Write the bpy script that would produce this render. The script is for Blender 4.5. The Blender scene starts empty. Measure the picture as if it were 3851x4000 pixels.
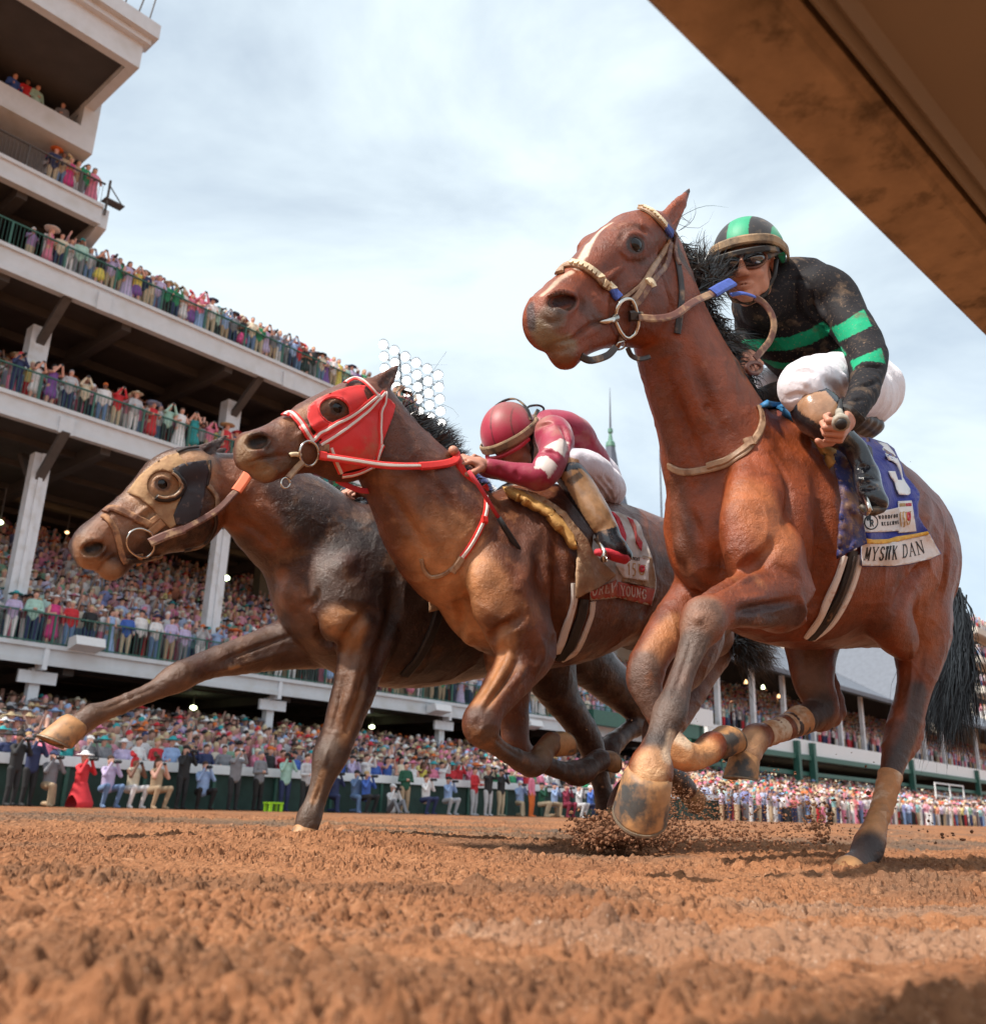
import bpy, bmesh, math, random
import numpy as np
from mathutils import Vector, Matrix
from mathutils.bvhtree import BVHTree
C = bpy.context.scene
R = math.radians
# ------------------------------------------------------------------ camera
FX, CX, CY = 3612.0, 1925.5, 2000.0          # focal length and centre in photograph pixels
PITCH = math.atan(1154 / FX); ROLL = math.atan(.031); CAMH = .15
_f = np.array([0, math.cos(PITCH), math.sin(PITCH)])
_r0 = np.array([1., 0, 0]); _u0 = np.array([0, -math.sin(PITCH), math.cos(PITCH)])
_r = _r0 * math.cos(ROLL) + _u0 * math.sin(ROLL)
_u = -_r0 * math.sin(ROLL) + _u0 * math.cos(ROLL)
CAM = np.array([0, 0, CAMH])
cam_data = bpy.data.cameras.new('camera')
cam = bpy.data.objects.new('camera', cam_data)
C.collection.objects.link(cam)
m = Matrix.Identity(4)
for i in range(3):
    m[i][0], m[i][1], m[i][2], m[i][3] = _r[i], _u[i], -_f[i], CAM[i]
cam.matrix_world = m
cam_data.sensor_fit = 'HORIZONTAL'; cam_data.sensor_width = 36
cam_data.lens = 36 * FX / 3851
cam_data.clip_start = .02; cam_data.clip_end = 3000
cam_data.dof.use_dof = True; cam_data.dof.focus_distance = 2.75; cam_data.dof.aperture_fstop = 5.2
C.camera = cam
# ------------------------------------------------------------------ world and sun
SUN_EL, SUN_AZ = R(52), R(-127)        # azimuth measured from +Y towards +X: the sun is behind the camera to the left
world = bpy.data.worlds.new('World'); C.world = world; world.use_nodes = True
nt = world.node_tree; nt.nodes.clear()
wo = nt.nodes.new('ShaderNodeOutputWorld')
sky = nt.nodes.new('ShaderNodeTexSky'); sky.sky_type = 'NISHITA'; sky.sun_disc = False
sky.sun_elevation = SUN_EL; sky.sun_rotation = SUN_AZ; sky.air_density = 1.0; sky.dust_density = 1.5
bg1 = nt.nodes.new('ShaderNodeBackground'); bg1.inputs[1].default_value = .12
bg2 = nt.nodes.new('ShaderNodeBackground'); bg2.inputs[0].default_value = (.80, .915, .975, 1); bg2.inputs[1].default_value = .96
mx = nt.nodes.new('ShaderNodeMixShader')
tc = nt.nodes.new('ShaderNodeTexCoord'); mp = nt.nodes.new('ShaderNodeMapping')
mp.inputs['Scale'].default_value = (1.4, 2.2, 3.2); mp.inputs['Rotation'].default_value = (0, R(24), R(10))
n1 = nt.nodes.new('ShaderNodeTexNoise'); n1.inputs['Scale'].default_value = 1.15; n1.inputs['Detail'].default_value = 7; n1.inputs['Roughness'].default_value = .55
n1.inputs['Distortion'].default_value = .4
cr = nt.nodes.new('ShaderNodeValToRGB'); cr.color_ramp.elements[0].position = .36; cr.color_ramp.elements[1].position = .60
cr.color_ramp.elements[0].color = (.44, .44, .44, 1); cr.color_ramp.elements[1].color = (.97, .97, .97, 1)
L = nt.links
L.new(tc.outputs['Generated'], mp.inputs[0]); L.new(mp.outputs[0], n1.inputs['Vector']); L.new(n1.outputs['Fac'], cr.inputs[0])
L.new(sky.outputs[0], bg1.inputs[0]); L.new(cr.outputs[0], mx.inputs[0]); L.new(bg1.outputs[0], mx.inputs[1]); L.new(bg2.outputs[0], mx.inputs[2])
L.new(mx.outputs[0], wo.inputs[0])
sd = bpy.data.lights.new('sun', 'SUN'); sd.energy = 5.0; sd.angle = R(4); sd.color = (1.0, .93, .84)
sun = bpy.data.objects.new('sun', sd); C.collection.objects.link(sun)
sdir = Vector((math.sin(SUN_AZ) * math.cos(SUN_EL), math.cos(SUN_AZ) * math.cos(SUN_EL), math.sin(SUN_EL)))
sun.rotation_euler = sdir.to_track_quat('Z', 'Y').to_euler()
C.view_settings.view_transform = 'Standard'; C.view_settings.look = 'None'
C.view_settings.exposure = .33; C.view_settings.gamma = 1
C.render.engine = 'CYCLES'; C.cycles.use_denoising = True
# ------------------------------------------------------------------ projection helpers
def ray(px, py):
    d = _f * FX + _r * (px - CX) - _u * (py - CY)
    return d / np.linalg.norm(d)
def at_depth(px, py, z):                       # z: metres along the camera's horizontal axis (+Y)
    d = ray(px, py); return CAM + d * (z / d[1])
def on_height(px, py, h):
    d = ray(px, py); return CAM + d * ((h - CAM[2]) / d[2])
def proj(p):
    q = np.asarray(p, float) - CAM
    z = q @ _f
    return CX + FX * (q @ _r) / z, CY - FX * (q @ _u) / z
VPD = ray(5306, 3245); VPD[2] = 0; VPD /= np.linalg.norm(VPD)     # direction of the stands
# ------------------------------------------------------------------ scene helpers
def tag(o, label=None, cat=None, group=None, kind=None):
    if label: o['label'] = label
    if cat: o['category'] = cat
    if group: o['group'] = group
    if kind: o['kind'] = kind
    return o
def link(name, data, parent=None):
    o = bpy.data.objects.new(name, data); C.collection.objects.link(o)
    if parent is not None:
        o.parent = parent; o.matrix_parent_inverse = parent.matrix_world.inverted() if data is not None or True else Matrix()
    return o
def empty(name, loc, label=None, cat=None, group=None, kind=None):
    o = link(name, None); o.location = loc; o.empty_display_size = .1
    o.matrix_world = Matrix.Translation(Vector(loc))
    return tag(o, label, cat, group, kind)
def mesh_np(name, V, F, mats=(), smooth=True, midx=None):
    me = bpy.data.meshes.new(name)
    V = np.asarray(V, np.float32); F = np.asarray(F, np.int32)
    n = F.shape[1]
    me.vertices.add(len(V)); me.vertices.foreach_set('co', V.ravel())
    me.loops.add(F.size); me.loops.foreach_set('vertex_index', F.ravel())
    me.polygons.add(len(F)); me.polygons.foreach_set('loop_start', np.arange(len(F), dtype=np.int32) * n)
    me.polygons.foreach_set('loop_total', np.full(len(F), n, np.int32))
    if midx is not None: me.polygons.foreach_set('material_index', np.asarray(midx, np.int32))
    for mt in mats: me.materials.append(mt)
    me.update(calc_edges=True)
    me.polygons.foreach_set('use_smooth', np.full(len(F), smooth))
    return me
def color_attr(me, col, name='col'):
    a = me.color_attributes.new(name, 'FLOAT_COLOR', 'POINT')
    c = np.ones((len(me.vertices), 4), np.float32); c[:, :3] = col
    a.data.foreach_set('color', c.ravel())
class MB:                                      # mesh builder out of boxes, bars, prisms, tubes
    def __init__(s): s.v = []; s.f = []; s.m = []
    def quadstrip(s, *a): pass
    def add(s, vs, fs, mi=0):
        b = len(s.v); s.v += [tuple(map(float, q)) for q in vs]; s.f += [tuple(b + i for i in q) for q in fs]; s.m += [mi] * len(fs)
    def hexa(s, c8, mi=0):                     # corners 0-3 bottom loop, 4-7 top loop
        s.add(c8, [(3, 2, 1, 0), (4, 5, 6, 7), (0, 1, 5, 4), (1, 2, 6, 5), (2, 3, 7, 6), (3, 0, 4, 7)], mi)
    def box(s, o, ex, ey, ez, mi=0):           # o corner, three edge vectors
        o, ex, ey, ez = map(np.asarray, (o, ex, ey, ez))
        s.hexa([o, o + ex, o + ex + ey, o + ey, o + ez, o + ex + ez, o + ex + ey + ez, o + ey + ez], mi)
    def tube(s, pts, rads, n=8, mi=0, cap=True, flat=None):
        pts = [np.asarray(p, float) for p in pts]
        if not hasattr(rads, '__len__'): rads = [rads] * len(pts)
        up = np.array([0, 0, 1.]); rings = []
        b0 = len(s.v)
        prev = None
        for i, p in enumerate(pts):
            d = pts[min(i + 1, len(pts) - 1)] - pts[max(i - 1, 0)]
            d = d / (np.linalg.norm(d) + 1e-9)
            if prev is None:
                a = np.cross(d, up)
                if np.linalg.norm(a) < .1: a = np.cross(d, [0, 1., 0])
            else:
                a = prev - d * (prev @ d)
            a /= np.linalg.norm(a) + 1e-9; prev = a
            b = np.cross(d, a)
            for k in range(n):
                t = 2 * math.pi * k / n
                s.v.append(tuple(p + (a * math.cos(t) + b * math.sin(t)) * rads[i]))
        for i in range(len(pts) - 1):
            for k in range(n):
                q = b0 + i * n
                s.f.append((q + k, q + (k + 1) % n, q + n + (k + 1) % n, q + n + k)); s.m.append(mi)
        if cap:
            s.f.append(tuple(b0 + k for k in range(n))[::-1]); s.m.append(mi)
            q = b0 + (len(pts) - 1) * n
            s.f.append(tuple(q + k for k in range(n))); s.m.append(mi)
    def build(s, name, mats, parent=None, smooth=False, bevel=0):
        me = bpy.data.meshes.new(name); me.from_pydata(s.v, [], s.f)
        if not isinstance(mats, (list, tuple)): mats = [mats]
        for q in mats: me.materials.append(q)
        me.polygons.foreach_set('material_index', s.m)
        if smooth: me.polygons.foreach_set('use_smooth', [True] * len(s.f))
        me.update()
        o = link(name, me, parent)
        return o
# ------------------------------------------------------------------ materials
def mat(name, col, rough=.7, metal=0, spec=.5, noise=None, bump=None, attr=None, sheen=0, coat=0, stains=None, sss=0, trans=0, emit=None, hue=0):
    """principled material; noise=(scale, amount), bump=(scale, strength, distance), stains=(scale, colour, lo, hi)"""
    mt = bpy.data.materials.new(name); mt.use_nodes = True
    nt = mt.node_tree; b = nt.nodes['Principled BSDF']; L = nt.links
    b.inputs['Roughness'].default_value = rough; b.inputs['Metallic'].default_value = metal
    b.inputs['Specular IOR Level'].default_value = spec
    b.inputs['Base Color'].default_value = (*col, 1)
    if sheen: b.inputs['Sheen Weight'].default_value = sheen; b.inputs['Sheen Roughness'].default_value = .4
    if coat: b.inputs['Coat Weight'].default_value = coat; b.inputs['Coat Roughness'].default_value = .08
    if sss: b.inputs['Subsurface Weight'].default_value = sss; b.inputs['Subsurface Radius'].default_value = (.02, .008, .004); b.inputs['Subsurface Scale'].default_value = .5
    if emit: b.inputs['Emission Color'].default_value = (*emit[0], 1); b.inputs['Emission Strength'].default_value = emit[1]
    co = nt.nodes.new('ShaderNodeTexCoord').outputs['Object']
    src = None
    if attr:
        a = nt.nodes.new('ShaderNodeVertexColor'); a.layer_name = attr; src = a.outputs[0]
    def mixc(A, Bv, fac, blend='MIX'):
        n = nt.nodes.new('ShaderNodeMix'); n.data_type = 'RGBA'; n.blend_type = blend
        if isinstance(fac, float): n.inputs[0].default_value = fac
        else: L.new(fac, n.inputs[0])
        for sock, val in ((n.inputs[6], A), (n.inputs[7], Bv)):
            if isinstance(val, tuple): sock.default_value = (*val, 1)
            else: L.new(val, sock)
        return n.outputs[2]
    def ntex(scale, detail=6, rough_=.6):
        n = nt.nodes.new('ShaderNodeTexNoise'); n.inputs['Scale'].default_value = scale
        n.inputs['Detail'].default_value = detail; n.inputs['Roughness'].default_value = rough_
        L.new(co, n.inputs['Vector']); return n.outputs['Fac']
    if stains:
        for st in (stains if isinstance(stains, list) else [stains]):
            f = ntex(st[0]); r = nt.nodes.new('ShaderNodeMapRange'); r.inputs[1].default_value = st[2]; r.inputs[2].default_value = st[3]
            L.new(f, r.inputs[0]); src = mixc(src or tuple(col), tuple(st[1]), r.outputs[0])
    if noise:
        f = ntex(noise[0]); r = nt.nodes.new('ShaderNodeMapRange')
        r.inputs[1].default_value = .25; r.inputs[2].default_value = .75
        r.inputs[3].default_value = 1 - noise[1]; r.inputs[4].default_value = 1 + noise[1]; L.new(f, r.inputs[0])
        cmb = nt.nodes.new('ShaderNodeCombineColor')
        for i in range(3): L.new(r.outputs[0], cmb.inputs[i])
        src = mixc(src or tuple(col), cmb.outputs[0], 1.0, 'MULTIPLY')
    if src is not None: L.new(src, b.inputs['Base Color'])
    if bump:
        hs = None
        for bp in (bump if isinstance(bump, list) else [bump]):
            bn = nt.nodes.new('ShaderNodeBump'); bn.inputs['Strength'].default_value = bp[1]; bn.inputs['Distance'].default_value = bp[2]
            L.new(ntex(bp[0]), bn.inputs['Height'])
            if hs is not None: L.new(hs, bn.inputs['Normal'])
            hs = bn.outputs[0]
        L.new(hs, b.inputs['Normal'])
    return mt
# ------------------------------------------------------------------ signed distance modelling
def sstep(a, b, x):
    t = np.clip((x - a) / (b - a), 0, 1); return t * t * (3 - 2 * t)
class Sdf:
    """grid of distances in a local frame (u along, v across, w up); solids are blended in, then turned into one skin"""
    def __init__(s, lo, hi, h):
        s.lo = np.asarray(lo, float); s.h = h
        s.n = np.ceil((np.asarray(hi) - s.lo) / h).astype(int) + 1
        s.g = np.full(s.n, .2, np.float32)
    def _reg(s, lo, hi):
        a = np.clip(np.floor((np.asarray(lo) - s.lo) / s.h).astype(int), 0, s.n); b = np.clip(np.ceil((np.asarray(hi) - s.lo) / s.h).astype(int) + 1, 0, s.n)
        if np.any(b <= a): return None
        sl = tuple(slice(i, j) for i, j in zip(a, b))
        ax = [(s.lo[i] + s.h * np.arange(a[i], b[i])).astype(np.float32) for i in range(3)]
        return sl, ax[0][:, None, None], ax[1][None, :, None], ax[2][None, None, :]
    def _put(s, sl, d, k, sub):
        g = s.g[sl]
        if sub:
            h = np.clip(.5 - .5 * (g + d) / k, 0, 1)         # smooth subtraction: max(g,-d)
            s.g[sl] = g * (1 - h) + (-d) * h + k * h * (1 - h)
        else:
            h = np.clip(.5 + .5 * (g - d) / k, 0, 1)
            s.g[sl] = g * (1 - h) + d * h - k * h * (1 - h)
    def cap(s, a, b, ra, rb=None, sv=1.0, k=.02, sub=False):
        rb = ra if rb is None else rb
        a = np.asarray(a, float); b = np.asarray(b, float)
        rm = max(ra, rb) * max(1, sv) + max(k, .02) + 2 * s.h
        q = s._reg(np.minimum(a, b) - rm, np.maximum(a, b) + rm)
        if q is None: return
        sl, X, Y, Z = q
        ab = b - a; L2 = float(ab @ ab) + 1e-9
        t = ((X - a[0]) * ab[0] + (Y - a[1]) * ab[1] + (Z - a[2]) * ab[2]) / L2
        np.clip(t, 0, 1, out=t)
        dy = (Y - a[1] - t * ab[1]) / sv
        d = np.sqrt((X - a[0] - t * ab[0]) ** 2 + dy ** 2 + (Z - a[2] - t * ab[2]) ** 2) - (ra + t * (rb - ra))
        s._put(sl, (d * min(1, sv)).astype(np.float32), k, sub)
    def ell(s, c, r, ax=None, k=.02, sub=False):
        """ellipsoid; ax: 3x3 rows = its axes"""
        c = np.asarray(c, float); r = np.asarray(r, float); ax = np.eye(3) if ax is None else np.asarray(ax, float)
        ext = np.abs(ax).T @ r + max(k, .02) + 2 * s.h
        q = s._reg(c - ext, c + ext)
        if q is None: return
        sl, X, Y, Z = q
        X = X - c[0]; Y = Y - c[1]; Z = Z - c[2]
        p = [(X * ax[i][0] + Y * ax[i][1] + Z * ax[i][2]) / r[i] for i in range(3)]
        k0 = np.sqrt(p[0] ** 2 + p[1] ** 2 + p[2] ** 2)
        k1 = np.sqrt((p[0] / r[0]) ** 2 + (p[1] / r[1]) ** 2 + (p[2] / r[2]) ** 2) + 1e-6
        d = k0 * (k0 - 1) / k1
        s._put(sl, np.clip(d, -.3, .3).astype(np.float32), k, sub)
    def chain(s, pts, k=.015, sub=False, dense=3, lim=.28):
        """pts: list of (point, radius, across-scale); smoothly interpolated"""
        P = np.array([list(p[0]) + [p[1], p[2] if len(p) > 2 else 1.0] for p in pts], float)
        Q = catmull(P, dense)
        for i in range(len(Q) - 1):
            s.cap(Q[i, :3], Q[i + 1, :3], Q[i, 3], Q[i + 1, 3], .5 * (Q[i, 4] + Q[i + 1, 4]), k if sub else min(k, lim * min(Q[i, 3], Q[i + 1, 3]) + .001), sub)
    def skin(s):
        g = s.g; n = g.shape
        S = g < 0
        c = [S[i:n[0] - 1 + i, j:n[1] - 1 + j, l:n[2] - 1 + l] for i in (0, 1) for j in (0, 1) for l in (0, 1)]
        allv = c[0].copy(); anyv = c[0].copy()
        for q in c[1:]: allv &= q; anyv |= q
        act = anyv & ~allv
        I = np.argwhere(act); idx = -np.ones(act.shape, np.int32); idx[act] = np.arange(len(I))
        acc = np.zeros((len(I), 3)); cnt = np.zeros(len(I))
        corners = [(i, j, l) for i in (0, 1) for j in (0, 1) for l in (0, 1)]
        gv = {q: g[I[:, 0] + q[0], I[:, 1] + q[1], I[:, 2] + q[2]] for q in corners}
        for q in corners:
            for d in range(3):
                if q[d] == 0:
                    r = list(q); r[d] = 1; r = tuple(r)
                    a, b = gv[q], gv[r]; x = (a < 0) != (b < 0)
                    t = np.where(x, a / np.where(x, a - b, 1), 0)
                    pos = np.array(q, float)[None, :].repeat(len(I), 0); pos[:, d] += t
                    acc[x] += pos[x]; cnt[x] += 1
        V = (I + acc / cnt[:, None]) * s.h + s.lo
        F = []
        for d in range(3):
            a = [slice(None)] * 3; b = [slice(None)] * 3; a[d] = slice(0, -1); b[d] = slice(1, None)
            E = S[tuple(a)] != S[tuple(b)]
            e = np.argwhere(E); o1, o2 = (d + 1) % 3, (d + 2) % 3
            ok = (e[:, o1] > 0) & (e[:, o2] > 0) & (e[:, o1] < n[o1] - 1) & (e[:, o2] < n[o2] - 1)
            e = e[ok]; inside = S[e[:, 0], e[:, 1], e[:, 2]]
            def cell(x1, x2):
                q = e.copy(); q[:, o1] -= x1; q[:, o2] -= x2; return idx[q[:, 0], q[:, 1], q[:, 2]]
            f = np.stack([cell(1, 1), cell(0, 1), cell(0, 0), cell(1, 0)], 1)
            f[inside] = f[inside][:, ::-1]
            F.append(f)
        F = np.concatenate(F)
        return V, F
def catmull(P, dense):
    P = np.asarray(P, float); n = len(P); out = []
    if n == 2: return np.array([P[0] + (P[1] - P[0]) * t for t in np.linspace(0, 1, dense + 1)])
    for i in range(n - 1):
        p0 = P[max(i - 1, 0)]; p1 = P[i]; p2 = P[i + 1]; p3 = P[min(i + 2, n - 1)]
        for j in range(dense):
            t = j / dense
            out.append(.5 * ((2 * p1) + (-p0 + p2) * t + (2 * p0 - 5 * p1 + 4 * p2 - p3) * t * t + (-p0 + 3 * p1 - 3 * p2 + p3) * t ** 3))
    out.append(P[-1]); return np.array(out)
def seg_dist(V, a, b):
    a = np.asarray(a, float); b = np.asarray(b, float); ab = b - a
    t = np.clip(((V - a) @ ab) / (ab @ ab + 1e-9), 0, 1)
    return np.linalg.norm(V - a - t[:, None] * ab, axis=1), t
def vnoise(V, scale, seed=0, octaves=3):
    """smooth value noise at points"""
    out = 0; amp = 1; tot = 0
    for o in range(octaves):
        P = V * scale * 2 ** o + seed * 17.3 + o * 5.1; I = np.floor(P).astype(np.int64); Fq = P - I; Fq = Fq * Fq * (3 - 2 * Fq)
        r = 0
        for i in (0, 1):
            for j in (0, 1):
                for l in (0, 1):
                    h = ((I[:, 0] + i) * 73856093 ^ (I[:, 1] + j) * 19349663 ^ (I[:, 2] + l) * 83492791) & 0xffffff
                    h = (h * 1103515245 + 12345) & 0x7fffffff
                    h = ((h >> 8) & 0xffff) / 65535.
                    w = (Fq[:, 0] if i else 1 - Fq[:, 0]) * (Fq[:, 1] if j else 1 - Fq[:, 1]) * (Fq[:, 2] if l else 1 - Fq[:, 2])
                    r = r + h * w
        out = out + amp * r; tot += amp; amp *= .5
    return out / tot
class Frame:
    """upright plane through a pixel at a depth, turned phi from the picture; local u backwards along the horse, v across towards the camera, w up"""
    def __init__(s, px, z, phi):
        s.o = at_depth(px, 3155 + .031 * (px - CX), z); s.o[2] = 0
        c, q = math.cos(R(phi)), math.sin(R(phi))
        s.U = np.array([c, q, 0]); s.Vv = np.array([q, -c, 0]); s.W = np.array([0, 0, 1.])
        s.M = np.stack([s.U, s.Vv, s.W])
    def l(s, px, py, v=0.0):
        d = ray(px, py); p0 = s.o + s.Vv * v
        t = ((p0 - CAM) @ s.Vv) / (d @ s.Vv)
        return s.M @ (CAM + d * t - s.o)
    def world(s, P): return np.asarray(P, float) @ s.M + s.o
    def loc(s, P): return (np.asarray(P, float) - s.o) @ s.M.T
# ================================================================== ground
def soil(name, cols):
    mt = bpy.data.materials.new(name); mt.use_nodes = True; nt = mt.node_tree; L = nt.links; b = nt.nodes['Principled BSDF']
    b.inputs['Roughness'].default_value = .92; b.inputs['Specular IOR Level'].default_value = .05
    co = nt.nodes.new('ShaderNodeTexCoord').outputs['Object']
    def nz(scale, lo, hi, det=6, mp_=None):
        n = nt.nodes.new('ShaderNodeTexNoise'); n.inputs['Scale'].default_value = scale; n.inputs['Detail'].default_value = det; n.inputs['Roughness'].default_value = .62
        if mp_ is not None:
            m_ = nt.nodes.new('ShaderNodeMapping'); m_.inputs['Scale'].default_value = mp_; m_.inputs['Rotation'].default_value = (0, 0, math.atan2(VPD[1], VPD[0])); 
            m_.vector_type = 'TEXTURE' if False else 'POINT'; L.new(co, m_.inputs[0]); L.new(m_.outputs[0], n.inputs['Vector'])
        else: L.new(co, n.inputs['Vector'])
        r = nt.nodes.new('ShaderNodeMapRange'); r.inputs[1].default_value = lo; r.inputs[2].default_value = hi; L.new(n.outputs[0], r.inputs[0]); return r.outputs[0]
    def mix(a, b_, f):
        n = nt.nodes.new('ShaderNodeMix'); n.data_type = 'RGBA'; L.new(f, n.inputs[0])
        for s, v in ((n.inputs[6], a), (n.inputs[7], b_)):
            if isinstance(v, tuple): s.default_value = (*v, 1)
            else: L.new(v, s)
        return n.outputs[2]
    c = mix(cols[0], cols[1], nz(1.1, .42, .62)); c = mix(c, cols[2], nz(.45, .52, .62, 4)); c = mix(c, cols[3], nz(14, .56, .72)); c = mix(c, cols[4], nz(48, .54, .66)); c = mix(c, cols[5], nz(210, .60, .72))  # fine dark specks put the shade of crevices between clods into the colour
    vc = nt.nodes.new('ShaderNodeVertexColor'); vc.layer_name = 'tint'
    mm_ = nt.nodes.new('ShaderNodeMix'); mm_.data_type = 'RGBA'; mm_.blend_type = 'MULTIPLY'; mm_.inputs[0].default_value = 1; L.new(c, mm_.inputs[6]); L.new(vc.outputs[0], mm_.inputs[7]); L.new(mm_.outputs[2], b.inputs['Base Color'])
    bn = nt.nodes.new('ShaderNodeBump'); bn.inputs['Strength'].default_value = .7; bn.inputs['Distance'].default_value = .006; L.new(nz(160, 0, 1, 8), bn.inputs['Height']); L.new(bn.outputs[0], b.inputs['Normal'])
    return mt
m_soil = soil('track_dirt', [(.31, .140, .068), (.225, .098, .049), (.155, .098, .066), (.40, .20, .105), (.115, .052, .028), (.54, .34, .22)])
def worley(X, Y, cell, seed, rmin=.25, rmax=.5):
    """heights of rounded clods, one to a cell"""
    gx = np.floor(X / cell).astype(np.int64); gy = np.floor(Y / cell).astype(np.int64); H = np.zeros_like(X)
    for i in (-1, 0, 1):
        for j in (-1, 0, 1):
            cx = gx + i; cy = gy + j
            h = (cx * 374761393 + cy * 668265263 + seed * 982451653) & 0x7fffffff; h = ((h ^ (h >> 13)) * 1274126177) & 0x7fffffff
            a = (h & 1023) / 1023.; b = ((h >> 10) & 1023) / 1023.; c = ((h >> 20) & 1023) / 1023.
            r = (rmin + (rmax - rmin) * c * c) * cell
            d2 = ((cx + .15 + .7 * a) * cell - X) ** 2 + ((cy + .15 + .7 * b) * cell - Y) ** 2
            H = np.maximum(H, np.sqrt(np.clip(r * r - d2, 0, None)) * (.35 + .75 * b))
    return H
def n2(X, Y, s, seed=0, o=3): return vnoise(np.stack([X.ravel(), Y.ravel(), np.full(X.size, 1.3)], 1), s, seed, o).reshape(X.shape)
def ground_h(X, Y, fine=True):
    rng = np.hypot(X, Y); D = -VPD[1] * X + VPD[0] * Y            # distance out towards the stands
    base = -.165 * sstep(5, 24, D) + .02 * (1 - sstep(.5, 2.5, rng))
    T_ = VPD[0] * X + VPD[1] * Y
    h = base + (n2(X, Y, .55, 3, 2) - .5) * .06 + (n2(T_ * .25, D, 3.2, 5, 2) - .5) * .05 * (1 - sstep(8, 16, rng))
    h += .030 * np.exp(-(((X + .65) / .55) ** 2 + ((Y - 3.45) / .5) ** 2)) + .02 * np.exp(-(((X - 1.1) / .3) ** 2 + ((Y - 2.85) / .3) ** 2))
    if fine:
        wx = X + (n2(X, Y, 9, 11, 2) - .5) * .05; wy = Y + (n2(X, Y, 9, 12, 2) - .5) * .05
        den = .25 + .9 * n2(X, Y, 1.3, 21, 3); fd = 1 - .6 * sstep(6, 18, rng)
        sh = .6 + .8 * (n2(X, Y, 30, 31, 2))
        for cell, amp, sd in ((.19, .20, 1), (.085, .50, 2), (.044, 1.0, 3), (.025, 1.35, 4), (.013, 1.5, 5)):
            m = np.clip((n2(X, Y, 2.0 / (cell * 9 + .3), 40 + sd, 3) - (.40 if cell > .04 else .33)) * 3.6, 0, 1) * (.45 + den)
            h = h + worley(wx + cell * .37 * sd, wy, cell, sd) * amp * m * sh * fd * .78
        h += (n2(X, Y, 22, 50, 3) - .5) * .010 + (n2(X, Y, 70, 51, 3) - .5) * .008 + (n2(X, Y, 170, 52, 2) - .5) * .004
    return h
nr, na = 860, 900
rr = np.concatenate([.32 * (14 / .32) ** np.linspace(0, 1, 760), 14 * (90 / 14) ** np.linspace(0, 1, 101)[1:]]); aa = np.radians(np.linspace(-48, 48, na))
RR, AA = np.meshgrid(rr, aa, indexing='ij'); X = RR * np.sin(AA); Y = RR * np.cos(AA)
Hh = ground_h(X, Y); nr = len(rr)
V = np.stack([X.ravel(), Y.ravel(), Hh.ravel()], 1); I = np.arange(nr * na).reshape(nr, na)
Fq = np.stack([I[:-1, :-1].ravel(), I[:-1, 1:].ravel(), I[1:, 1:].ravel(), I[1:, :-1].ravel()], 1)
tint = np.ones((len(V), 3))
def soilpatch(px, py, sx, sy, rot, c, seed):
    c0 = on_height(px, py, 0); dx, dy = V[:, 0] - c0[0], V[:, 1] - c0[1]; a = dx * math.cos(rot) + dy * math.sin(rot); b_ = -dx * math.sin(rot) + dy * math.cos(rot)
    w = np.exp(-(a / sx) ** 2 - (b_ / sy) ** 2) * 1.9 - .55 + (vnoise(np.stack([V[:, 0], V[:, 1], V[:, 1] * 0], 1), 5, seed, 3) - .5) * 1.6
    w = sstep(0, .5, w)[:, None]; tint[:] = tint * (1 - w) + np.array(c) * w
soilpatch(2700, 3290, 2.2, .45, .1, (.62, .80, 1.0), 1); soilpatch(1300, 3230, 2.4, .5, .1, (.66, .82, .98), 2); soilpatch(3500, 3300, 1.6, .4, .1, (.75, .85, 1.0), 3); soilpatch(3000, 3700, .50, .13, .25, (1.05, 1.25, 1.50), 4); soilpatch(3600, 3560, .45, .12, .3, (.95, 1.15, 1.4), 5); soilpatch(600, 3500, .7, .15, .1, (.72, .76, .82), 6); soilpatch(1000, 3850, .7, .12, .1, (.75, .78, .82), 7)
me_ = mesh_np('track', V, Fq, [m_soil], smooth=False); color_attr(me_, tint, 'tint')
tg = link('track', me_); tag(tg, 'churned orange brown dirt of the race track', kind='structure')
m_far = mat('plain_ground', (.34, .16, .08), .9, noise=(.8, .2))
mb = MB(); mb.box((-1500, -1500, -.60), (3000, 0, 0), (0, 3000, 0), (0, 0, .20)); gr = mb.build('ground', m_far); tag(gr, 'plain ground reaching to the horizon', kind='structure')
# soil behind and beside the camera, seen from a step aside
mb = MB(); mb.box((-60, -8, -.4), (120, 0, 0), (0, 8.1, 0), (0, 0, .37)); bg_ = mb.build('track_edge', m_soil); color_attr(bg_.data, np.ones((len(bg_.data.vertices), 3)), 'tint'); tag(bg_, kind='structure')
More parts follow.
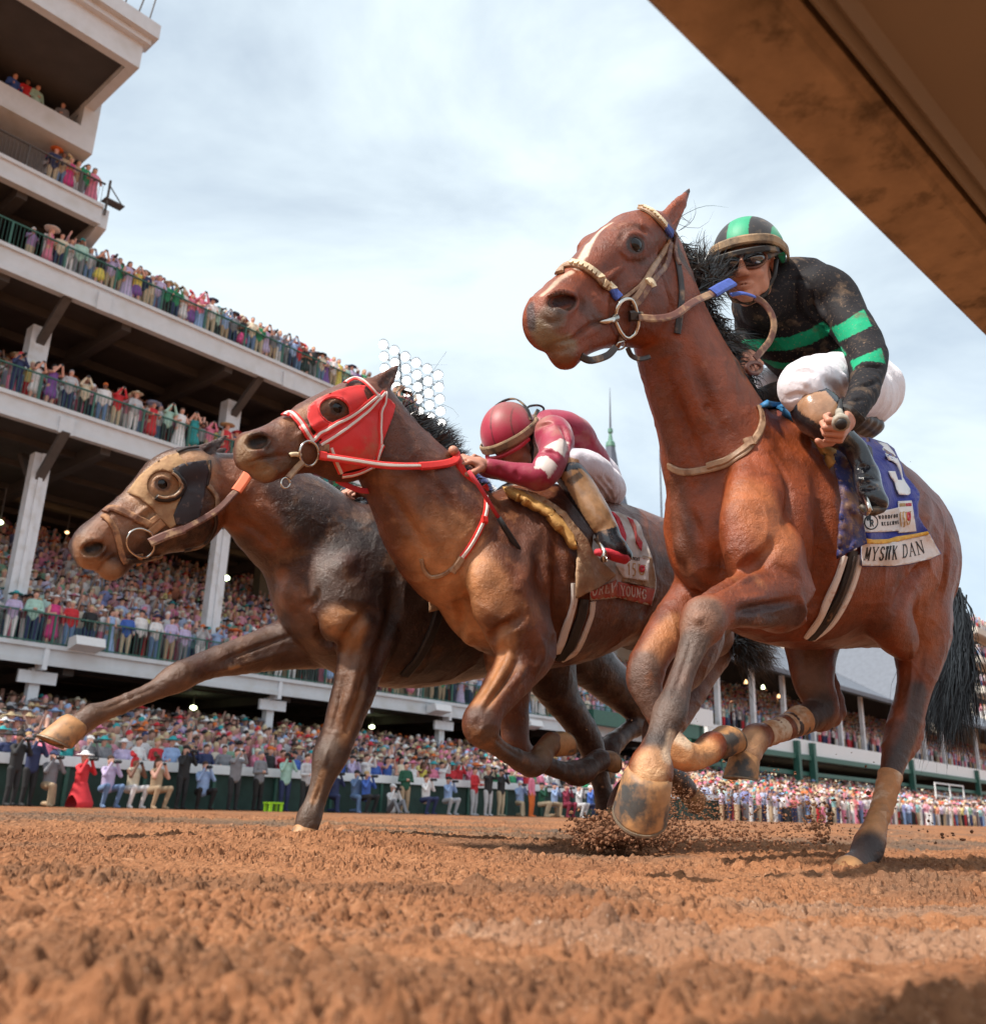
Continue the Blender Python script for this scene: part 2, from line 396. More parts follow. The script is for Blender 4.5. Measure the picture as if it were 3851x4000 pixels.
# dug up soil thrown by the hooves
def clod(name, c, r, seed, parent=None):
    bm = bmesh.new(); bmesh.ops.create_icosphere(bm, subdivisions=2, radius=r)
    rgx = random.Random(seed)
    for v in bm.verts: v.co *= 1 + rgx.uniform(-.28, .28)
    me = bpy.data.meshes.new(name); bm.to_mesh(me); bm.free(); me.materials.append(m_dk)
    o = link(name, me, parent); o.location = c; return o
m_dk = mat('damp_dirt', (.20, .088, .042), .9, noise=(60, .4), bump=(120, .8, .004))
def spray(clusters, name, label):
    vs, fs = [], []; rgx = random.Random(11)
    bm = bmesh.new(); bmesh.ops.create_icosphere(bm, subdivisions=1, radius=1); bv_ = np.array([v.co[:] for v in bm.verts]); bf = [[v.index for v in f.verts] for f in bm.faces]; bm.free()
    for px, py, z, sx, sy, n, r0, r1 in clusters:
        for _ in range(n):
            p = at_depth(px + rgx.gauss(0, sx), py + rgx.gauss(0, sy), z + rgx.gauss(0, .12)); r = r0 + (r1 - r0) * rgx.random() ** 3
            if p[2] < .0: p[2] = abs(p[2]) * .5
            b = len(vs); q = bv_ * (1 + np.array([rgx.uniform(-.35, .35) for _ in bv_]))[:, None] * np.array([rgx.uniform(.6, 1.3), rgx.uniform(.6, 1.3), rgx.uniform(.5, 1.0)]) * r + p
            vs += q.tolist(); fs += [[b + i for i in f] for f in bf]
    o = link(name, mesh_np(name, np.array(vs), np.array(fs), [m_dk], smooth=False)); tag(o, label, kind='stuff'); return o
spray([(2390, 3250, 3.3, 64, 32, 5200, .0008, .011), (2500, 3270, 3.3, 90, 24, 1800, .001, .010), (2330, 3280, 3.3, 40, 16, 600, .001, .010), (2600, 3240, 3.4, 50, 40, 500, .001, .007), (2620, 3130, 3.4, 40, 60, 600, .0008, .005), (2560, 3180, 3.4, 30, 60, 700, .0008, .006), (2700, 3200, 3.5, 110, 80, 900, .0008, .006), (2830, 3150, 3.5, 110, 90, 900, .0008, .006),
       (2880, 3260, 3.5, 170, 34, 900, .001, .008), (3160, 3170, 3.5, 70, 70, 400, .0008, .007), (3050, 3230, 3.5, 200, 60, 600, .0008, .005), (3210, 3245, 3.5, 40, 45, 140, .002, .012), (3300, 3200, 3.6, 180, 60, 90, .0015, .010), (3600, 3230, 3.4, 150, 50, 70, .0015, .010), (3000, 2950, 3.5, 350, 220, 90, .0012, .006), (3600, 2300, 3.4, 100, 300, 14, .002, .006)],
      'dirt_spray', 'clods and crumbs of dark dirt thrown up by the hooves')
# ================================================================== rail over the camera
P = {k: on_height(x, y, h) for k, x, y, h in (('a', 2530, 0, 1.02), ('b', 3851, 1310, 1.02), ('c', 3122, 0, 1.02), ('d', 3851, 868, 1.02))}
ra = empty('rail', (P['a'][0], P['a'][1], 0), 'broad grimy rail cover seen from underneath, crossing the top right corner', 'rail')
dR = P['b'] - P['a']; dR /= np.linalg.norm(dR)
dC = P['d'] - P['c']; dC /= np.linalg.norm(dC)
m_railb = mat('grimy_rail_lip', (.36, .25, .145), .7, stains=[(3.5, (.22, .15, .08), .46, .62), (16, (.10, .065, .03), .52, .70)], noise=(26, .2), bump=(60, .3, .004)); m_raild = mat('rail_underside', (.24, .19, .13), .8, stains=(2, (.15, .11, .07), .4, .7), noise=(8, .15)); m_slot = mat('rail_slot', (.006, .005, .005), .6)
dm = dR + dC; dm /= np.linalg.norm(dm); inn = np.cross(dm, [0, 0, 1.]); 
if inn @ (P['c'] - P['a']) < 0: inn = -inn
# measured widths from the outer lip inwards
w0 = (P['c'] - P['a']) @ inn; w1 = (P['d'] - P['b']) @ inn
A0 = P['a']; wlip = .5 * (w0 + w1)
def rail_piece(prof, name, m_, par):
    """prof: (distance inwards, height) closed outline, run along the lip"""
    m = MB(); s0, s1 = -6, 9; n = len(prof); vs = []; K_ = 24
    for i in range(K_ + 1):
        s = s0 + (s1 - s0) * i / K_
        for d, z in prof: vs.append(A0 + dR * s + inn * d + np.array([0, 0, z]))
    fs = [(i * n + j, i * n + (j + 1) % n, (i + 1) * n + (j + 1) % n, (i + 1) * n + j) for i in range(K_) for j in range(n)] + [tuple(range(n))[::-1], tuple(K_ * n + j for j in range(n))]
    m.add(vs, fs); return m.build(name, m_, par)
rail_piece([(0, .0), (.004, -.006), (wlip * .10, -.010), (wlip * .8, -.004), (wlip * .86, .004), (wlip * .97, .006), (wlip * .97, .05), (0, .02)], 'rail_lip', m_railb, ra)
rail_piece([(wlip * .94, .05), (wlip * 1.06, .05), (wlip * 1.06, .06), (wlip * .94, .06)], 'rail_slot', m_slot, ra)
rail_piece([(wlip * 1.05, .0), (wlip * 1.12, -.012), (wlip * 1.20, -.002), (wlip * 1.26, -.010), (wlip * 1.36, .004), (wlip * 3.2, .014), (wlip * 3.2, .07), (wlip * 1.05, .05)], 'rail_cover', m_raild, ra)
mm = MB(); 
for s in (-4.5, 4.2):
    p = A0 + dR * s + inn * wlip * 2.6; mm.tube([p * [1, 1, 0] + np.array([0, 0, -.1]), p + np.array([0, 0, .02])], .03, 12)
mm.build('rail_post', m_raild, ra)
# ================================================================== stands
NRM = np.array([-VPD[1], VPD[0], 0.])
def fac(px, py, D):
    d = ray(px, py); t = D / (d @ NRM); return CAM + d * t
def S_(px, D, py=3000): return float(fac(px, py, D) @ VPD)
def Hz(px, py, D): return float(fac(px, py, D)[2])
def W(s, D, z): return VPD * s + NRM * D + np.array([0, 0, z])
GZ = -.165
def prism(m, s0, s1, prof, mi=0):
    n = len(prof); vs = [W(s0, d, z) for d, z in prof] + [W(s1, d, z) for d, z in prof]
    m.add(vs, [tuple(range(n)), tuple(range(2 * n - 1, n - 1, -1))] + [(i, n + i, n + (i + 1) % n, (i + 1) % n) for i in range(n)], mi)
def bx(m, s0, s1, d0, d1, z0, z1, mi=0): prism(m, s0, s1, [(d0, z0), (d1, z0), (d1, z1), (d0, z1)], mi)
m_fas = mat('painted_concrete', (.58, .61, .64), .75, stains=(1.5, (.48, .49, .48), .5, .75), noise=(6, .06), bump=(10, .15, .01)); m_cei = mat('deck_underside', (.060, .052, .048), .85, noise=(1.2, .2)); m_back = mat('olive_back_wall', (.125, .110, .075), .85, noise=(.8, .15)); m_dkwall = mat('dark_wall', (.030, .026, .025), .9, noise=(1, .3))  # near-black brown for the back walls, slabs and roof underside
m_colm = mat('white_column', (.68, .71, .75), .6, stains=(2, (.50, .48, .45), .5, .75), noise=(8, .05)); m_beam = mat('steel_beam', (.085, .075, .07), .7, noise=(3, .2)); m_green = mat('green_steel', (.030, .115, .085), .5, noise=(6, .2)); m_mesh = mat('green_rail_mesh', (.020, .060, .050), .6, noise=(20, .3)); m_step = mat('seating_tread', (.10, .09, .085), .9, noise=(2, .2))
m_roof = mat('slate_roof', (.125, .140, .170), .7, noise=(3, .15), bump=(12, .3, .02)); m_beige = mat('beige_render', (.55, .50, .43), .8, noise=(1, .08)); m_lamp = mat('lit_lamp', (.9, .95, .7), .5, emit=((.86, 1.0, .55), 9)); m_warm = mat('warm_lamp', (.9, .6, .35), .5, emit=((1, .55, .25), 3)); m_wpaint = mat('white_paint', (.72, .72, .72), .5, noise=(8, .05))
D0 = 31.0
z1b, z1t = Hz(0, 2571, D0), Hz(0, 2496, D0); z2b, z2t = Hz(0, 1609, D0), Hz(0, 1519, D0); z3b, z3t = Hz(0, 1042, D0), Hz(0, 945, D0); z4b, z4t = Hz(0, 684, D0), Hz(0, 604, D0); z5b, z5t = Hz(0, 408, D0), Hz(0, 313, D0)
sL = -6.0
s3 = S_(1660, D0, 1760); s2 = S_(2300, D0, 2400); s1 = S_(2680, D0, 2870); s4 = S_(403, D0, 805); s5 = S_(380, D0, 500)
def rake(m, s0, s1, z, D, n, rise, tread, mi):
    for i in range(n): bx(m, s0, s1, D + i * tread, D + (i + 1) * tread + .01, z - .3, z + i * rise, mi)
def panel(m, s, D, zb, zt, w=.45, mi=1):          # the small box over each column on the fascia
    bx(m, s - w / 2, s + w / 2, D - .12, D, zb - .1, zt - .28, mi)
gs = empty('grandstand', W(0, D0, 0), 'tall many storeyed concrete grandstand packed with spectators, left of the horses', 'grandstand')
def part(name, fn, m_, par=None):
    m = MB(); fn(m); return m.build(name, m_, par or gs)
def deck(s0, s1, zb, zt, D, back, name='deck'):
    def f(m):
        bx(m, s0, s1, D, D + .35, zb, zt, 0)                                # fascia
        bx(m, s0, s1, D - .10, D + .05, zt - .10, zt + .04, 0); bx(m, s0, s1, D - .06, D + .002, zb - .05, zb + .12, 0)
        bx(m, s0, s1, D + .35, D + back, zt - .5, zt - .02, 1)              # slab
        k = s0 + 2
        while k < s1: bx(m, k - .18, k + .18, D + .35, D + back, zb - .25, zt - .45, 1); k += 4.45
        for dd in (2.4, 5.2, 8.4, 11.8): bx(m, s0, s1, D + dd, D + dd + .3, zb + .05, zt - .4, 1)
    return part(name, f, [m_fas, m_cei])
deck(sL, s1, z1b, z1t, D0, 16); deck(sL, s2, z2b, z2t, D0, 18); deck(sL, s3, z3b, z3t, D0, 18)
deck(sL, s4, z4b, z4t, D0, 14)
part('seating', lambda m: (rake(m, sL, s1, z1t, D0 + 1.6, 17, .40, .82, 0)), m_step); part('seating', lambda m: rake(m, sL, s2, z2t, D0 + 1.2, 9, .42, .82, 0), m_step); part('seating', lambda m: rake(m, sL, s3, z3t, D0 + 1.2, 3, .30, .82, 0), m_step)
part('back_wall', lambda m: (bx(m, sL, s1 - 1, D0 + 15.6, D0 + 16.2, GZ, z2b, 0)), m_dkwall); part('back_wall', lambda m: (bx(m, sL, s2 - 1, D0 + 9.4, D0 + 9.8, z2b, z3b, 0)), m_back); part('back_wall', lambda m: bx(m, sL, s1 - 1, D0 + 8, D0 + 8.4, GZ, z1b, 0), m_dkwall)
for x, y in ((134, 2640), (1040, 2850), (1715, 2900)):
    def cols1(m, x=x, y=y):
        s = S_(x, D0 + .6, y); bx(m, s - .17, s + .17, D0 + .45, D0 + .75, GZ - .1, z1b - .12, 0); bx(m, s - .62, s + .62, D0 + .30, D0 + .42, z1b - .62, z1b - .22, 0); bx(m, s - .08, s + .08, D0 - .08, D0 + .5, z1b - .2, z1t - .06, 0)
    part('column', cols1, m_colm)
for x, y, D in ((105, 2080, D0 + 1.6), (838, 2300, D0 + 1.6), (1520, 2500, D0 + 1.6)):
    s = S_(x, D, y); part('column', lambda m, s=s, D=D: (bx(m, s - .30, s + .30, D - .22, D + .22, z1t - .3, z2b - .5, 0), bx(m, s - .07, s + .07, D - .30, D + .30, z1t - .3, z2b - .5, 0)), m_colm)
    def br_(m, s=s, D=D):
        for q in (-1, 1): m.hexa([W(s - .15, D + .2 * q, z2b - 1.5), W(s + .15, D + .2 * q, z2b - 1.5), W(s + .15, D + q * .2 + .25, z2b - 1.5), W(s - .15, D + q * .2 + .25, z2b - 1.5), W(s - .15, D + q * 1.7 - .1, z2b - .05), W(s + .15, D + q * 1.7 - .1, z2b - .05), W(s + .15, D + q * 1.7 + .2, z2b - .05), W(s - .15, D + q * 1.7 + .2, z2b - .05)])
    part('column_brace', br_, m_beam)
    s_ = s; part('fascia_box', lambda m, s=s_: panel(m, s, D0, z2b, z2t, .5, 0), m_fas)
for x, y in ((1020, 2330), (1640, 2560)):
    s = S_(x, D0 + 9, y); part('column', lambda m, s=s: bx(m, s - .3, s + .3, D0 + 8.8, D0 + 9.4, z1t, z2b - .3, 0), m_back)
for x, y, D in ((155, 1290, D0 + 2.2), (905, 1570, D0 + 2.2), (1380, 1820, D0 + 2.2)):
    s = S_(x, D, y); part('column', lambda m, s=s, D=D: bx(m, s - .34, s + .34, D - .3, D + .3, z2t - .3, z3b - .6, 0), m_colm)
    part('column_brace', lambda m, s=s, D=D: m.hexa([W(s - .15, D - .3, z3b - 1.3), W(s + .15, D - .3, z3b - 1.3), W(s + .15, D, z3b - 1.3), W(s - .15, D, z3b - 1.3), W(s - .15, D - 2.1, z3b - .02), W(s + .15, D - 2.1, z3b - .02), W(s + .15, D - 1.7, z3b - .02), W(s - .15, D - 1.7, z3b - .02)]), m_beam)
    part('fascia_box', lambda m, s=s: panel(m, s + 1.2, D0, z3b, z3t, .5, 0), m_fas)
# balustrades
def balustrade(s0, s1, z, D, h=1.08, name='railing', par=None, m_=m_green, infill=True):
    def f(m):
        bx(m, s0, s1, D + .12, D + .19, z + h - .05, z + h, 0); bx(m, s0, s1, D + .13, D + .17, z + .10, z + .14, 0)
        k = s0
        while k < s1: bx(m, k - .035, k + .035, D + .12, D + .19, z, z + h, 0); k += 1.9
        if infill:
            k = s0
            while k < s1: bx(m, k - .007, k + .007, D + .145, D + .155, z + .14, z + h - .05, 0); k += .13
    return part(name, f, m_, par)
balustrade(sL, s1, z1t, D0); balustrade(sL, s2, z2t, D0); balustrade(sL, s3, z3t, D0); balustrade(sL, s4, z4t, D0, m_=m_beam)
# upper block at the left end
def upper(m):
    so = S_(330, D0, 420); zo0 = z5t; zo1 = Hz(340, 350, D0)
    bx(m, so, s5, D0, D0 + .5, z5b, Hz(395, 392, D0), 0); bx(m, sL, so, D0, D0 + .5, z5b, zo0, 0); bx(m, sL, so, D0, D0 + .5, zo1, Hz(395, 392, D0), 0)
    bx(m, s5 - .5, s5, D0 + .5, D0 + 12, z5b, Hz(395, 392, D0), 0); bx(m, sL, s5 - .5, D0 + .5, D0 + 12, z5b, z5b + .4, 0)
part('upper_wall', upper, m_fas)
part('back_wall', lambda m: (bx(m, sL, s5 - .5, D0 + 5, D0 + 5.3, z5b, Hz(395, 392, D0) + 3, 0), bx(m, sL, s4 - 3, D0 + 6, D0 + 6.3, z4t, z5b, 0), bx(m, sL, s4, D0 + 8, D0 + 8.3, z3t, z4b, 0)), m_dkwall)
zt_ = Hz(395, 392, D0)
DT = 27.6; ze0, ze1, ze2 = Hz(540, 262, DT), Hz(560, 178, DT), Hz(585, 140, DT); sT = S_(545, DT, 262)
def topblock(m):
    prism(m, sL, sT, [(D0, zt_), (D0 - .4, zt_ + .15), (D0 - 1.2, zt_ + .9), (DT + .35, ze0), (DT + .35, ze0 + .3), (D0 + 4, ze0 + .3), (D0 + 4, zt_)], 1)
    bx(m, sL, sT + .0, DT, DT + .35, ze0, ze1, 0); bx(m, sL, sT + .15, DT - .25, DT + .5, ze1, ze1 + .22, 0); bx(m, sL, sT + .3, DT - .5, DT + .5, ze1 + .22, ze2 + .25, 0); bx(m, sL, sT, DT + .5, D0 + 10, ze1, ze1 + .3, 0); bx(m, sT - .35, sT, DT + .35, D0 + 10, ze0, ze1, 0)
    for i in range(4):                                                       # curved end bracket
        a0, a1 = i / 4, (i + 1) / 4; f = lambda a: (D0 - (D0 - DT) * a ** 1.6, zt_ - 0.2 + (ze0 - zt_ + .2) * a)
        prism(m, s5 - .3, sT - .05, [f(a0), f(a1), (f(a1)[0] + .35, f(a1)[1] + .2), (f(a0)[0] + .35, f(a0)[1] + .2)], 0)
part('roof_block', topblock, [m_fas, m_cei])
def end4(m):
    prism(m, s4 - .05, s4 + .30, [(D0 + .1, z4b - .05), (D0 + .1, z4t), (D0 + 8, z4t), (D0 + 8, z4b - 1.6), (D0 + 4, z4b - 1.4), (D0 + 1.4, z4b - .5)], 0)
def end3(m):
    prism(m, s3 - .05, s3 + .25, [(D0 + .1, z3b), (D0 + .1, z3t), (D0 + 12, z3t), (D0 + 12, z3b - 1)], 0)
part('end_wall', end4, m_fas); part('end_wall', end3, m_fas)
part('corner_platform', lambda m: (bx(m, s4, s4 + .75, D0 - .1, D0 + .3, z4t + .35, z4t + .40, 0), m.tube([W(s4 + .72, D0, z4t + .38), W(s4 + .1, D0 + .1, z4t + 1.1)], .025, 6), m.tube([W(s4 + .1, D0, z4t + 1.2), W(s4 + .1, D0, z4t - .3)], .05, 6)), m_beam)
mm = MB(); bs_ = S_(495, DT, 100)
for k, (dx, hh) in enumerate(((0, 3.6), (.5, 3.0), (1.0, 4.4))): mm.tube([W(bs_ + dx, DT + 1, ze2 + .2), W(bs_ + dx + .4, DT + 1, ze2 + hh)], .03, 6)
mm.build('antenna', m_beam, gs)
for k in range(3): part('roof_equipment', lambda m, k=k: bx(m, sT - 1.2 - 1.6 * k, sT - .6 - 1.6 * k, DT + .3, DT + .9, ze2 + .2, ze2 + .75 + .2 * k, 0), m_beam)
for x, y in ((340, 2515), (1390, 2775), (1715, 2770), (2080, 2830)):       # loudspeaker boxes hung from the first deck
    s = S_(x, D0 - .4, y); z = Hz(x, y, D0 - .4); part('speaker_box', lambda m, s=s, z=z: prism(m, s - .5, s + .5, [(D0 - .75, z - .10), (D0 - .1, z - .24), (D0 - .1, z + .16), (D0 - .62, z + .20)]), m_wpaint)
for x, y, D, r in ((883, 2258, D0 + 6, .17), (755, 2765, D0 + 4, .14), (1453, 2840, D0 + 4, .13), (0, 2040, D0 + 6, .12), (262, 2080, D0 + 9, .09)):
    p = fac(x, y, D); bm = bmesh.new(); bmesh.ops.create_uvsphere(bm, u_segments=12, v_segments=8, radius=r); me = bpy.data.meshes.new('hanging_lamp'); bm.to_mesh(me); bm.free(); me.materials.append(m_lamp if r > .1 else m_warm)
    o = link('hanging_lamp', me, gs); o.matrix_world = Matrix.Translation(Vector(p)); o.scale = (1, 1, .7)
    part('lamp_rod', lambda m, p=p: m.tube([p + np.array([0, 0, .1]), p + np.array([0, 0, 1.4])], .025, 6), m_beam)
# ---- old grandstand with slate roofs on the right
D1 = 31.0
og = empty('old_grandstand', W(S_(2803, D1), D1, 0), 'old grandstand with slate gabled roof on white posts, right of the horses\' legs', 'grandstand')
sa, sb = S_(2730, D1, 2800), S_(4300, D1, 3000)
zf1, zf0 = Hz(2700, 2822, D1), Hz(2700, 2905, D1); ze = Hz(2803, 2590, D1); zd = Hz(2803, 2800, D1)
part('seating', lambda m: rake(m, sa, sb, zd - .6, D1 + 1, 14, .38, .8, 0), m_step, og)
part('parapet', lambda m: (bx(m, sa, sb, D1 - .6, D1 - .3, zf0 + .25, zf1, 0)), m_wpaint, og)
part('green_beam', lambda m: (bx(m, sa - 2, sb, D1 - .8, D1 - .2, zf0 - .15, zf0 + .22, 0), bx(m, sa, sb, D1 - .5, D1 - .2, zf0 - 1.3, zf0 - 1.0, 0)), m_green, og)
part('floor_slab', lambda m: (bx(m, sa, sb, D1 - .2, D1 + 14, zf0 - .2, zf0 + .2, 0), bx(m, sa, sb, D1 + 8, D1 + 8.4, GZ, zf0, 0)), m_dkwall, og)
part('back_wall', lambda m: bx(m, sa, sb, D1 + 12.6, D1 + 13, zf0, ze + 6, 0), m_dkwall, og)
zr = ze + 7.0
part('roof', lambda m: (prism(m, sa - 3, sb, [(D1 - 1.6, ze), (D1 - 1.6, ze + .35), (D1 + 12, zr + .35), (D1 + 12, zr)], 0)), m_roof, og)
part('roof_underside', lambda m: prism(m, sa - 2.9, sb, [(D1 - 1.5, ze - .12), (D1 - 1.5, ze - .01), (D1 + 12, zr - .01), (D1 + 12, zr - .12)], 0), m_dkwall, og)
def gable(px, w, hgt, name='gable'):
    s = S_(px, D1 - 1.7, 2600); g_ = MB(); a = W(s - w, D1 - 1.9, ze + .1); b = W(s + w, D1 - 1.9, ze + .1); t = W(s, D1 - 1.9, ze + hgt); off = NRM * .12; bk = NRM * (hgt * 1.85)
    g_.add([a, b, t, a + off, b + off, t + off], [(0, 1, 2), (5, 4, 3), (0, 3, 4, 1), (1, 4, 5, 2), (2, 5, 3, 0)]); g_.build('gable_wall', m_wpaint, og)
    r = MB(); t2 = t - NRM * .3; a2 = a - NRM * .3 - VPD * .4 - np.array([0, 0, .3]); b2 = b - NRM * .3 + VPD * .4 - np.array([0, 0, .3]); tb = t + bk; up_ = np.array([0, 0, .18])
    r.hexa([a2, t2, tb, a + bk * .06, a2 + up_, t2 + up_, tb + up_, a + bk * .06 + up_]); r.hexa([t2, b2, b + bk * .06, tb, t2 + up_, b2 + up_, b + bk * .06 + up_, tb + up_]); r.build('gable_roof', m_roof, og)
gable(3560, 5.2, 6.6); gable(4200, 6.0, 6.5)
for x in (2803, 2941, 3061, 3170, 3276, 3363, 3520, 3596, 3668, 3796, 3900):
    s = S_(x, D1 + .2, 2800); part('post', lambda m, s=s: (bx(m, s - .16, s + .16, D1, D1 + .32, zd - .8, ze + .4, 0)), m_colm, og)
for x in (2735, 3120, 3180, 3560, 3810):
    s = S_(x, D1 - .9, 2950); part('green_post', lambda m, s=s: bx(m, s - .22, s + .22, D1 - 1.0, D1 - .55, GZ, zf1 - .2, 0), m_green, og)
for i in range(16):
    s = S_(2960 + i * 42, D1 + 2, 3000); part('strip_lamp', lambda m, s=s: bx(m, s - .55, s + .55, D1 + 1.6, D1 + 1.9, zf0 - 1.35, zf0 - 1.2, 0), mat('strip_light', (.9, .9, .7), .5, emit=((1, .9, .6), 1.6)) if i == 0 else bpy.data.materials['strip_light'], og)
for i in range(9):
    s = sa + 3 + i * 5.3; p = W(s, D1 + 6 + (i % 3), ze + 1.0 - .2 * (i % 2)); part('hanging_lamp', lambda m, p=p: m.tube([p, p + np.array([0, 0, .3])], [.16, .08], 8), m_lamp if i % 4 == 0 else m_warm, og)
# green hoarding and white board between the stands
sg0, sg1 = S_(2640, D1 - .7, 2900), S_(2830, D1 - .7, 2900)
hb = empty('hoarding', W(sg0, D1 - .8, 0), 'white board on a green walkway between the two stands', 'hoarding')
part('green_walkway', lambda m: bx(m, sg0 - 9, sg0 + 3, D1 - 1.0, D1 - .5, Hz(2680, 2890, D1), Hz(2680, 2840, D1), 0), m_green, hb)
part('white_board', lambda m: bx(m, S_(2668, D1 - 1.1, 2800), S_(2780, D1 - 1.1, 2800), D1 - 1.2, D1 - 1.05, Hz(2680, 2838, D1), Hz(2680, 2772, D1), 0), m_wpaint, hb)
for q_ in (sg0, sg1 - 1): part('board_post', lambda m, q_=q_: bx(m, q_, q_ + .2, D1 - 1.0, D1 - .9, GZ, Hz(2680, 2840, D1), 0), m_green, hb)
# beige stand further back with a green roof edge, and the stand at the far right
def back_block(px0, px1, D, y0, y1, label, levels):
    a, b = S_(px0, D, y0), S_(px1, D, y0); o = empty('distant_stand', W(a, D, 0), label, 'stand'); zt = Hz(px0, y0, D)
    part('wall', lambda m: bx(m, a, b, D, D + 10, GZ, zt, 0), m_beige, o)
    for k in range(levels):
        z = zt - 1.2 - k * 4.2; part('balcony', lambda m, z=z: (bx(m, a - .3, b + .3, D - 1.8, D - .02, z - .9, z, 0)), m_beige, o); part('opening', lambda m, z=z: bx(m, a + .5, b - .5, D - .06, D - .03, z - 3.4, z - 1.2, 0), m_dkwall, o)
    part('roof_edge', lambda m: bx(m, a - .4, b + .4, D - .8, D - .1, zt - .1, zt + .5, 0), m_green, o); return o, a, b, D, zt
bbk = back_block(3180, 3620, 46, 2430, 2700, 'beige stand with a green roof edge rising behind the slate roof', 2)
rbk = back_block(3760, 3990, 37, 2420, 2900, 'beige balconied stand at the right edge of the picture, behind the tail', 4)
# white gate frame near the right edge
gp = empty('gate_frame', fac(3700, 3110, 27), 'white open gate frame standing in the crowd at the right', 'gate frame')
def gf(m):
    a, b = S_(3655, 27, 3080), S_(3765, 27, 3090); z0, z1 = Hz(3700, 3115, 27), Hz(3700, 3062, 27)
    for s in (a, (a + b) / 2, b): bx(m, s - .06, s + .06, 27, 27.1, GZ, z1, 0)
    bx(m, a, b, 27.0, 27.1, z1 - .12, z1 + .002, 0); bx(m, a, b, 27.01, 27.09, z0, z0 + .1, 0)
part('frame', gf, m_wpaint, gp)
# twin spire, flag pole, floodlights
def cone_tower(px, z, prof, mats, label, name):
    """prof: (src y, radius m, material)"""
    b = at_depth(px, 1800, z); root = empty(name, (b[0], b[1], GZ), label, 'spire' if name == 'spire' else 'pole'); zz = [at_depth(px, y, z)[2] for y, r, k in prof]
    for i in range(len(prof) - 1):
        m = MB(); n = 8; m.tube([np.array([b[0], b[1], zz[i + 1]]), np.array([b[0], b[1], zz[i]])], [prof[i + 1][1], prof[i][1]], n); m.build(prof[i][2], mats[prof[i][2]], root)
    m = MB(); m.tube([np.array([b[0], b[1], GZ]), np.array([b[0], b[1], zz[-1]])], [prof[-1][1] * 1.05] * 2, 8); m.build('shaft', mats.get('shaft', m_colm), root); return root
m_cop = mat('green_copper', (.09, .22, .16), .6, noise=(3, .2)); m_sp = mat('spire_slate', (.085, .10, .135), .7, noise=(2, .2))
cone_tower(2385, 75, [(1515, .02, 'finial'), (1672, .10, 'finial'), (1676, .22, 'ball'), (1690, .22, 'ball'), (1694, .12, 'neck'), (1722, .22, 'neck'), (1728, .38, 'collar'), (1744, .44, 'collar'), (1748, .40, 'slate_cone'), (1820, .66, 'slate_cone'), (1900, 1.05, 'slate_cone'), (2000, 1.55, 'slate_cone'), (2080, 2.0, 'slate_cone'), (2200, 2.7, 'slate_cone')],
           {'finial': m_sp, 'ball': m_cop, 'neck': m_cop, 'collar': m_cop, 'slate_cone': m_sp, 'shaft': m_wpaint}, 'slim slate spire with a green copper collar rising behind the jockey in maroon', 'spire')
cone_tower(2578, 75, [(1756, .05, 'pole_top'), (2100, .10, 'pole_top'), (2200, .12, 'pole_top')], {'pole_top': m_sp, 'shaft': m_sp}, 'plain grey pole in the sky left of the leading horse\'s chest', 'flag_pole')
fl_ = empty('floodlight_tower', at_depth(1660, 3200, 60) * np.array([1, 1, 0]) + np.array([0, 0, GZ]), 'bank of lit floodlights behind the ear of the horse in red blinkers', 'floodlight')
m_flood = mat('lit_floodlight', (1, 1, 1), .5, emit=((1, 1, .96), 6)); m_fh = mat('floodlight_housing', (.10, .12, .14), .5)
mm = MB(); pt_ = at_depth(1640, 1480, 60.4); mm.tube([pt_ * [1, 1, 0] + np.array([0, 0, GZ]), pt_], [.35, .25], 10); mm.build('mast', m_fh, fl_)
def disc(m, c, r, th, n=14):
    d = np.array([-.05, -1, -.30]); d /= np.linalg.norm(d); a = np.cross(d, [0, 0, 1.]); a /= np.linalg.norm(a); b = np.cross(d, a)
    vs = [c + (a * math.cos(2 * math.pi * k / n) + b * math.sin(2 * math.pi * k / n)) * r for k in range(n)]; vs += [v - d * th for v in vs]
    m.add(vs, [tuple(range(n)), tuple(range(2 * n - 1, n - 1, -1))] + [(k, n + k, n + (k + 1) % n, (k + 1) % n) for k in range(n)])
for r_ in range(5):
    for c_ in range(6):
        x = 1496 + c_ * 43 + r_ * 3; y = 1345 + c_ * 24 + r_ * 47
        if (r_ == 4 and c_ < 2): continue
        p = at_depth(x, y, 60); m = MB(); disc(m, p, .28, .05); lo_ = m.build('lamp_face', m_flood, fl_); m = MB(); disc(m, p + np.array([0, .12, .15]), .33, .30); m.build('lamp_housing', m_fh, fl_)
m = MB()
for r_ in range(5): m.tube([at_depth(1496 + r_ * 3, 1348 + r_ * 47, 60.5), at_depth(1711 + r_ * 3, 1465 + r_ * 47, 60.5)], .05, 6)
m.tube([at_depth(1560, 1385, 60.5), at_depth(1572, 1561, 60.5)], .09, 6); m.build('lamp_frame', m_fh, fl_)
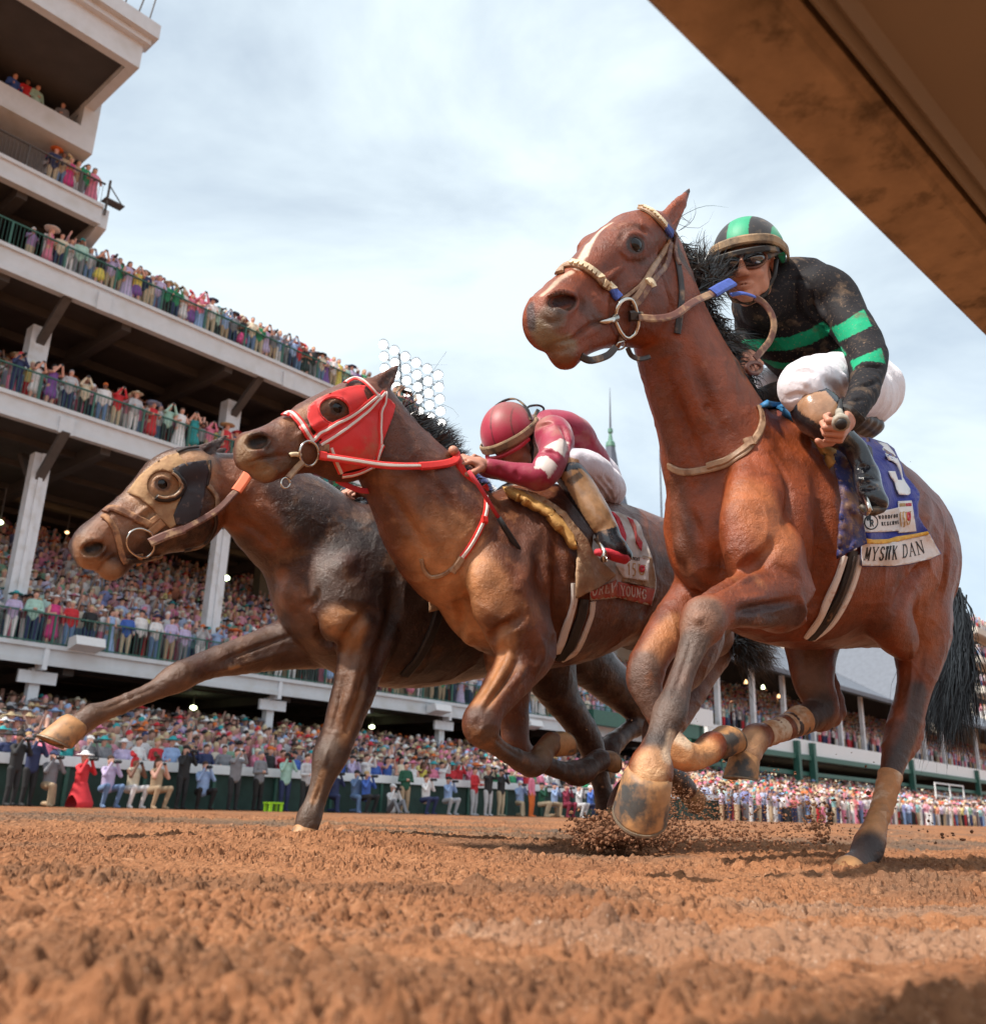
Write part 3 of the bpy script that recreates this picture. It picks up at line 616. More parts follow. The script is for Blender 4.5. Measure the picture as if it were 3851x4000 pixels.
# trackside rail in front of the crowd
DR = 25.0
tr_ = empty('trackside_rail', W(S_(697, DR), DR, GZ), 'white topped green rail along the far side of the track, behind the photographers', 'rail')
zrr = Hz(0, 2945, DR); print('rail z', zrr, Hz(1100, 3010, DR))
part('top_rail', lambda m: (prism(m, -4, 95, [(DR - .10, zrr - .22), (DR + .12, zrr - .22), (DR + .12, zrr + .03), (DR - .06, zrr + .04)], 0)), m_wpaint, tr_)
part('rail_panel', lambda m: bx(m, -4, 95, DR + .02, DR + .06, GZ, zrr - .14, 0), mat('dark_green_screen', (.018, .05, .040), .7, noise=(3, .3)), tr_)
for k in range(44): part('rail_post', lambda m, k=k * 2.2 - 4: bx(m, k - .05, k + .05, DR - .04, DR + .02, GZ, zrr - .141, 0), m_green, tr_)
m_apron = mat('apron_paving', (.16, .15, .14), .9, noise=(2, .2)); m = MB(); 
prism(m, -8, 120, [(DR + .2, GZ + .02), (DR + .2, GZ - .3), (D0 + 9, GZ - .3), (D0 + 9, GZ + .02)]); ap = m.build('apron', m_apron); tag(ap, 'paved apron under the standing crowd', kind='structure')
# ================================================================== horses
def cam_ray(bvh, px, py):
    d = ray(px, py); h = bvh.ray_cast(Vector(CAM), Vector(d))
    if h[0] is None: return None, None
    n = np.array(h[1]); return np.array(h[0]), (n if n @ d < 0 else -n)
class Skin:
    """a skinned solid in world space that can be carved, painted and dressed"""
    def __init__(s, V, F):
        s.V = V; s.F = F; s.col = np.ones((len(V), 3)) * .5; s.base = V.copy(); s.bv()
    def bv(s): s.bvh = BVHTree.FromPolygons(s.V.tolist(), s.F.tolist())
    def normals(s):
        a = s.V[s.F[:, 2]] - s.V[s.F[:, 0]]; b = s.V[s.F[:, 3]] - s.V[s.F[:, 1]]
        n = np.cross(a, b); N = np.zeros_like(s.V)
        for i in range(4): np.add.at(N, s.F[:, i], n)
        return N / (np.linalg.norm(N, axis=1)[:, None] + 1e-12)
    def smooth(s, it=2, lam=.5):
        E = np.concatenate([s.F[:, [0, 1]], s.F[:, [1, 2]], s.F[:, [2, 3]], s.F[:, [3, 0]]])
        cnt = np.bincount(np.concatenate([E[:, 0], E[:, 1]]), minlength=len(s.V))
        for _ in range(it):
            for l in (lam, -lam * .9):
                A = np.zeros_like(s.V)
                for d in range(3):
                    A[:, d] = np.bincount(E[:, 0], s.V[E[:, 1], d], len(s.V)) + np.bincount(E[:, 1], s.V[E[:, 0], d], len(s.V))
                s.V = s.V + l * (A / cnt[:, None] - s.V)
    def on(s, pts):
        out = []
        for p in pts:
            if len(p) == 3 and not isinstance(p, np.ndarray) : q = p
            h, n = cam_ray(s.bvh, p[0], p[1])
            if h is not None: out.append(h)
        return np.array(out)
    def _w(s, pts, R_, dense=6, taper=False):
        P = s.on(catmull(np.array(pts, float), dense) if len(pts) > 1 else np.array(pts, float))
        if len(P) == 0: return None
        lo, hi = P.min(0) - R_, P.max(0) + R_
        I = np.where(np.all((s.V > lo) & (s.V < hi), 1))[0]
        if len(I) == 0: return None
        Q = s.V[I]; D = np.full(len(I), 9.)
        if len(P) == 1: D = np.linalg.norm(Q - P[0], axis=1)
        T = np.zeros(len(I)); n = max(1, len(P) - 1)
        for i in range(len(P) - 1):
            if np.linalg.norm(P[i + 1] - P[i]) > .15: continue
            d, t = seg_dist(Q, P[i], P[i + 1]); c = d < D
            D[c] = d[c]; T[c] = (i + t[c]) / n
        w = np.clip(1 - (D / R_) ** 2, 0, 1) ** 2
        if taper and len(P) > 1 and np.linalg.norm(P[0] - P[-1]) > .02: w = w * np.clip(np.sin(np.pi * np.clip(T, .02, .98)), 0, 1) ** .8
        return I, w
    def carve(s, strokes):
        N = s.normals(); D = np.zeros(len(s.V))
        for pts, rp, amp in strokes:          # rp metres, amp metres (+ out, - in)
            r = s._w(pts, rp, taper=True)
            if r is not None: D[r[0]] += r[1] * amp * (1.5 if rp > .0145 else 1.15)
        s.V = s.V + N * D[:, None]; s.bv()
    def paint(s, strokes):
        for pts, rp, c, a in strokes:
            r = s._w(pts, rp)
            if r is not None:
                w = np.clip(r[1] * 1.6, 0, 1)[:, None] * a
                s.col[r[0]] = s.col[r[0]] * (1 - w) + np.array(c) * w
    def obj(s, name, mt, parent):
        me = mesh_np(name, s.V, s.F, [mt]); color_attr(me, s.col)
        return link(name, me, parent)
def strap(sk, pts, w, t, name, mt, parent, dense=8, lift=.002, flip=None, round_=False, edge=None):
    """a leather strap lying on a skin: centre line in photograph pixels, or 3-tuples (px, py, metres off the skin)"""
    P = catmull(np.array([list(p) + [0] * (3 - len(p)) for p in pts], float), dense)
    C_, N_ = [], []
    for px, py, off in P:
        h, n = cam_ray(sk.bvh, px, py)
        if h is None: continue
        if C_ and np.linalg.norm(h + n * off - C_[-1]) > .14: continue
        C_.append(h + n * (lift + off)); N_.append(n)
    C_ = np.array(C_); N_ = np.array(N_)
    for _ in range(2):
        if len(C_) > 4:
            C_[1:-1] = .5 * C_[1:-1] + .25 * (C_[:-2] + C_[2:]); N_[1:-1] = .5 * N_[1:-1] + .25 * (N_[:-2] + N_[2:])
    return ribbon(C_, N_, w, t, name, mt, parent)
def ribbon(C_, N_, w, t, name, mt, parent, prof=None):
    C_ = np.asarray(C_, float); N_ = np.asarray(N_, float); m = MB(); n = len(C_)
    if n < 2: return None
    prof = [(-.5, 0), (-.5, .6), (-.32, 1), (.32, 1), (.5, .6), (.5, 0)]; k = len(prof)
    vs = []
    wl = w if hasattr(w, '__len__') else [w] * n
    for i in range(n):
        T = C_[min(i + 1, n - 1)] - C_[max(i - 1, 0)]; T /= np.linalg.norm(T) + 1e-9
        S = np.cross(T, N_[i]); S /= np.linalg.norm(S) + 1e-9; N = np.cross(S, T)
        wi = np.interp(i / (n - 1), np.linspace(0, 1, len(wl)), wl)
        for a, b in prof: vs.append(C_[i] + S * a * wi + N * b * t)
    fs = []
    for i in range(n - 1):
        for j in range(k):
            fs.append((i * k + j, i * k + (j + 1) % k, (i + 1) * k + (j + 1) % k, (i + 1) * k + j))
    fs.append(tuple(range(k))[::-1]); fs.append(tuple((n - 1) * k + j for j in range(k)))
    m.add(vs, fs)
    return m.build(name, mt, parent, smooth=False)
def free_strap(P3, w, t, name, mt, parent, nrm=None, dense=8):
    """a strap hanging free in the air through world points"""
    P = catmull(np.array(P3, float), dense)
    if nrm is None: nrm = -_f
    N_ = np.array([nrm] * len(P)) if np.ndim(nrm) == 1 else catmull(np.array(nrm, float), dense)
    return ribbon(P, N_, w, t, name, mt, parent)

hoof_mat = mat('hoof_horn', (.42, .21, .085), .55, stains=[(9, (.06, .055, .05), .50, .60), (25, (.30, .15, .07), .5, .75)], noise=(40, .25), bump=(60, .3, .004))
shoe_mat = mat('worn_steel', (.22, .17, .12), .6, metal=.4, noise=(50, .3))
def hoof(F, c, d, toe, size, parent, dark=0):
    """horn capsule: c coronet centre, d towards the sole, toe forwards (local vectors)"""
    c = np.array(c, float); d = np.array(d, float); d /= np.linalg.norm(d)
    toe = np.array(toe, float); toe -= d * (toe @ d); toe /= np.linalg.norm(toe); sd_ = np.cross(d, toe)
    m = MB(); n = 28; rings = []
    prof = [(-.10, .80, 0), (0, .88, 0), (.06, .92, .02), (.5, .98, .09), (.95, 1.04, .18), (1.0, 1.03, .19), (1.0, .80, .16), (.93, .72, .14), (.91, .05, .12)]
    vs = []
    for t, r, sl in prof:
        for k in range(n):
            a = 2 * math.pi * k / n; x = math.cos(a); y = math.sin(a)
            fx = x * (1.08 if x > 0 else .80 + .10 * (1 - abs(y)))
            if x < -.55: fx *= .86 + .1 * abs(y)
            h = t * 1.6 * (1 - .28 * (1 - x) * .5 * (1 if t > 0 else 0))     # heels lower than toe
            vs.append(F.world(c + (toe * (fx * r + sl) + sd_ * y * r * .95 + d * h) * size))
    fs = [(i * n + k, i * n + (k + 1) % n, (i + 1) * n + (k + 1) % n, (i + 1) * n + k) for i in range(len(prof) - 1) for k in range(n)]
    fs.append(tuple((len(prof) - 1) * n + k for k in range(n))); fs.append(tuple(range(n))[::-1])
    m.add(vs, fs); o = m.build('hoof', hoof_mat, parent, smooth=True)
    me = o.data; me.materials.clear(); me.materials.append(hoof_mat)
    # the shoe: a flat horseshoe under the wall
    m = MB(); ns = 22; vs = []
    for k in range(ns + 1):
        a = R(-140) + R(280) * k / ns; x, y = math.cos(a), math.sin(a)
        fx = x * (1.08 if x > 0 else .84)
        for rr, hh in ((1.05, 0), (1.05, .09), (.80, .09), (.80, 0)):
            h = (1.6 * (1 - .28 * (1 - x) * .5)) + hh
            vs.append(F.world(c + (toe * (fx * rr + .23) + sd_ * y * rr * .95 + d * h) * size))
    fs = [(i * 4 + k, i * 4 + (k + 1) % 4, (i + 1) * 4 + (k + 1) % 4, (i + 1) * 4 + k) for i in range(ns) for k in range(4)]
    fs += [(3, 2, 1, 0), (ns * 4, ns * 4 + 1, ns * 4 + 2, ns * 4 + 3)]
    m.add(vs, fs); m.build('horseshoe', shoe_mat, o)
    return o
def coat_mat(name, rough=.5, mud=None, sheen=0):
    b = [(260, .6, .004), (90, .5, .006), (20, .4, .016)]
    st = [(7, mud[0], mud[1], mud[2]), (60, mud[0], mud[1] + .06, mud[2] + .16)] if mud else None
    mt = mat(name, (.3, .1, .03), rough - .12, spec=.42, attr='col', noise=(15, .42), bump=b, sheen=sheen, stains=st)
    return mt
eye_mat = mat('horse_eye', (.006, .004, .004), .16, spec=.35, coat=.15)
hair_mat = mat('black_hair', (.012, .009, .008), .35, spec=.6)
def hair(name, roots, tips, wid, parent, seed=0, mt=None, sag=.02, wave=.02, steps=6, per=1):
    """locks: thin tapering ribbons from roots to tips (world points)"""
    rg = random.Random(seed); vs = []; fs = []
    for r, t in zip(roots, tips):
        for _ in range(per):
            r1 = r + np.array([rg.gauss(0, .006) for _ in range(3)]); t1 = t + np.array([rg.gauss(0, wave * 1.6) for _ in range(3)])
            off = np.array([rg.gauss(0, wave) for _ in range(3)]); off2 = np.array([rg.gauss(0, wave) for _ in range(3)])
            b = len(vs); w0 = wid * rg.uniform(.5, 1.3); S = np.cross(t1 - r1, ray(*proj(r1))); S /= np.linalg.norm(S) + 1e-9
            ax = np.array([rg.gauss(0, .4) for _ in range(3)]); S = S + ax; S /= np.linalg.norm(S)
            for i in range(steps + 1):
                q = i / steps; p = r1 * (1 - q) + t1 * q + off * math.sin(q * 3.1) + off2 * math.sin(q * 6.2) * .6; p = p + np.array([0, 0, -sag * q * q])
                w = w0 * (1 - q * .92); vs += [p - S * w, p + S * w]
            for i in range(steps): fs.append((b + 2 * i, b + 2 * i + 1, b + 2 * i + 3, b + 2 * i + 2))
    return link(name, mesh_np(name, np.array(vs), np.array(fs), [mt or hair_mat], smooth=True), parent)
def horse(F, S, h=.0065):
    """S: the horse's measurements: chains of (px, py, radius in px, across scale, across offset in metres)"""
    def K(px, py, r, sv=1.0, v=0.0):
        p = F.l(px, py, v); z = (F.world(p) - CAM) @ _f
        return p, r * z / FX, sv
    allp = [K(*q) for ch in S['chains'] for q in ch[0]]
    lo = np.min([p - r * 1.15 - .05 for p, r, s_ in allp], 0); hi = np.max([p + r * 1.15 + .05 for p, r, s_ in allp], 0)
    g = Sdf(lo, hi, h)
    for i, ch in enumerate(S['chains']):
        g.chain([K(*q) for q in ch[0]], k=ch[1] * (1.25 if i < 4 else 1), dense=3, lim=9 if i < 4 else .28)
    for e in S.get('ells', []):                     # (px,py,v, ru,rv,rw metres, tilt deg, k, sub)
        c = F.l(e[0], e[1], e[2]); a = R(e[6]); ca, sa = math.cos(a), math.sin(a)
        g.ell(c, e[3:6], [[ca, 0, sa], [0, 1, 0], [-sa, 0, ca]], k=e[7], sub=len(e) > 8 and e[8])
    for ch in S.get('cuts', []):
        g.chain([K(*q) for q in ch[0]], k=ch[1], sub=True, dense=4)
    V, Fc = g.skin()
    sk = Skin(F.world(V), Fc); sk.loc = V
    del g
    sk.smooth(3)
    for sc_, am_ in ((5.5, .0035), (9.0, .0022)):
        n_ = vnoise(V * np.array([1, 1, .8]), sc_, 33, 2); r_ = np.clip(1 - np.abs(2 * n_ - 1), 0, 1) ** 14
        sk.V = sk.V + sk.normals() * (r_ * am_)[:, None]
    sk.bv()
    return sk, K
# ------------------------------------------------------------------ the leading horse, nearest the rail
H1 = Frame(3130, 2.9, 40)
S1 = dict(chains=[
    ([(2552, 905, 66, 1.2), (2470, 935, 92, 1.28), (2388, 995, 90, 1.35), (2312, 1052, 74, 1.20), (2240, 1118, 62, 1.05), (2175, 1176, 58, 1.10), (2128, 1222, 55, 1.20)], .025),
    ([(2128, 1222, 52, 1.2), (2130, 1270, 50, 1.25), (2146, 1318, 38, 1.15)], .03),
    ([(2205, 1385, 42, 1.1), (2270, 1345, 34, 1.1), (2340, 1305, 44, 1.1), (2400, 1255, 78, .75)], .025),
    ([(2200, 1330, 54, 1.0), (2270, 1240, 72, .95), (2370, 1150, 110, .75), (2475, 1200, 140, .74), (2482, 1110, 126, .8)], .03),
    ([(2590, 975, 80, .9), (2592, 1130, 125, .80), (2622, 1285, 155, .74), (2662, 1385, 166, .76), (2717, 1520, 184, .80), (2795, 1700, 208, .88), (2865, 1900, 250, .9)], .05),
    ([(2890, 2100, 262, .98), (2985, 2080, 370, .85), (3075, 2060, 430, .74), (3240, 2100, 392, .82), (3340, 2140, 346, .88), (3415, 2175, 315, .88)], .06),
    ([(2975, 1780, 110, .6, .12), (2940, 2050, 145, .6, .17), (3000, 2230, 155, .7, .19), (3040, 2330, 130, .8, .20)], .06),
    ([(3060, 2335, 130, .8, .20), (2930, 2340, 104, .85, .215), (2825, 2372, 80, .95, .22), (2752, 2420, 70, 1, .22), (2712, 2510, 54, 1, .22), (2678, 2600, 44, 1, .22), (2645, 2700, 44, 1, .22), (2614, 2790, 60, 1, .22), (2578, 2880, 48, 1, .22), (2550, 2960, 58, 1, .22), (2536, 3020, 84, 1, .22)], .02),
    ([(2800, 2280, 150, .8, -.14), (2670, 2400, 95, .9, -.17), (2580, 2500, 72, 1, -.17), (2530, 2590, 66, 1, -.17), (2516, 2660, 62, 1, -.17), (2550, 2760, 44, 1, -.15), (2600, 2860, 40, 1, -.13), (2655, 2945, 56, 1, -.12), (2730, 2955, 44, 1, -.12), (2782, 2912, 54, 1, -.12)], .02),
    ([(3490, 2120, 190, .7, .12), (3555, 2330, 182, .6, .14), (3590, 2480, 118, .75, .14), (3582, 2620, 80, .8, .14), (3552, 2760, 62, .8, .13), (3520, 2870, 62, .8, .12), (3492, 2980, 48, .85, .12), (3468, 3080, 36, 1, .12), (3420, 3220, 36, 1, .12), (3392, 3310, 50, 1, .12), (3358, 3364, 42, 1, .12), (3336, 3396, 54, 1, .12)], .03),
    ([(3480, 2180, 140, .6, .17), (3440, 2350, 120, .7, .18), (3520, 2500, 80, .7, .17)], .08),
    ([(3300, 2200, 200, .6, -.15), (3180, 2430, 135, .7, -.16), (3170, 2560, 96, .75, -.15), (3180, 2680, 76, .8, -.14), (3215, 2770, 60, .8, -.13), (3140, 2810, 50, .9, -.13), (3060, 2845, 42, 1, -.13), (2990, 2868, 40, 1, -.13), (2948, 2888, 52, 1, -.13), (2925, 2930, 44, 1, -.13), (2912, 2950, 52, 1, -.13)], .025),
    ([(3590, 2740, 20, 1, .12), (3574, 2870, 32, .8, .12), (3530, 2960, 28, .8, .12)], .02),
    ([(3245, 2640, 22, 1, -.13), (3268, 2775, 34, .8, -.13), (3200, 2830, 30, .8, -.13)], .02),
    ([(2598, 888, 42, .7, .05), (2632, 830, 34, .7, .06), (2666, 780, 18, .8, .06), (2692, 738, 5, 1, .06)], .012),
    ([(2550, 870, 34, .8, -.055), (2580, 850, 22, .8, -.06), (2620, 840, 10, .8, -.06)], .012),
  ], ells=[
    (2482, 945, .070, .055, .020, .040, 40, .04),
    (2310, 975, -.070, .050, .026, .040, 40, .04),
    (2196, 1182, .042, .056, .026, .040, 30, .02),
    (2125, 1190, -.036, .040, .022, .032, 40, .02),
    (2205, 1385, 0, .042, .036, .032, 0, .02),
    (2742, 2425, .22, .05, .048, .056, 30, .03),
  ], cuts=[
    ([(2244, 1170, 18, .9, .062), (2202, 1182, 34, .9, .058), (2158, 1186, 27, .9, .050)], .006),
    ([(2666, 795, 9, 1, .078), (2642, 832, 14, 1, .080), (2622, 862, 9, 1, .078)], .008),
  ])
sk1, K1 = horse(H1, S1, .006)
def circle(cx, cy, rx, ry, tilt=0, a0=0, a1=360, n=14):
    o = []
    for i in range(n + 1):
        a = R(a0 + (a1 - a0) * i / n); x, y = rx * math.cos(a), ry * math.sin(a); t = R(tilt)
        o.append((cx + x * math.cos(t) - y * math.sin(t), cy + x * math.sin(t) + y * math.cos(t)))
    return o
sk1.carve([
    (circle(2482, 948, 46, 36, 15, 190, 330), .012, .005), ([(2482, 954)], .030, -.003), (circle(2482, 960, 76, 66, 15, 20, 150), .014, -.005), (circle(2478, 950, 80, 70, 15, 200, 330), .014, -.004),
    ([(2500, 880), (2530, 905)], .02, -.006), ([(2440, 905), (2420, 940)], .015, -.004),
    ([(2440, 1030), (2385, 1075), (2330, 1110)], .016, .007), ([(2440, 1065), (2390, 1110), (2340, 1140)], .02, -.006),
    ([(2420, 1090), (2392, 1180), (2405, 1280), (2450, 1330)], .02, -.007),
    (circle(2192, 1180, 62, 42, -2, 150, 400), .012, .007), ([(2260, 1150), (2275, 1190), (2250, 1230)], .016, -.006),
    ([(2150, 1345), (2232, 1324), (2270, 1294), (2310, 1268), (2350, 1256), (2378, 1258)], .009, -.014), ([(2225, 1345), (2290, 1308), (2340, 1290)], .010, .004),
    ([(2330, 1210), (2350, 1235)], .008, -.003), ([(2310, 1225), (2325, 1250)], .008, -.003), ([(2290, 1240), (2300, 1262)], .008, -.003),
    ([(2165, 1380), (2200, 1370), (2240, 1350)], .012, -.005),
    ([(2100, 1230), (2150, 1260), (2210, 1240)], .014, -.005),
    ([(2320, 1110), (2350, 1160), (2340, 1200)], .006, .003), ([(2350, 1160), (2300, 1190)], .006, .002),
    ([(2560, 1000), (2600, 1100), (2625, 1200), (2600, 1300)], .02, -.010),
    ([(2580, 1400), (2640, 1560), (2700, 1720), (2760, 1880)], .03, -.010), ([(2640, 1400), (2700, 1560), (2760, 1700)], .05, .008),
    ([(2700, 1380), (2760, 1560), (2850, 1720)], .03, -.006), ([(2745, 1600), (2775, 1580)], .014, -.008),
    ([(2699, 2336), (2819, 2283), (2960, 2190), (3040, 2110)], .030, -.018), ([(2885, 2170)], .085, .006), ([(2799, 2110), (2815, 2270)], .035, -.014),
    ([(2740, 2240)], .06, .008), ([(2680, 1980), (2740, 2120)], .03, -.008), ([(2640, 2080), (2670, 2200)], .04, .008),
    ([(2960, 1700), (3020, 1850), (3010, 2000)], .07, .010), ([(3080, 1800), (3110, 2050), (3080, 2250)], .08, .012),
    ([(2990, 1760), (3060, 1900), (3060, 2080)], .025, -.006),
    ([(3200, 1800), (3215, 2130), (3190, 2340), (3120, 2470)], .055, -.020),
    ([(2870, 2392), (2980, 2375), (3110, 2345)], .018, -.012), ([(2880, 2350), (3000, 2330)], .020, .006), ([(2900, 2430), (3040, 2430)], .025, .007),
    ([(2790, 2300), (2900, 2262), (3000, 2230)], .02, .006), ([(3120, 2320), (3135, 2400), (3110, 2460)], .018, .009),
    ([(3634, 2197), (3561, 2263), (3480, 2400)], .035, -.016), ([(3700, 2050), (3690, 2250), (3640, 2400)], .03, -.008), ([(3640, 1950), (3600, 2120)], .05, .008),
    ([(3560, 2500), (3560, 2650), (3530, 2780)], .012, .004), ([(3620, 2480), (3590, 2660), (3560, 2800)], .014, -.006), ([(3540, 2560), (3620, 2670)], .004, .003),
    ([(2705, 2480), (2665, 2620), (2620, 2740)], .012, -.005), ([(2760, 2500), (2710, 2620)], .010, .004), ([(2735, 2395), (2720, 2440)], .016, .006),
    
    (circle(2480, 1195, 90, 95, 0, 200, 330, 8), .02, .003),
])
BAY = np.array([.225, .047, .012])
sk1.V = sk1.V + sk1.normals() * ((vnoise(sk1.loc, 7, 9, 2) - .5) * .012)[:, None] * sstep(-.75, -.35, sk1.loc[:, 0])[:, None]; sk1.bv()
nz = vnoise(sk1.loc, 3.0, 1)[:, None]; nz2 = vnoise(sk1.loc, 12, 5)[:, None]
sk1.col = BAY * (.55 + .75 * nz) * (.8 + .4 * nz2)
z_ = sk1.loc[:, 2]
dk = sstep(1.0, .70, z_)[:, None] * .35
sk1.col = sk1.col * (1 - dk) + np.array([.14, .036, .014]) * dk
BLK = (.045, .030, .026); GREY = (.17, .11, .085); WH = (.62, .44, .30)
sk1.paint([
    ([(2760, 2390), (2725, 2440), (2700, 2520)], .085, (.20, .125, .085), .7), ([(2900, 2400), (3120, 2410)], .055, (.06, .035, .035), .8),
    ([(2700, 2520), (2650, 2690), (2630, 2740)], .07, (.085, .052, .038), .9), ([(2615, 2780), (2585, 2880)], .075, (.055, .035, .028), 1),
    ([(2548, 2985), (2528, 3060)], .062, (.60, .30, .14), 1), ([(2625, 2880), (2605, 2960)], .022, (.70, .48, .32), 1), ([(2580, 3030), (2500, 3030)], .02, (.72, .42, .22), 1),
    ([(2640, 2440), (2560, 2540)], .06, (.45, .19, .08), .8), ([(2520, 2600), (2515, 2680), (2560, 2780)], .08, (.11, .068, .05), .85),
    ([(2680, 2945), (2760, 2940)], .08, (.62, .30, .13), 1), ([(2650, 2880), (2680, 2900)], .03, (.75, .55, .38), 1),
    ([(3470, 3100), (3420, 3230), (3400, 3290)], .06, (.48, .22, .09), 1), ([(3590, 2700), (3560, 2860), (3500, 3000)], .05, BLK, .85), ([(3500, 2850), (3480, 3000)], .05, BLK, .5), ([(3400, 3325), (3360, 3365), (3330, 3410)], .095, (.045, .028, .026), 1),
    ([(3170, 2560), (3180, 2680)], .09, (.14, .075, .045), .8), ([(3220, 2760), (3140, 2820)], .08, BLK, .9), ([(2950, 2890), (2920, 2950)], .07, (.50, .27, .14), 1),
    ([(2165, 1230), (2120, 1280), (2140, 1330)], .055, (.17, .11, .075), .9), ([(2100, 1290), (2150, 1340), (2220, 1345)], .04, (.24, .17, .10), .8),
    ([(2210, 1390), (2160, 1370)], .04, (.16, .085, .05), .8), ([(2290, 1200), (2330, 1250)], .04, (.08, .045, .035), .6), ([(2070, 1200), (2075, 1270)], .025, (.05, .035, .035), .9),
    (circle(2192, 1182, 50, 32), .012, (.10, .06, .045), .9), ([(2232, 1166), (2170, 1184)], .022, (.035, .008, .010), 1),
    (circle(2482, 956, 30, 25, 15), .011, BLK, .95), ([(2420, 950), (2440, 900), (2490, 885)], .018, (.12, .05, .03), .6), ([(2480, 1010), (2520, 1020)], .02, (.10, .045, .03), .6),
    ([(2385, 872), (2345, 900), (2310, 945), (2285, 1000)], .0115, (.72, .55, .42), 1), ([(2300, 950), (2270, 1010), (2255, 1045)], .016, (.66, .48, .36), 1),
    ([(2230, 1062), (2185, 1090), (2150, 1125), (2120, 1150)], .013, (.60, .40, .28), .9),
    ([(2640, 1900), (2660, 2080), (2690, 2250)], .07, (.13, .045, .022), .8), ([(2570, 1560), (2620, 1750)], .06, (.15, .055, .03), .6), ([(2520, 1390), (2640, 1350)], .03, (.14, .05, .03), .6),
    ([(2950, 1950), (3030, 2080)], .12, (.44, .15, .050), .5), ([(2900, 2230)], .07, (.30, .08, .03), .5), ([(3650, 2250), (3600, 2500)], .12, (.36, .10, .03), .5),
    ([(3400, 3325), (3360, 3365), (3330, 3410)], .095, (.045, .028, .026), 1),
    ([(3300, 2480), (3450, 2420)], .08, (.10, .03, .018), .6),
    ([(2600, 900), (2690, 1050), (2800, 1250), (2900, 1460)], .03, BLK, .8), ([(2690, 745)], .03, BLK, .9),
])
h1 = empty('racehorse', H1.world(H1.l(3130, 2490)) * np.array([1, 1, 0]), 'bay racehorse with white blaze and blue number 3 saddle cloth, nearest the rail', 'horse', 'racehorses')
m_coat1 = coat_mat('bay_coat', .50, ((.34, .12, .045), .62, .78))
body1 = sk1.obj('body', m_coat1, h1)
def eye(sk, px, py, r, parent, sink=.6):
    h, n = cam_ray(sk.bvh, px, py)
    bm = bmesh.new(); bmesh.ops.create_uvsphere(bm, u_segments=24, v_segments=16, radius=r)
    me = bpy.data.meshes.new('eye'); bm.to_mesh(me); bm.free(); me.materials.append(eye_mat)
    me.polygons.foreach_set('use_smooth', [True] * len(me.polygons))
    o = link('eye', me, parent); o.location = parent.matrix_world.inverted() @ Vector(h - n * r * sink); o.matrix_parent_inverse = Matrix()
    return o
eye(sk1, 2484, 955, .0265, h1, .60)
def hf(F, c, s, v, toe, size, par): 
    a = F.l(c[0], c[1], v); b = F.l(s[0], s[1], v + (s[2] if len(s) > 2 else 0)); return hoof(F, a, b - a, toe, size, par)
hf(H1, (2532, 3030), (2505, 3150, -.035), .22, (-.8, .75, -.1), .062, h1)
hf(H1, (2800, 2905), (2870, 2845), -.12, (.6, 0, -.7), .052, h1)
hf(H1, (3330, 3400), (3305, 3450), .12, (-1, .1, -.2), .054, h1)
hf(H1, (2912, 2958), (2900, 3050), -.13, (-1, .1, -.1), .052, h1)
def bandage(F, pts, name, mt, parent):
    P = catmull(np.array([list(F.l(p[0], p[1], p[3])) + [p[2]] for p in pts]), 10); W = F.world(P[:, :3])
    z = (W - CAM) @ _f; m = MB(); rr = P[:, 3] * z / FX
    rr = rr * (1 + .035 * np.sin(np.arange(len(rr)) * 1.7)); m.tube(list(W), list(rr), 20); return m.build(name, mt, parent, smooth=True)
bmat = mat('muddy_bandage', (.66, .50, .36), .8, stains=[(9, (.50, .22, .09), .36, .50), (40, (.42, .20, .09), .5, .65)], noise=(30, .15), bump=(90, .5, .003))
bandage(H1, [(3478, 3026, 46, .12), (3450, 3140, 43, .12), (3420, 3225, 43, .12), (3404, 3285, 52, .12)], 'leg_bandage', bmat, h1)
bandage(H1, [(3130, 2812, 58, -.13), (3060, 2845, 48, -.13), (2985, 2872, 48, -.13)], 'leg_bandage', bmat, h1)
# mane and tail
rg = random.Random(3)
def crest(F, pts, v=0.0): return [F.world(F.l(x, y, v)) for x, y in pts]
def rows(pts, n):
    return catmull(np.array(pts, float), max(1, n // (len(pts) - 1)))[:n]
rt = rows([(2630, 930), (2700, 1040), (2790, 1210), (2880, 1390), (2950, 1520)], 150)
tp = [(x + 40 + 45 * math.sin(y * .02) + rg.gauss(0, 16), y + 55 + rg.gauss(0, 28)) for x, y in rt]
hair('mane', [H1.world(H1.l(x - 22, y + 14, rg.uniform(-.02, .02))) for x, y in rt], [H1.world(H1.l(x, y, rg.uniform(-.06, .05))) for x, y in tp], .0022, h1, 1, wave=.012, per=16, sag=.03, steps=8)
tuft = [(2690 + rg.uniform(0, 60), 1040 + rg.uniform(0, 130)) for _ in range(70)]
hair('mane_tuft', [H1.world(H1.l(x, y, rg.uniform(-.03, .03))) for x, y in tuft], [H1.world(H1.l(2800 + rg.gauss(0, 44), 1075 + rg.gauss(0, 46), rg.uniform(-.05, .05))) for _ in tuft], .0028, h1, 12, wave=.012, per=22, sag=-.01, steps=8)
fl = [(2640, 830), (2655, 900), (2660, 960), (2640, 850)]
hair('forelock', [H1.world(H1.l(x, y, .02)) for x, y in fl * 2], [H1.world(H1.l(x + rg.uniform(40, 110), y + rg.uniform(-90, 30), rg.uniform(-.05, .08))) for x, y in fl * 2], .0016, h1, 2, wave=.02, per=1, sag=-.02)
tr = [(3735 + rg.uniform(-20, 15), 2330 + rg.uniform(-30, 60)) for _ in range(150)]
tt = [(3690 + rg.gauss(0, 50) - .0 * i, 2790 + rg.gauss(0, 60)) for i in range(150)]
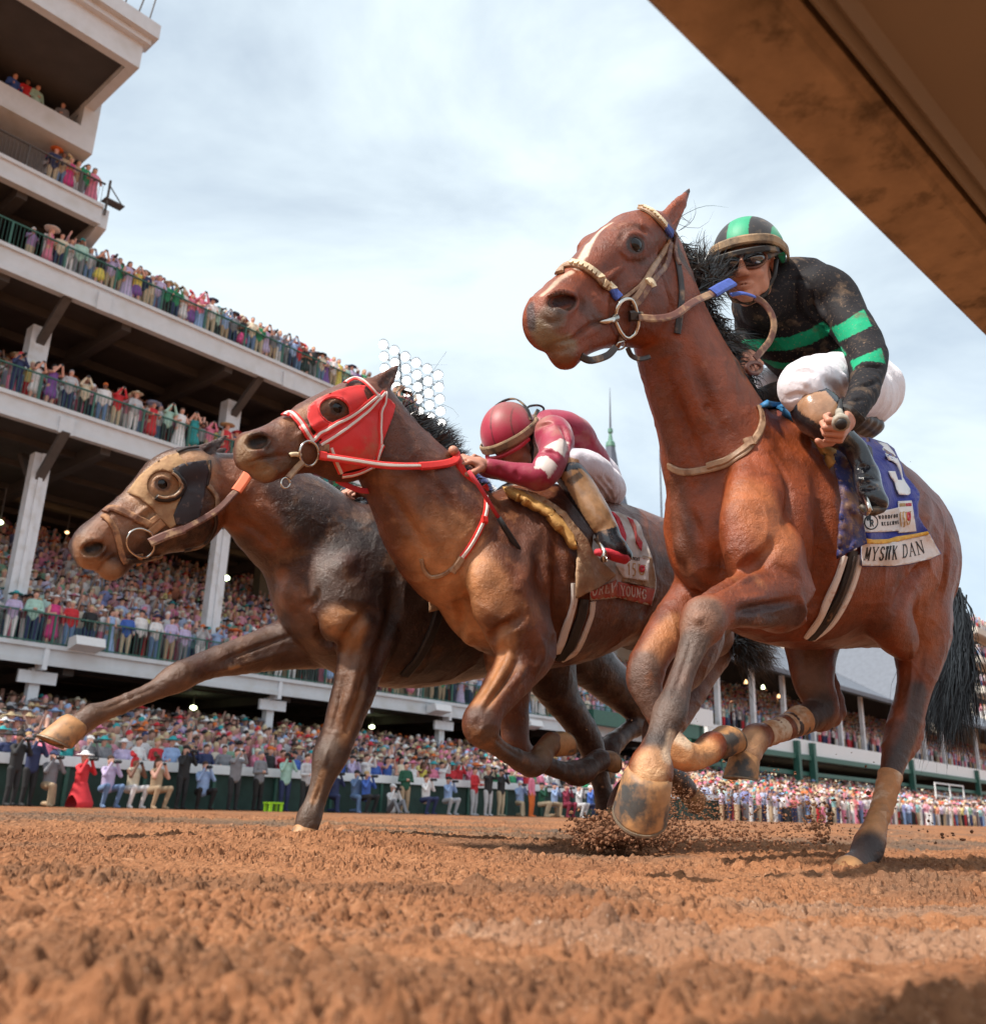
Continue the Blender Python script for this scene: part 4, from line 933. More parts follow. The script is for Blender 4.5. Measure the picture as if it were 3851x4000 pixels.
hair('tail', [H1.world(H1.l(x, y, rg.uniform(-.06, .02))) for x, y in tr], [H1.world(H1.l(x, y, rg.uniform(-.10, .10))) for x, y in tt], .003, h1, 4, wave=.020, per=16, steps=10, sag=.02)
# ------------------------------------------------------------------ the middle horse in red blinkers
H2 = Frame(2200, 3.75, 42)
S2 = dict(chains=[
    ([(1452, 1560, 62, 1.2), (1385, 1580, 82, 1.28), (1300, 1612, 76, 1.3), (1220, 1640, 66, 1.1), (1130, 1690, 55, 1.05), (1050, 1728, 52, 1.1), (985, 1752, 50, 1.15)], .025),
    ([(985, 1752, 46, 1.15), (972, 1795, 36, 1.15)], .03),
    ([(1030, 1838, 38, 1.1), (1090, 1820, 30, 1.1), (1160, 1790, 44, 1.0), (1250, 1750, 80, .8)], .025),
    ([(1030, 1790, 44, 1.0), (1120, 1760, 62, .9), (1240, 1720, 92, .75), (1345, 1745, 122, .74), (1400, 1660, 108, .8)], .03),
    ([(1475, 1590, 84, .9), (1500, 1700, 118, .8), (1545, 1790, 145, .74), (1620, 1900, 175, .76), (1700, 2030, 205, .80), (1800, 2150, 235, .9)], .05),
    ([(1950, 2290, 235, .98), (2030, 2250, 295, .88), (2110, 2240, 330, .74), (2260, 2250, 295, .84), (2400, 2240, 250, .9), (2560, 2290, 245, .95), (2680, 2330, 215, .95)], .06),
    ([(2000, 2060, 100, .6, .12), (1960, 2270, 130, .6, .19), (2020, 2440, 130, .7, .20), (2060, 2530, 110, .8, .20)], .06),
    ([(2070, 2530, 112, .8, .20), (2020, 2610, 92, .85, .205), (1950, 2710, 70, .95, .21), (1885, 2800, 62, 1, .21), (1878, 2850, 58, 1, .21), (1925, 2905, 36, 1, .20), (1990, 2950, 33, 1, .18), (2060, 2985, 42, 1, .17), (2098, 2980, 44, 1, .17), (2130, 2930, 36, 1, .17), (2158, 2905, 42, 1, .17)], .018),
    ([(2000, 2560, 120, .8, -.12), (2000, 2700, 74, .85, -.15), (2010, 2830, 52, .95, -.16), (2020, 2920, 48, 1, -.16), (2090, 2970, 34, 1, -.15), (2180, 3008, 30, 1, -.14), (2262, 3020, 44, 1, -.14), (2310, 2990, 36, 1, -.14), (2345, 2968, 42, 1, -.14)], .018),
    ([(2620, 2300, 180, .7, .13), (2700, 2440, 150, .7, .14), (2690, 2560, 100, .8, .14), (2640, 2660, 66, .85, .13), (2600, 2780, 52, .85, .13), (2560, 2860, 50, .9, .12), (2570, 2960, 34, 1, .12), (2620, 3030, 32, 1, .12), (2650, 3060, 42, 1, .12), (2680, 3085, 38, 1, .12)], .025),
    ([(2640, 2300, 180, .7, -.13), (2760, 2450, 140, .7, -.14), (2740, 2600, 80, .8, -.14), (2690, 2740, 50, .85, -.13), (2640, 2820, 46, .9, -.13), (2560, 2930, 34, 1, -.12), (2480, 3040, 32, 1, -.12), (2440, 3100, 42, 1, -.12), (2415, 3160, 44, 1, -.12)], .025),
    ([(2640, 2370, 170, .9, 0), (2780, 2480, 90, .9, 0)], .05),
    ([(1448, 1532, 40, .7, .05), (1490, 1500, 34, .7, .055), (1525, 1465, 22, .8, .06), (1552, 1428, 6, 1, .06)], .012),
    ([(1440, 1530, 30, .8, -.055), (1465, 1515, 18, .8, -.055), (1490, 1500, 10, .8, -.055)], .012),
  ], ells=[
    (1316, 1586, .070, .052, .020, .038, 30, .04),
    (1012, 1724, .042, .046, .024, .034, 30, .02), (965, 1725, -.038, .040, .022, .032, 30, .02),
    (1032, 1842, 0, .04, .034, .030, 0, .02), (1878, 2825, .21, .05, .046, .058, 60, .03),
  ], cuts=[
    ([(1040, 1712, 14, .9, .062), (1008, 1724, 27, .9, .058), (980, 1730, 20, .9, .050)], .008),
    ([(1540, 1450, 8, 1, .078), (1510, 1485, 15, 1, .080), (1480, 1520, 8, 1, .078)], .008),
  ])
sk2, K2 = horse(H2, S2, .007)
sk2.V = sk2.V + sk2.normals() * ((vnoise(sk2.loc, 7, 9, 2) - .5) * .012)[:, None] * sstep(-.55, -.25, sk2.loc[:, 0])[:, None]; sk2.bv()
sk2.carve([
    (circle(1316, 1589, 32, 24, 10, 170, 350), .010, .006), ([(1316, 1591)], .028, -.003), ([(1330, 1540), (1350, 1560)], .018, -.006),
    ([(1270, 1640), (1200, 1680), (1150, 1710)], .015, .007), ([(1270, 1668), (1210, 1705)], .02, -.006),
    (circle(1008, 1724, 44, 32, -2, 150, 400), .012, .007), ([(1055, 1705), (1062, 1735), (1045, 1765)], .016, -.006),
    ([(960, 1812), (1000, 1800), (1060, 1785), (1130, 1778)], .008, -.009), ([(1010, 1850), (1060, 1830)], .012, -.004),
    ([(1510, 1900), (1600, 2050), (1680, 2180)], .03, -.010), ([(1560, 1880), (1640, 2010), (1720, 2140)], .04, .008), ([(1640, 1820), (1760, 1960), (1860, 2060)], .03, -.007),
    ([(1760, 2540), (1800, 2440), (1790, 2340)], .03, -.014), ([(1880, 2400)], .09, .008), ([(1850, 2260)], .10, .010),
    ([(1870, 2560), (1940, 2470), (1990, 2440), (2050, 2400)], .030, -.016), ([(1820, 2480), (1850, 2580)], .05, .010),
    ([(2080, 2050), (2060, 2200), (2040, 2330)], .06, .010), ([(2176, 2050), (2175, 2300), (2178, 2480), (2150, 2560)], .05, -.018), ([(2130, 2150), (2140, 2400)], .05, .010),
    ([(1975, 2480), (1990, 2560), (1930, 2680), (1880, 2760)], .022, .008), ([(2030, 2560), (1990, 2640), (1920, 2730), (1890, 2780)], .016, -.012), ([(2060, 2600), (1990, 2690)], .025, .008),
    ([(2100, 2480), (2120, 2560), (2080, 2640)], .03, .008), ([(1925, 2880), (1990, 2930), (2050, 2965)], .010, -.006),
    ([(1860, 2790), (1850, 2820)], .014, .005), ([(1880, 2850), (1870, 2870)], .012, .005),
    ([(2560, 2330), (2500, 2420)], .04, -.012),
])
DBAY = np.array([.125, .036, .014]); MUD = np.array([.44, .19, .075])
nz = vnoise(sk2.loc, 3.0, 4)[:, None]; nz2 = vnoise(sk2.loc, 14, 6)[:, None]
sk2.col = DBAY * (.65 + .6 * nz) * (.85 + .3 * nz2)
MD = tuple(MUD); BR = (.10, .05, .035)
sk2.paint([
    ([(1740, 2150), (1780, 2300), (1850, 2420)], .21, MD, .9), ([(1900, 2250), (1960, 2330)], .10, MD, .6), ([(1760, 2400), (1830, 2540)], .12, MD, .75), ([(1980, 2480), (1960, 2600), (1880, 2740)], .055, MD, .75),
    ([(1560, 1900), (1680, 2080)], .09, (.30, .12, .05), .5), ([(2050, 2300), (2080, 2430)], .09, (.17, .055, .025), .8), ([(2300, 2350), (2400, 2250)], .12, (.15, .048, .022), .6), ([(2040, 2150), (2100, 2050)], .12, (.11, .045, .028), .7),
    ([(1630, 1700), (1720, 1800), (1820, 1930)], .08, (.11, .045, .028), .7),
    ([(1880, 2800), (1875, 2870)], .07, BR, .85), ([(1900, 2890), (2060, 2985), (2100, 2975)], .07, (.12, .062, .036), .9), ([(2020, 2940), (2260, 3020)], .07, (.075, .040, .026), .9), ([(2300, 3000), (2350, 2960)], .07, (.07, .038, .026), .9),
    ([(2120, 2940), (2160, 2900)], .05, (.16, .085, .04), .9),
    ([(2200, 2560), (2330, 2500), (2480, 2400)], .10, (.09, .028, .016), .8), ([(2600, 2780), (2570, 2960), (2650, 3060)], .1, (.05, .03, .022), .9),
    ([(1320, 1540), (1218, 1590), (1120, 1650)], .035, (.42, .20, .10), .6), ([(1100, 1700), (1180, 1680), (1200, 1760)], .06, (.19, .08, .04), .6),
    ([(950, 1720), (960, 1800), (1040, 1850)], .05, (.26, .16, .085), .8), ([(1040, 1740), (1060, 1790)], .03, (.10, .055, .035), .7), ([(1100, 1820), (1160, 1790)], .03, (.11, .075, .05), .7),
    (circle(1008, 1724, 36, 26), .012, (.07, .045, .032), .9), ([(1030, 1714), (990, 1728)], .020, (.008, .006, .006), 1),
    (circle(1316, 1592, 26, 20, 10), .011, (.05, .028, .018), .95),
    ([(1535, 1450), (1510, 1490)], .02, (.05, .03, .025), .7),
])
h2 = empty('racehorse', H2.world(H2.l(2200, 2560)) * np.array([1, 1, 0]), 'muddy bay racehorse wearing a red blinker hood, galloping between the other two', 'horse', 'racehorses')
body2 = sk2.obj('body', coat_mat('dark_bay_coat', .48, ((.30, .125, .05), .56, .72)), h2)
eye(sk2, 1318, 1592, .025, h2, .66)
hf(H2, (2158, 2905), (2220, 2880), .17, (.5, 0, -.8), .050, h2)
hf(H2, (2350, 2966), (2405, 2958), -.14, (.4, 0, -.8), .050, h2)
hf(H2, (2685, 3092), (2725, 3120), .12, (.2, 0, -.9), .050, h2)
hf(H2, (2413, 3165), (2400, 3230), -.12, (-1, .1, -.1), .050, h2)
rt = rows([(1500, 1560), (1600, 1640), (1700, 1740), (1800, 1850), (1880, 1920)], 150)
hair('mane', [H2.world(H2.l(x - 20, y + 22, rg.uniform(-.02, .02))) for x, y in rt], [H2.world(H2.l(x + (30 + 50 * math.sin(max(0, min(1, (x - 1560) / 240)) * 3.1)) + rg.gauss(0, 9), y - (12 + 40 * math.sin(max(0, min(1, (x - 1560) / 240)) * 3.1)) + rg.gauss(0, 9), rg.uniform(-.05, .05))) for x, y in rt], .003, h2, 5, wave=.009, per=20, sag=.02, steps=8)
rt = rows([(1500, 1530), (1560, 1570), (1640, 1660)], 14)
hair('forelock', [H2.world(H2.l(x - 15, y + 20, .0)) for x, y in rt], [H2.world(H2.l(x + rg.uniform(40, 130), y + rg.uniform(-70, 10), rg.uniform(-.05, .05))) for x, y in rt], .0022, h2, 6, wave=.04, per=1)
hair('tail', [H2.world(H2.l(2880 + rg.uniform(-20, 10), 2480 + rg.uniform(-40, 30), rg.uniform(-.03, .03))) for _ in range(90)], [H2.world(H2.l(2985 + rg.uniform(-90, 60), 2560 + rg.gauss(0, 40), rg.uniform(-.08, .08))) for _ in range(90)], .003, h2, 7, wave=.02, per=16, steps=9)
# ------------------------------------------------------------------ the far horse, stretched out in front
H3 = Frame(1600, 3.98, 40)
S3 = dict(chains=[
    ([(812, 1830, 56, 1.2), (745, 1842, 84, 1.28), (665, 1862, 84, 1.3), (590, 1930, 72, 1.1), (520, 1995, 62, 1.05), (430, 2055, 56, 1.05), (350, 2120, 54, 1.15)], .025),
    ([(350, 2120, 50, 1.2), (352, 2180, 40, 1.15)], .03),
    ([(432, 2228, 40, 1.1), (500, 2160, 38, 1.0), (580, 2110, 56, .9), (650, 2060, 80, .8)], .025),
    ([(400, 2160, 46, 1.0), (500, 2080, 70, .9), (600, 2030, 92, .8), (720, 2005, 126, .74), (760, 1930, 118, .8)], .03),
    ([(860, 1870, 90, .9), (930, 1910, 120, .80), (1020, 1960, 150, .76), (1120, 2030, 180, .80), (1230, 2110, 210, .88)], .05),
    ([(1290, 2260, 225, .98), (1400, 2300, 290, .88), (1500, 2310, 335, .74), (1680, 2330, 318, .84), (1850, 2330, 292, .9), (2000, 2330, 275, .92), (2110, 2370, 245, .92)], .06),
    ([(1480, 2090, 100, .6, .12), (1350, 2300, 130, .6, .19), (1400, 2440, 130, .7, .20)], .06),
    # planted near fore leg
    ([(1440, 2460, 120, .8, .19), (1408, 2600, 92, .85, .19), (1370, 2730, 76, .9, .19), (1325, 2870, 62, .95, .18), (1286, 2960, 62, 1, .18), (1262, 3040, 42, 1, .18), (1232, 3130, 36, 1, .17), (1208, 3195, 44, 1, .17), (1200, 3240, 40, 1, .17)], .018),
    # far fore leg reaching forward
    ([(1250, 2480, 130, .8, -.12), (1110, 2520, 92, .85, -.16), (950, 2560, 68, .9, -.17), (800, 2600, 52, .95, -.17), (700, 2645, 50, 1, -.17), (620, 2690, 38, 1, -.17), (500, 2742, 33, 1, -.17), (400, 2782, 36, 1, -.17), (352, 2800, 42, 1, -.17), (310, 2832, 40, 1, -.17), (290, 2850, 44, 1, -.17)], .018),
    # hind legs
    ([(2080, 2380, 180, .7, .13), (2130, 2560, 130, .7, .14), (2180, 2700, 80, .8, .14), (2250, 2810, 56, .85, .13), (2300, 2890, 52, .9, .12), (2330, 2980, 38, 1, .12), (2352, 3080, 34, 1, .12), (2375, 3150, 42, 1, .12), (2385, 3190, 40, 1, .12)], .025),
    ([(2120, 2400, 180, .7, -.13), (2280, 2560, 110, .7, -.14), (2400, 2680, 78, .8, -.14), (2500, 2780, 52, .85, -.13), (2520, 2812, 46, .9, -.13), (2450, 2860, 34, 1, -.12), (2380, 2925, 42, 1, -.12), (2375, 3000, 34, 1, -.12)], .025),
    ([(690, 1800, 34, .7, .05), (760, 1785, 34, .7, .055), (820, 1755, 24, .8, .06), (880, 1706, 6, 1, .06)], .012),
    ([(800, 1800, 28, .8, -.05), (850, 1770, 16, .8, -.05), (880, 1755, 8, .8, -.05)], .012),
  ], ells=[
    (640, 1884, .070, .052, .020, .038, 40, .04),
    (368, 2136, .042, .046, .024, .034, 40, .02), (312, 2130, -.038, .036, .020, .030, 40, .02),
    (430, 2224, 0, .034, .030, .024, 0, .02), (1290, 2950, .18, .046, .044, .066, 0, .03), (690, 2648, -.17, .06, .044, .044, 20, .03),
  ], cuts=[
    ([(396, 2128, 14, .9, .062), (366, 2140, 26, .9, .058), (340, 2148, 20, .9, .050)], .008),
    ([(860, 1722, 8, 1, .078), (820, 1760, 14, 1, .080), (780, 1790, 8, 1, .078)], .008),
  ])
sk3, K3 = horse(H3, S3, .0075)
sk3.V = sk3.V + sk3.normals() * ((vnoise(sk3.loc, 7, 9, 2) - .5) * .012)[:, None] * sstep(-.75, -.4, sk3.loc[:, 0])[:, None]; sk3.bv()
sk3.carve([
    (circle(635, 1887, 32, 24, 10, 170, 350), .010, .006), ([(635, 1889)], .028, -.003), ([(600, 1960), (540, 2010), (500, 2060)], .015, .007), ([(610, 1990), (560, 2040)], .02, -.006),
    (circle(366, 2140, 46, 30, -2, 150, 400), .012, .007), ([(415, 2120), (420, 2160), (395, 2190)], .016, -.006),
    ([(380, 2232), (410, 2200), (465, 2162)], .009, -.011), ([(330, 2190), (370, 2200)], .012, -.003),
    ([(880, 2020), (1000, 2070), (1090, 2160)], .03, -.008), ([(1000, 1960), (1100, 2060), (1190, 2160)], .04, .008),
    ([(1190, 2370), (1230, 2340), (1240, 2290)], .025, -.014), ([(1220, 2400), (1260, 2500), (1320, 2530)], .03, -.018), ([(1320, 2430)], .085, .012), ([(1120, 2330)], .08, .012),
    ([(1330, 2560), (1370, 2460), (1440, 2390)], .03, -.014), ([(1300, 2250), (1400, 2150)], .06, .010), ([(1300, 2370), (1420, 2380), (1500, 2440)], .03, -.008),
    ([(1540, 2200), (1530, 2400), (1480, 2560), (1440, 2660)], .05, -.016), ([(1400, 2560), (1370, 2700), (1330, 2820)], .022, .008), ([(1430, 2620), (1400, 2740), (1340, 2880)], .016, -.010), ([(1350, 2620), (1320, 2760), (1290, 2880)], .014, -.008),
    ([(1255, 3060), (1220, 3160)], .010, -.006), ([(1280, 2920), (1262, 3000)], .014, .006),
    ([(1150, 2480), (1000, 2530), (850, 2590)], .016, -.010), ([(1130, 2540), (960, 2590), (800, 2630)], .018, .006), ([(620, 2680), (500, 2730), (400, 2775)], .010, -.006),
])
nz = vnoise(sk3.loc, 3.0, 8)[:, None]; nz2 = vnoise(sk3.loc, 12, 3)[:, None]
sk3.col = np.array([.055, .020, .012]) * (.6 + .7 * nz) * (.85 + .3 * nz2)
TAN = (.40, .21, .105); RB = (.22, .072, .028); DKB = (.030, .019, .016)
sk3.paint([
    ([(900, 1850), (960, 1950), (900, 2020)], .11, RB, .9), ([(1000, 2000), (1060, 2100)], .10, RB, .7), ([(870, 1880), (860, 2050)], .07, RB, .8),
    ([(1200, 2000), (1330, 2080), (1480, 2080)], .13, DKB, .85), ([(1550, 2150), (1600, 2400), (1700, 2550)], .25, DKB, .85), ([(1180, 1920), (1400, 1970)], .06, (.06, .035, .03), .7),
    ([(1270, 2260), (1340, 2310)], .12, (.090, .058, .042), .5), ([(1310, 2430), (1370, 2440)], .09, (.34, .155, .065), .9), ([(1380, 2480), (1360, 2580)], .055, (.30, .13, .05), .85), ([(1110, 2330), (1200, 2400)], .11, (.19, .085, .05), .85),
    ([(1080, 2400), (1100, 2250)], .05, (.30, .12, .06), .5), ([(1380, 2600), (1320, 2850)], .09, (.15, .072, .038), .85), ([(1400, 2720), (1340, 2900)], .035, (.26, .12, .05), .7), ([(1290, 2950), (1240, 3120), (1200, 3240)], .09, (.10, .062, .042), .9), ([(1262, 3020), (1225, 3130)], .02, (.26, .13, .06), .8),
    ([(1200, 2480), (900, 2570)], .12, (.11, .056, .035), .8), ([(700, 2640), (500, 2740), (350, 2800)], .10, (.12, .062, .038), .9), ([(900, 2612), (930, 2605)], .014, (.42, .24, .12), .9),
    ([(800, 1830), (700, 1820), (600, 1870)], .10, TAN, .9), ([(560, 1930), (620, 1990), (700, 1960)], .10, TAN, .8), ([(480, 2010), (400, 2080)], .08, (.27, .115, .055), .9), ([(540, 2060), (480, 2120)], .06, (.22, .10, .05), .8),
    ([(310, 2130), (340, 2200), (430, 2240)], .06, (.30, .15, .075), .9), (circle(366, 2140, 36, 24), .012, (.16, .085, .05), .8), ([(390, 2130), (345, 2146)], .019, (.010, .008, .008), 1),
    ([(600, 2120), (700, 2110), (800, 2080)], .06, (.035, .022, .018), .8), (circle(635, 1890, 26, 20, 10), .011, (.09, .045, .03), .95), ([(860, 1715), (830, 1750)], .02, (.05, .03, .025), .8),
])
h3 = empty('racehorse', H3.world(H3.l(1600, 2640)) * np.array([1, 1, 0]), 'dark brown racehorse in black blinker hood, at left with one foreleg stretched forward', 'horse', 'racehorses')
body3 = sk3.obj('body', coat_mat('black_brown_coat', .42, ((.17, .085, .045), .55, .72)), h3)
eye(sk3, 635, 1890, .025, h3, .66)
hf(H3, (1200, 3240), (1185, 3285), .17, (-1, .1, -.1), .050, h3)
hf(H3, (300, 2835), (240, 2905), -.17, (-1, 0, .25), .060, h3)
hf(H3, (2388, 3190), (2400, 3235), .12, (-1, .1, -.1), .050, h3)
hf(H3, (2374, 3010), (2372, 3060), -.12, (-1, .1, -.1), .048, h3)
rt = rows([(830, 1790), (960, 1790), (1200, 1880), (1420, 1960)], 110)
hair('mane', [H3.world(H3.l(x, y + 20, rg.uniform(-.02, .02))) for x, y in rt], [H3.world(H3.l(x + rg.uniform(20, 70), y + rg.uniform(-26, 12), rg.uniform(-.05, .05))) for x, y in rt], .0025, h3, 8, wave=.008, per=12)
# ================================================================== tack
from mathutils.geometry import delaunay_2d_cdt
def Z(x0, y0, s, pts): return [(x0 + p[0] / s, y0 + p[1] / s) + tuple(p[2:]) for p in pts]
def inpoly(x, y, P):
    c = False; n = len(P); j = n - 1
    for i in range(n):
        if (P[i][1] > y) != (P[j][1] > y) and x < (P[j][0] - P[i][0]) * (y - P[i][1]) / (P[j][1] - P[i][1]) + P[i][0]: c = not c
        j = i
    return c
def densify(P, st, closed=True):
    o = []; n = len(P)
    for i in range(n if closed else n - 1):
        a = np.array(P[i][:2], float); b = np.array(P[(i + 1) % n][:2], float); k = max(1, int(np.linalg.norm(b - a) / st))
        o += [tuple(a + (b - a) * j / k) for j in range(k)]
    return o
class Patch:
    """cloth or leather cut to an outline and laid on a skin"""
    def __init__(s, F, sk, outer, off, step=12, holes=(), vmiss=.03, fold=None, smooth_outline=False):
        O = densify(outer, step); H = [densify(h, step) for h in holes]
        vs = [Vector(p) for p in O]; ed = [(i, (i + 1) % len(O)) for i in range(len(O))]
        for h in H:
            b = len(vs); vs += [Vector(p) for p in h]; ed += [(b + i, b + (i + 1) % len(h)) for i in range(len(h))]
        xs = [p[0] for p in O]; ys = [p[1] for p in O]
        x = min(xs) + step * .5; r = 0
        while x < max(xs):
            y = min(ys) + step * (.5 if r % 2 else 1)
            while y < max(ys):
                if inpoly(x, y, O) and not any(inpoly(x, y, h) for h in H) and min((p.x - x) ** 2 + (p.y - y) ** 2 for p in vs[:len(ed)]) > (step * .45) ** 2: vs.append(Vector((x, y)))
                y += step
            x += step; r += 1
        V2, _, T, *_r = delaunay_2d_cdt(vs, ed, [], 0, .01)
        keep = []
        for t in T:
            cx = sum(V2[i].x for i in t) / 3; cy = sum(V2[i].y for i in t) / 3
            if inpoly(cx, cy, O) and not any(inpoly(cx, cy, h) for h in H): keep.append(tuple(t))
        s.F = F; s.p2 = V2; s.N = []; s.V = []
        for q in V2:
            h, n = cam_ray(sk.bvh, q.x, q.y) if sk is not None else (None, None)
            d = ray(q.x, q.y); o = off(q.x, q.y) if callable(off) else off
            if h is None or (abs(n @ d) < .12 and isinstance(sk, Skin)):
                h = F.world(F.l(q.x, q.y, vmiss)); n = np.array([0, 0, 1.]) if h is None else -d; 
            s.V.append(h - d * (o / max(.4, abs(float(n @ d))))); s.N.append(n)
        s.V = np.array(s.V); s.N = np.array(s.N); s.T = np.array(keep)
        # relax the depth a little, so that the cloth hangs rather than clings
        s.relax(3)
    def relax(s, it):
        E = np.concatenate([s.T[:, [0, 1]], s.T[:, [1, 2]], s.T[:, [2, 0]]]); E = np.concatenate([E, E[:, ::-1]])
        D = np.linalg.norm(s.V - CAM, axis=1); U = (s.V - CAM) / D[:, None]; cnt = np.bincount(E[:, 0], minlength=len(D)) + 1e-9
        for _ in range(it): D = .5 * D + .5 * np.minimum(D, np.bincount(E[:, 0], D[E[:, 1]], len(D)) / cnt + .0)
        s.V = CAM + U * D[:, None]; s.bv()
    def bv(s): s.bvh = BVHTree.FromPolygons(s.V.tolist(), [tuple(map(int, t)) for t in s.T])
    def obj(s, name, mt, parent, th=.004, mirror=False, mats=None, zones=None):
        V = s.V; T = s.T
        if mirror:
            L_ = s.F.loc(V); L_[:, 1] *= -1; V = np.concatenate([V, s.F.world(L_)]); T = np.concatenate([T, T[:, ::-1] + len(L_)])
        a = V[T[0][1]] - V[T[0][0]]; b = V[T[0][2]] - V[T[0][0]]
        if np.cross(a, b) @ (CAM - V[T[0][0]]) < 0: T = T[:, ::-1]
        me = mesh_np(name, V, T, [mt]); o = link(name, me, parent)
        m = o.modifiers.new('thickness', 'SOLIDIFY'); m.thickness = th; m.offset = 0
        return o
def leather(name, c, r=.45, dirt=(.33, .19, .10), lo=.5, hi=.62): return mat(name, c, r, stains=(18, dirt, lo, hi), noise=(60, .25), bump=(120, .4, .002))
m_brown = leather('brown_leather', (.13, .045, .028)); m_dark = leather('dark_leather', (.030, .018, .014), lo=.56, hi=.7)
m_tan = leather('muddy_tan_leather', (.36, .22, .13), dirt=(.20, .10, .05)); m_steel = mat('bit_steel', (.62, .58, .52), .18, metal=1)
m_cream = mat('cream_leather', (.72, .58, .38), .5, noise=(50, .2)); m_blue = mat('blue_rubber', (.05, .09, .36), .6, noise=(70, .25)); m_bluepad = mat('blue_foam', (.03, .17, .36), .6, noise=(40, .3))
m_gold = mat('gold_foam', (.50, .27, .075), .7, noise=(30, .2), bump=(80, .4, .003)); m_navy = mat('navy_cloth', (.022, .024, .115), .7, stains=[(9, (.14, .07, .045), .50, .60), (70, (.22, .12, .075), .56, .66)], noise=(40, .25), bump=(160, .5, .002))
m_royal = mat('royal_blue_cloth', (.018, .030, .27), .75, noise=(12, .25), bump=[(200, .4, .002), (14, .5, .02)], sheen=.3)
m_white = mat('white_cloth', (.74, .70, .68), .8, stains=(22, (.58, .38, .26), .62, .8), noise=(20, .06), bump=[(160, .4, .002), (14, .4, .015)])
m_yel = mat('yellow_braid', (.72, .40, .06), .7, noise=(40, .2)); m_ink = mat('black_print', (.012, .012, .014), .6); m_wprint = mat('white_print', (.80, .78, .78), .7); m_gprint = mat('gold_print', (.50, .30, .12), .6); m_rprint = mat('red_print', (.55, .04, .06), .6)
m_red = mat('red_rubber', (.72, .030, .022), .5, noise=(40, .12)); m_wtape = mat('white_webbing', (.74, .66, .60), .6, stains=(26, (.55, .30, .19), .58, .75)); m_black = mat('black_rubber', (.02, .018, .018), .5, noise=(60, .3))
m_horsehood = mat('red_lycra', (.70, .022, .018), .55, stains=[(5, (.48, .13, .06), .58, .72)], noise=(9, .10), bump=[(220, .25, .002), (10, .25, .01)], sheen=.3)
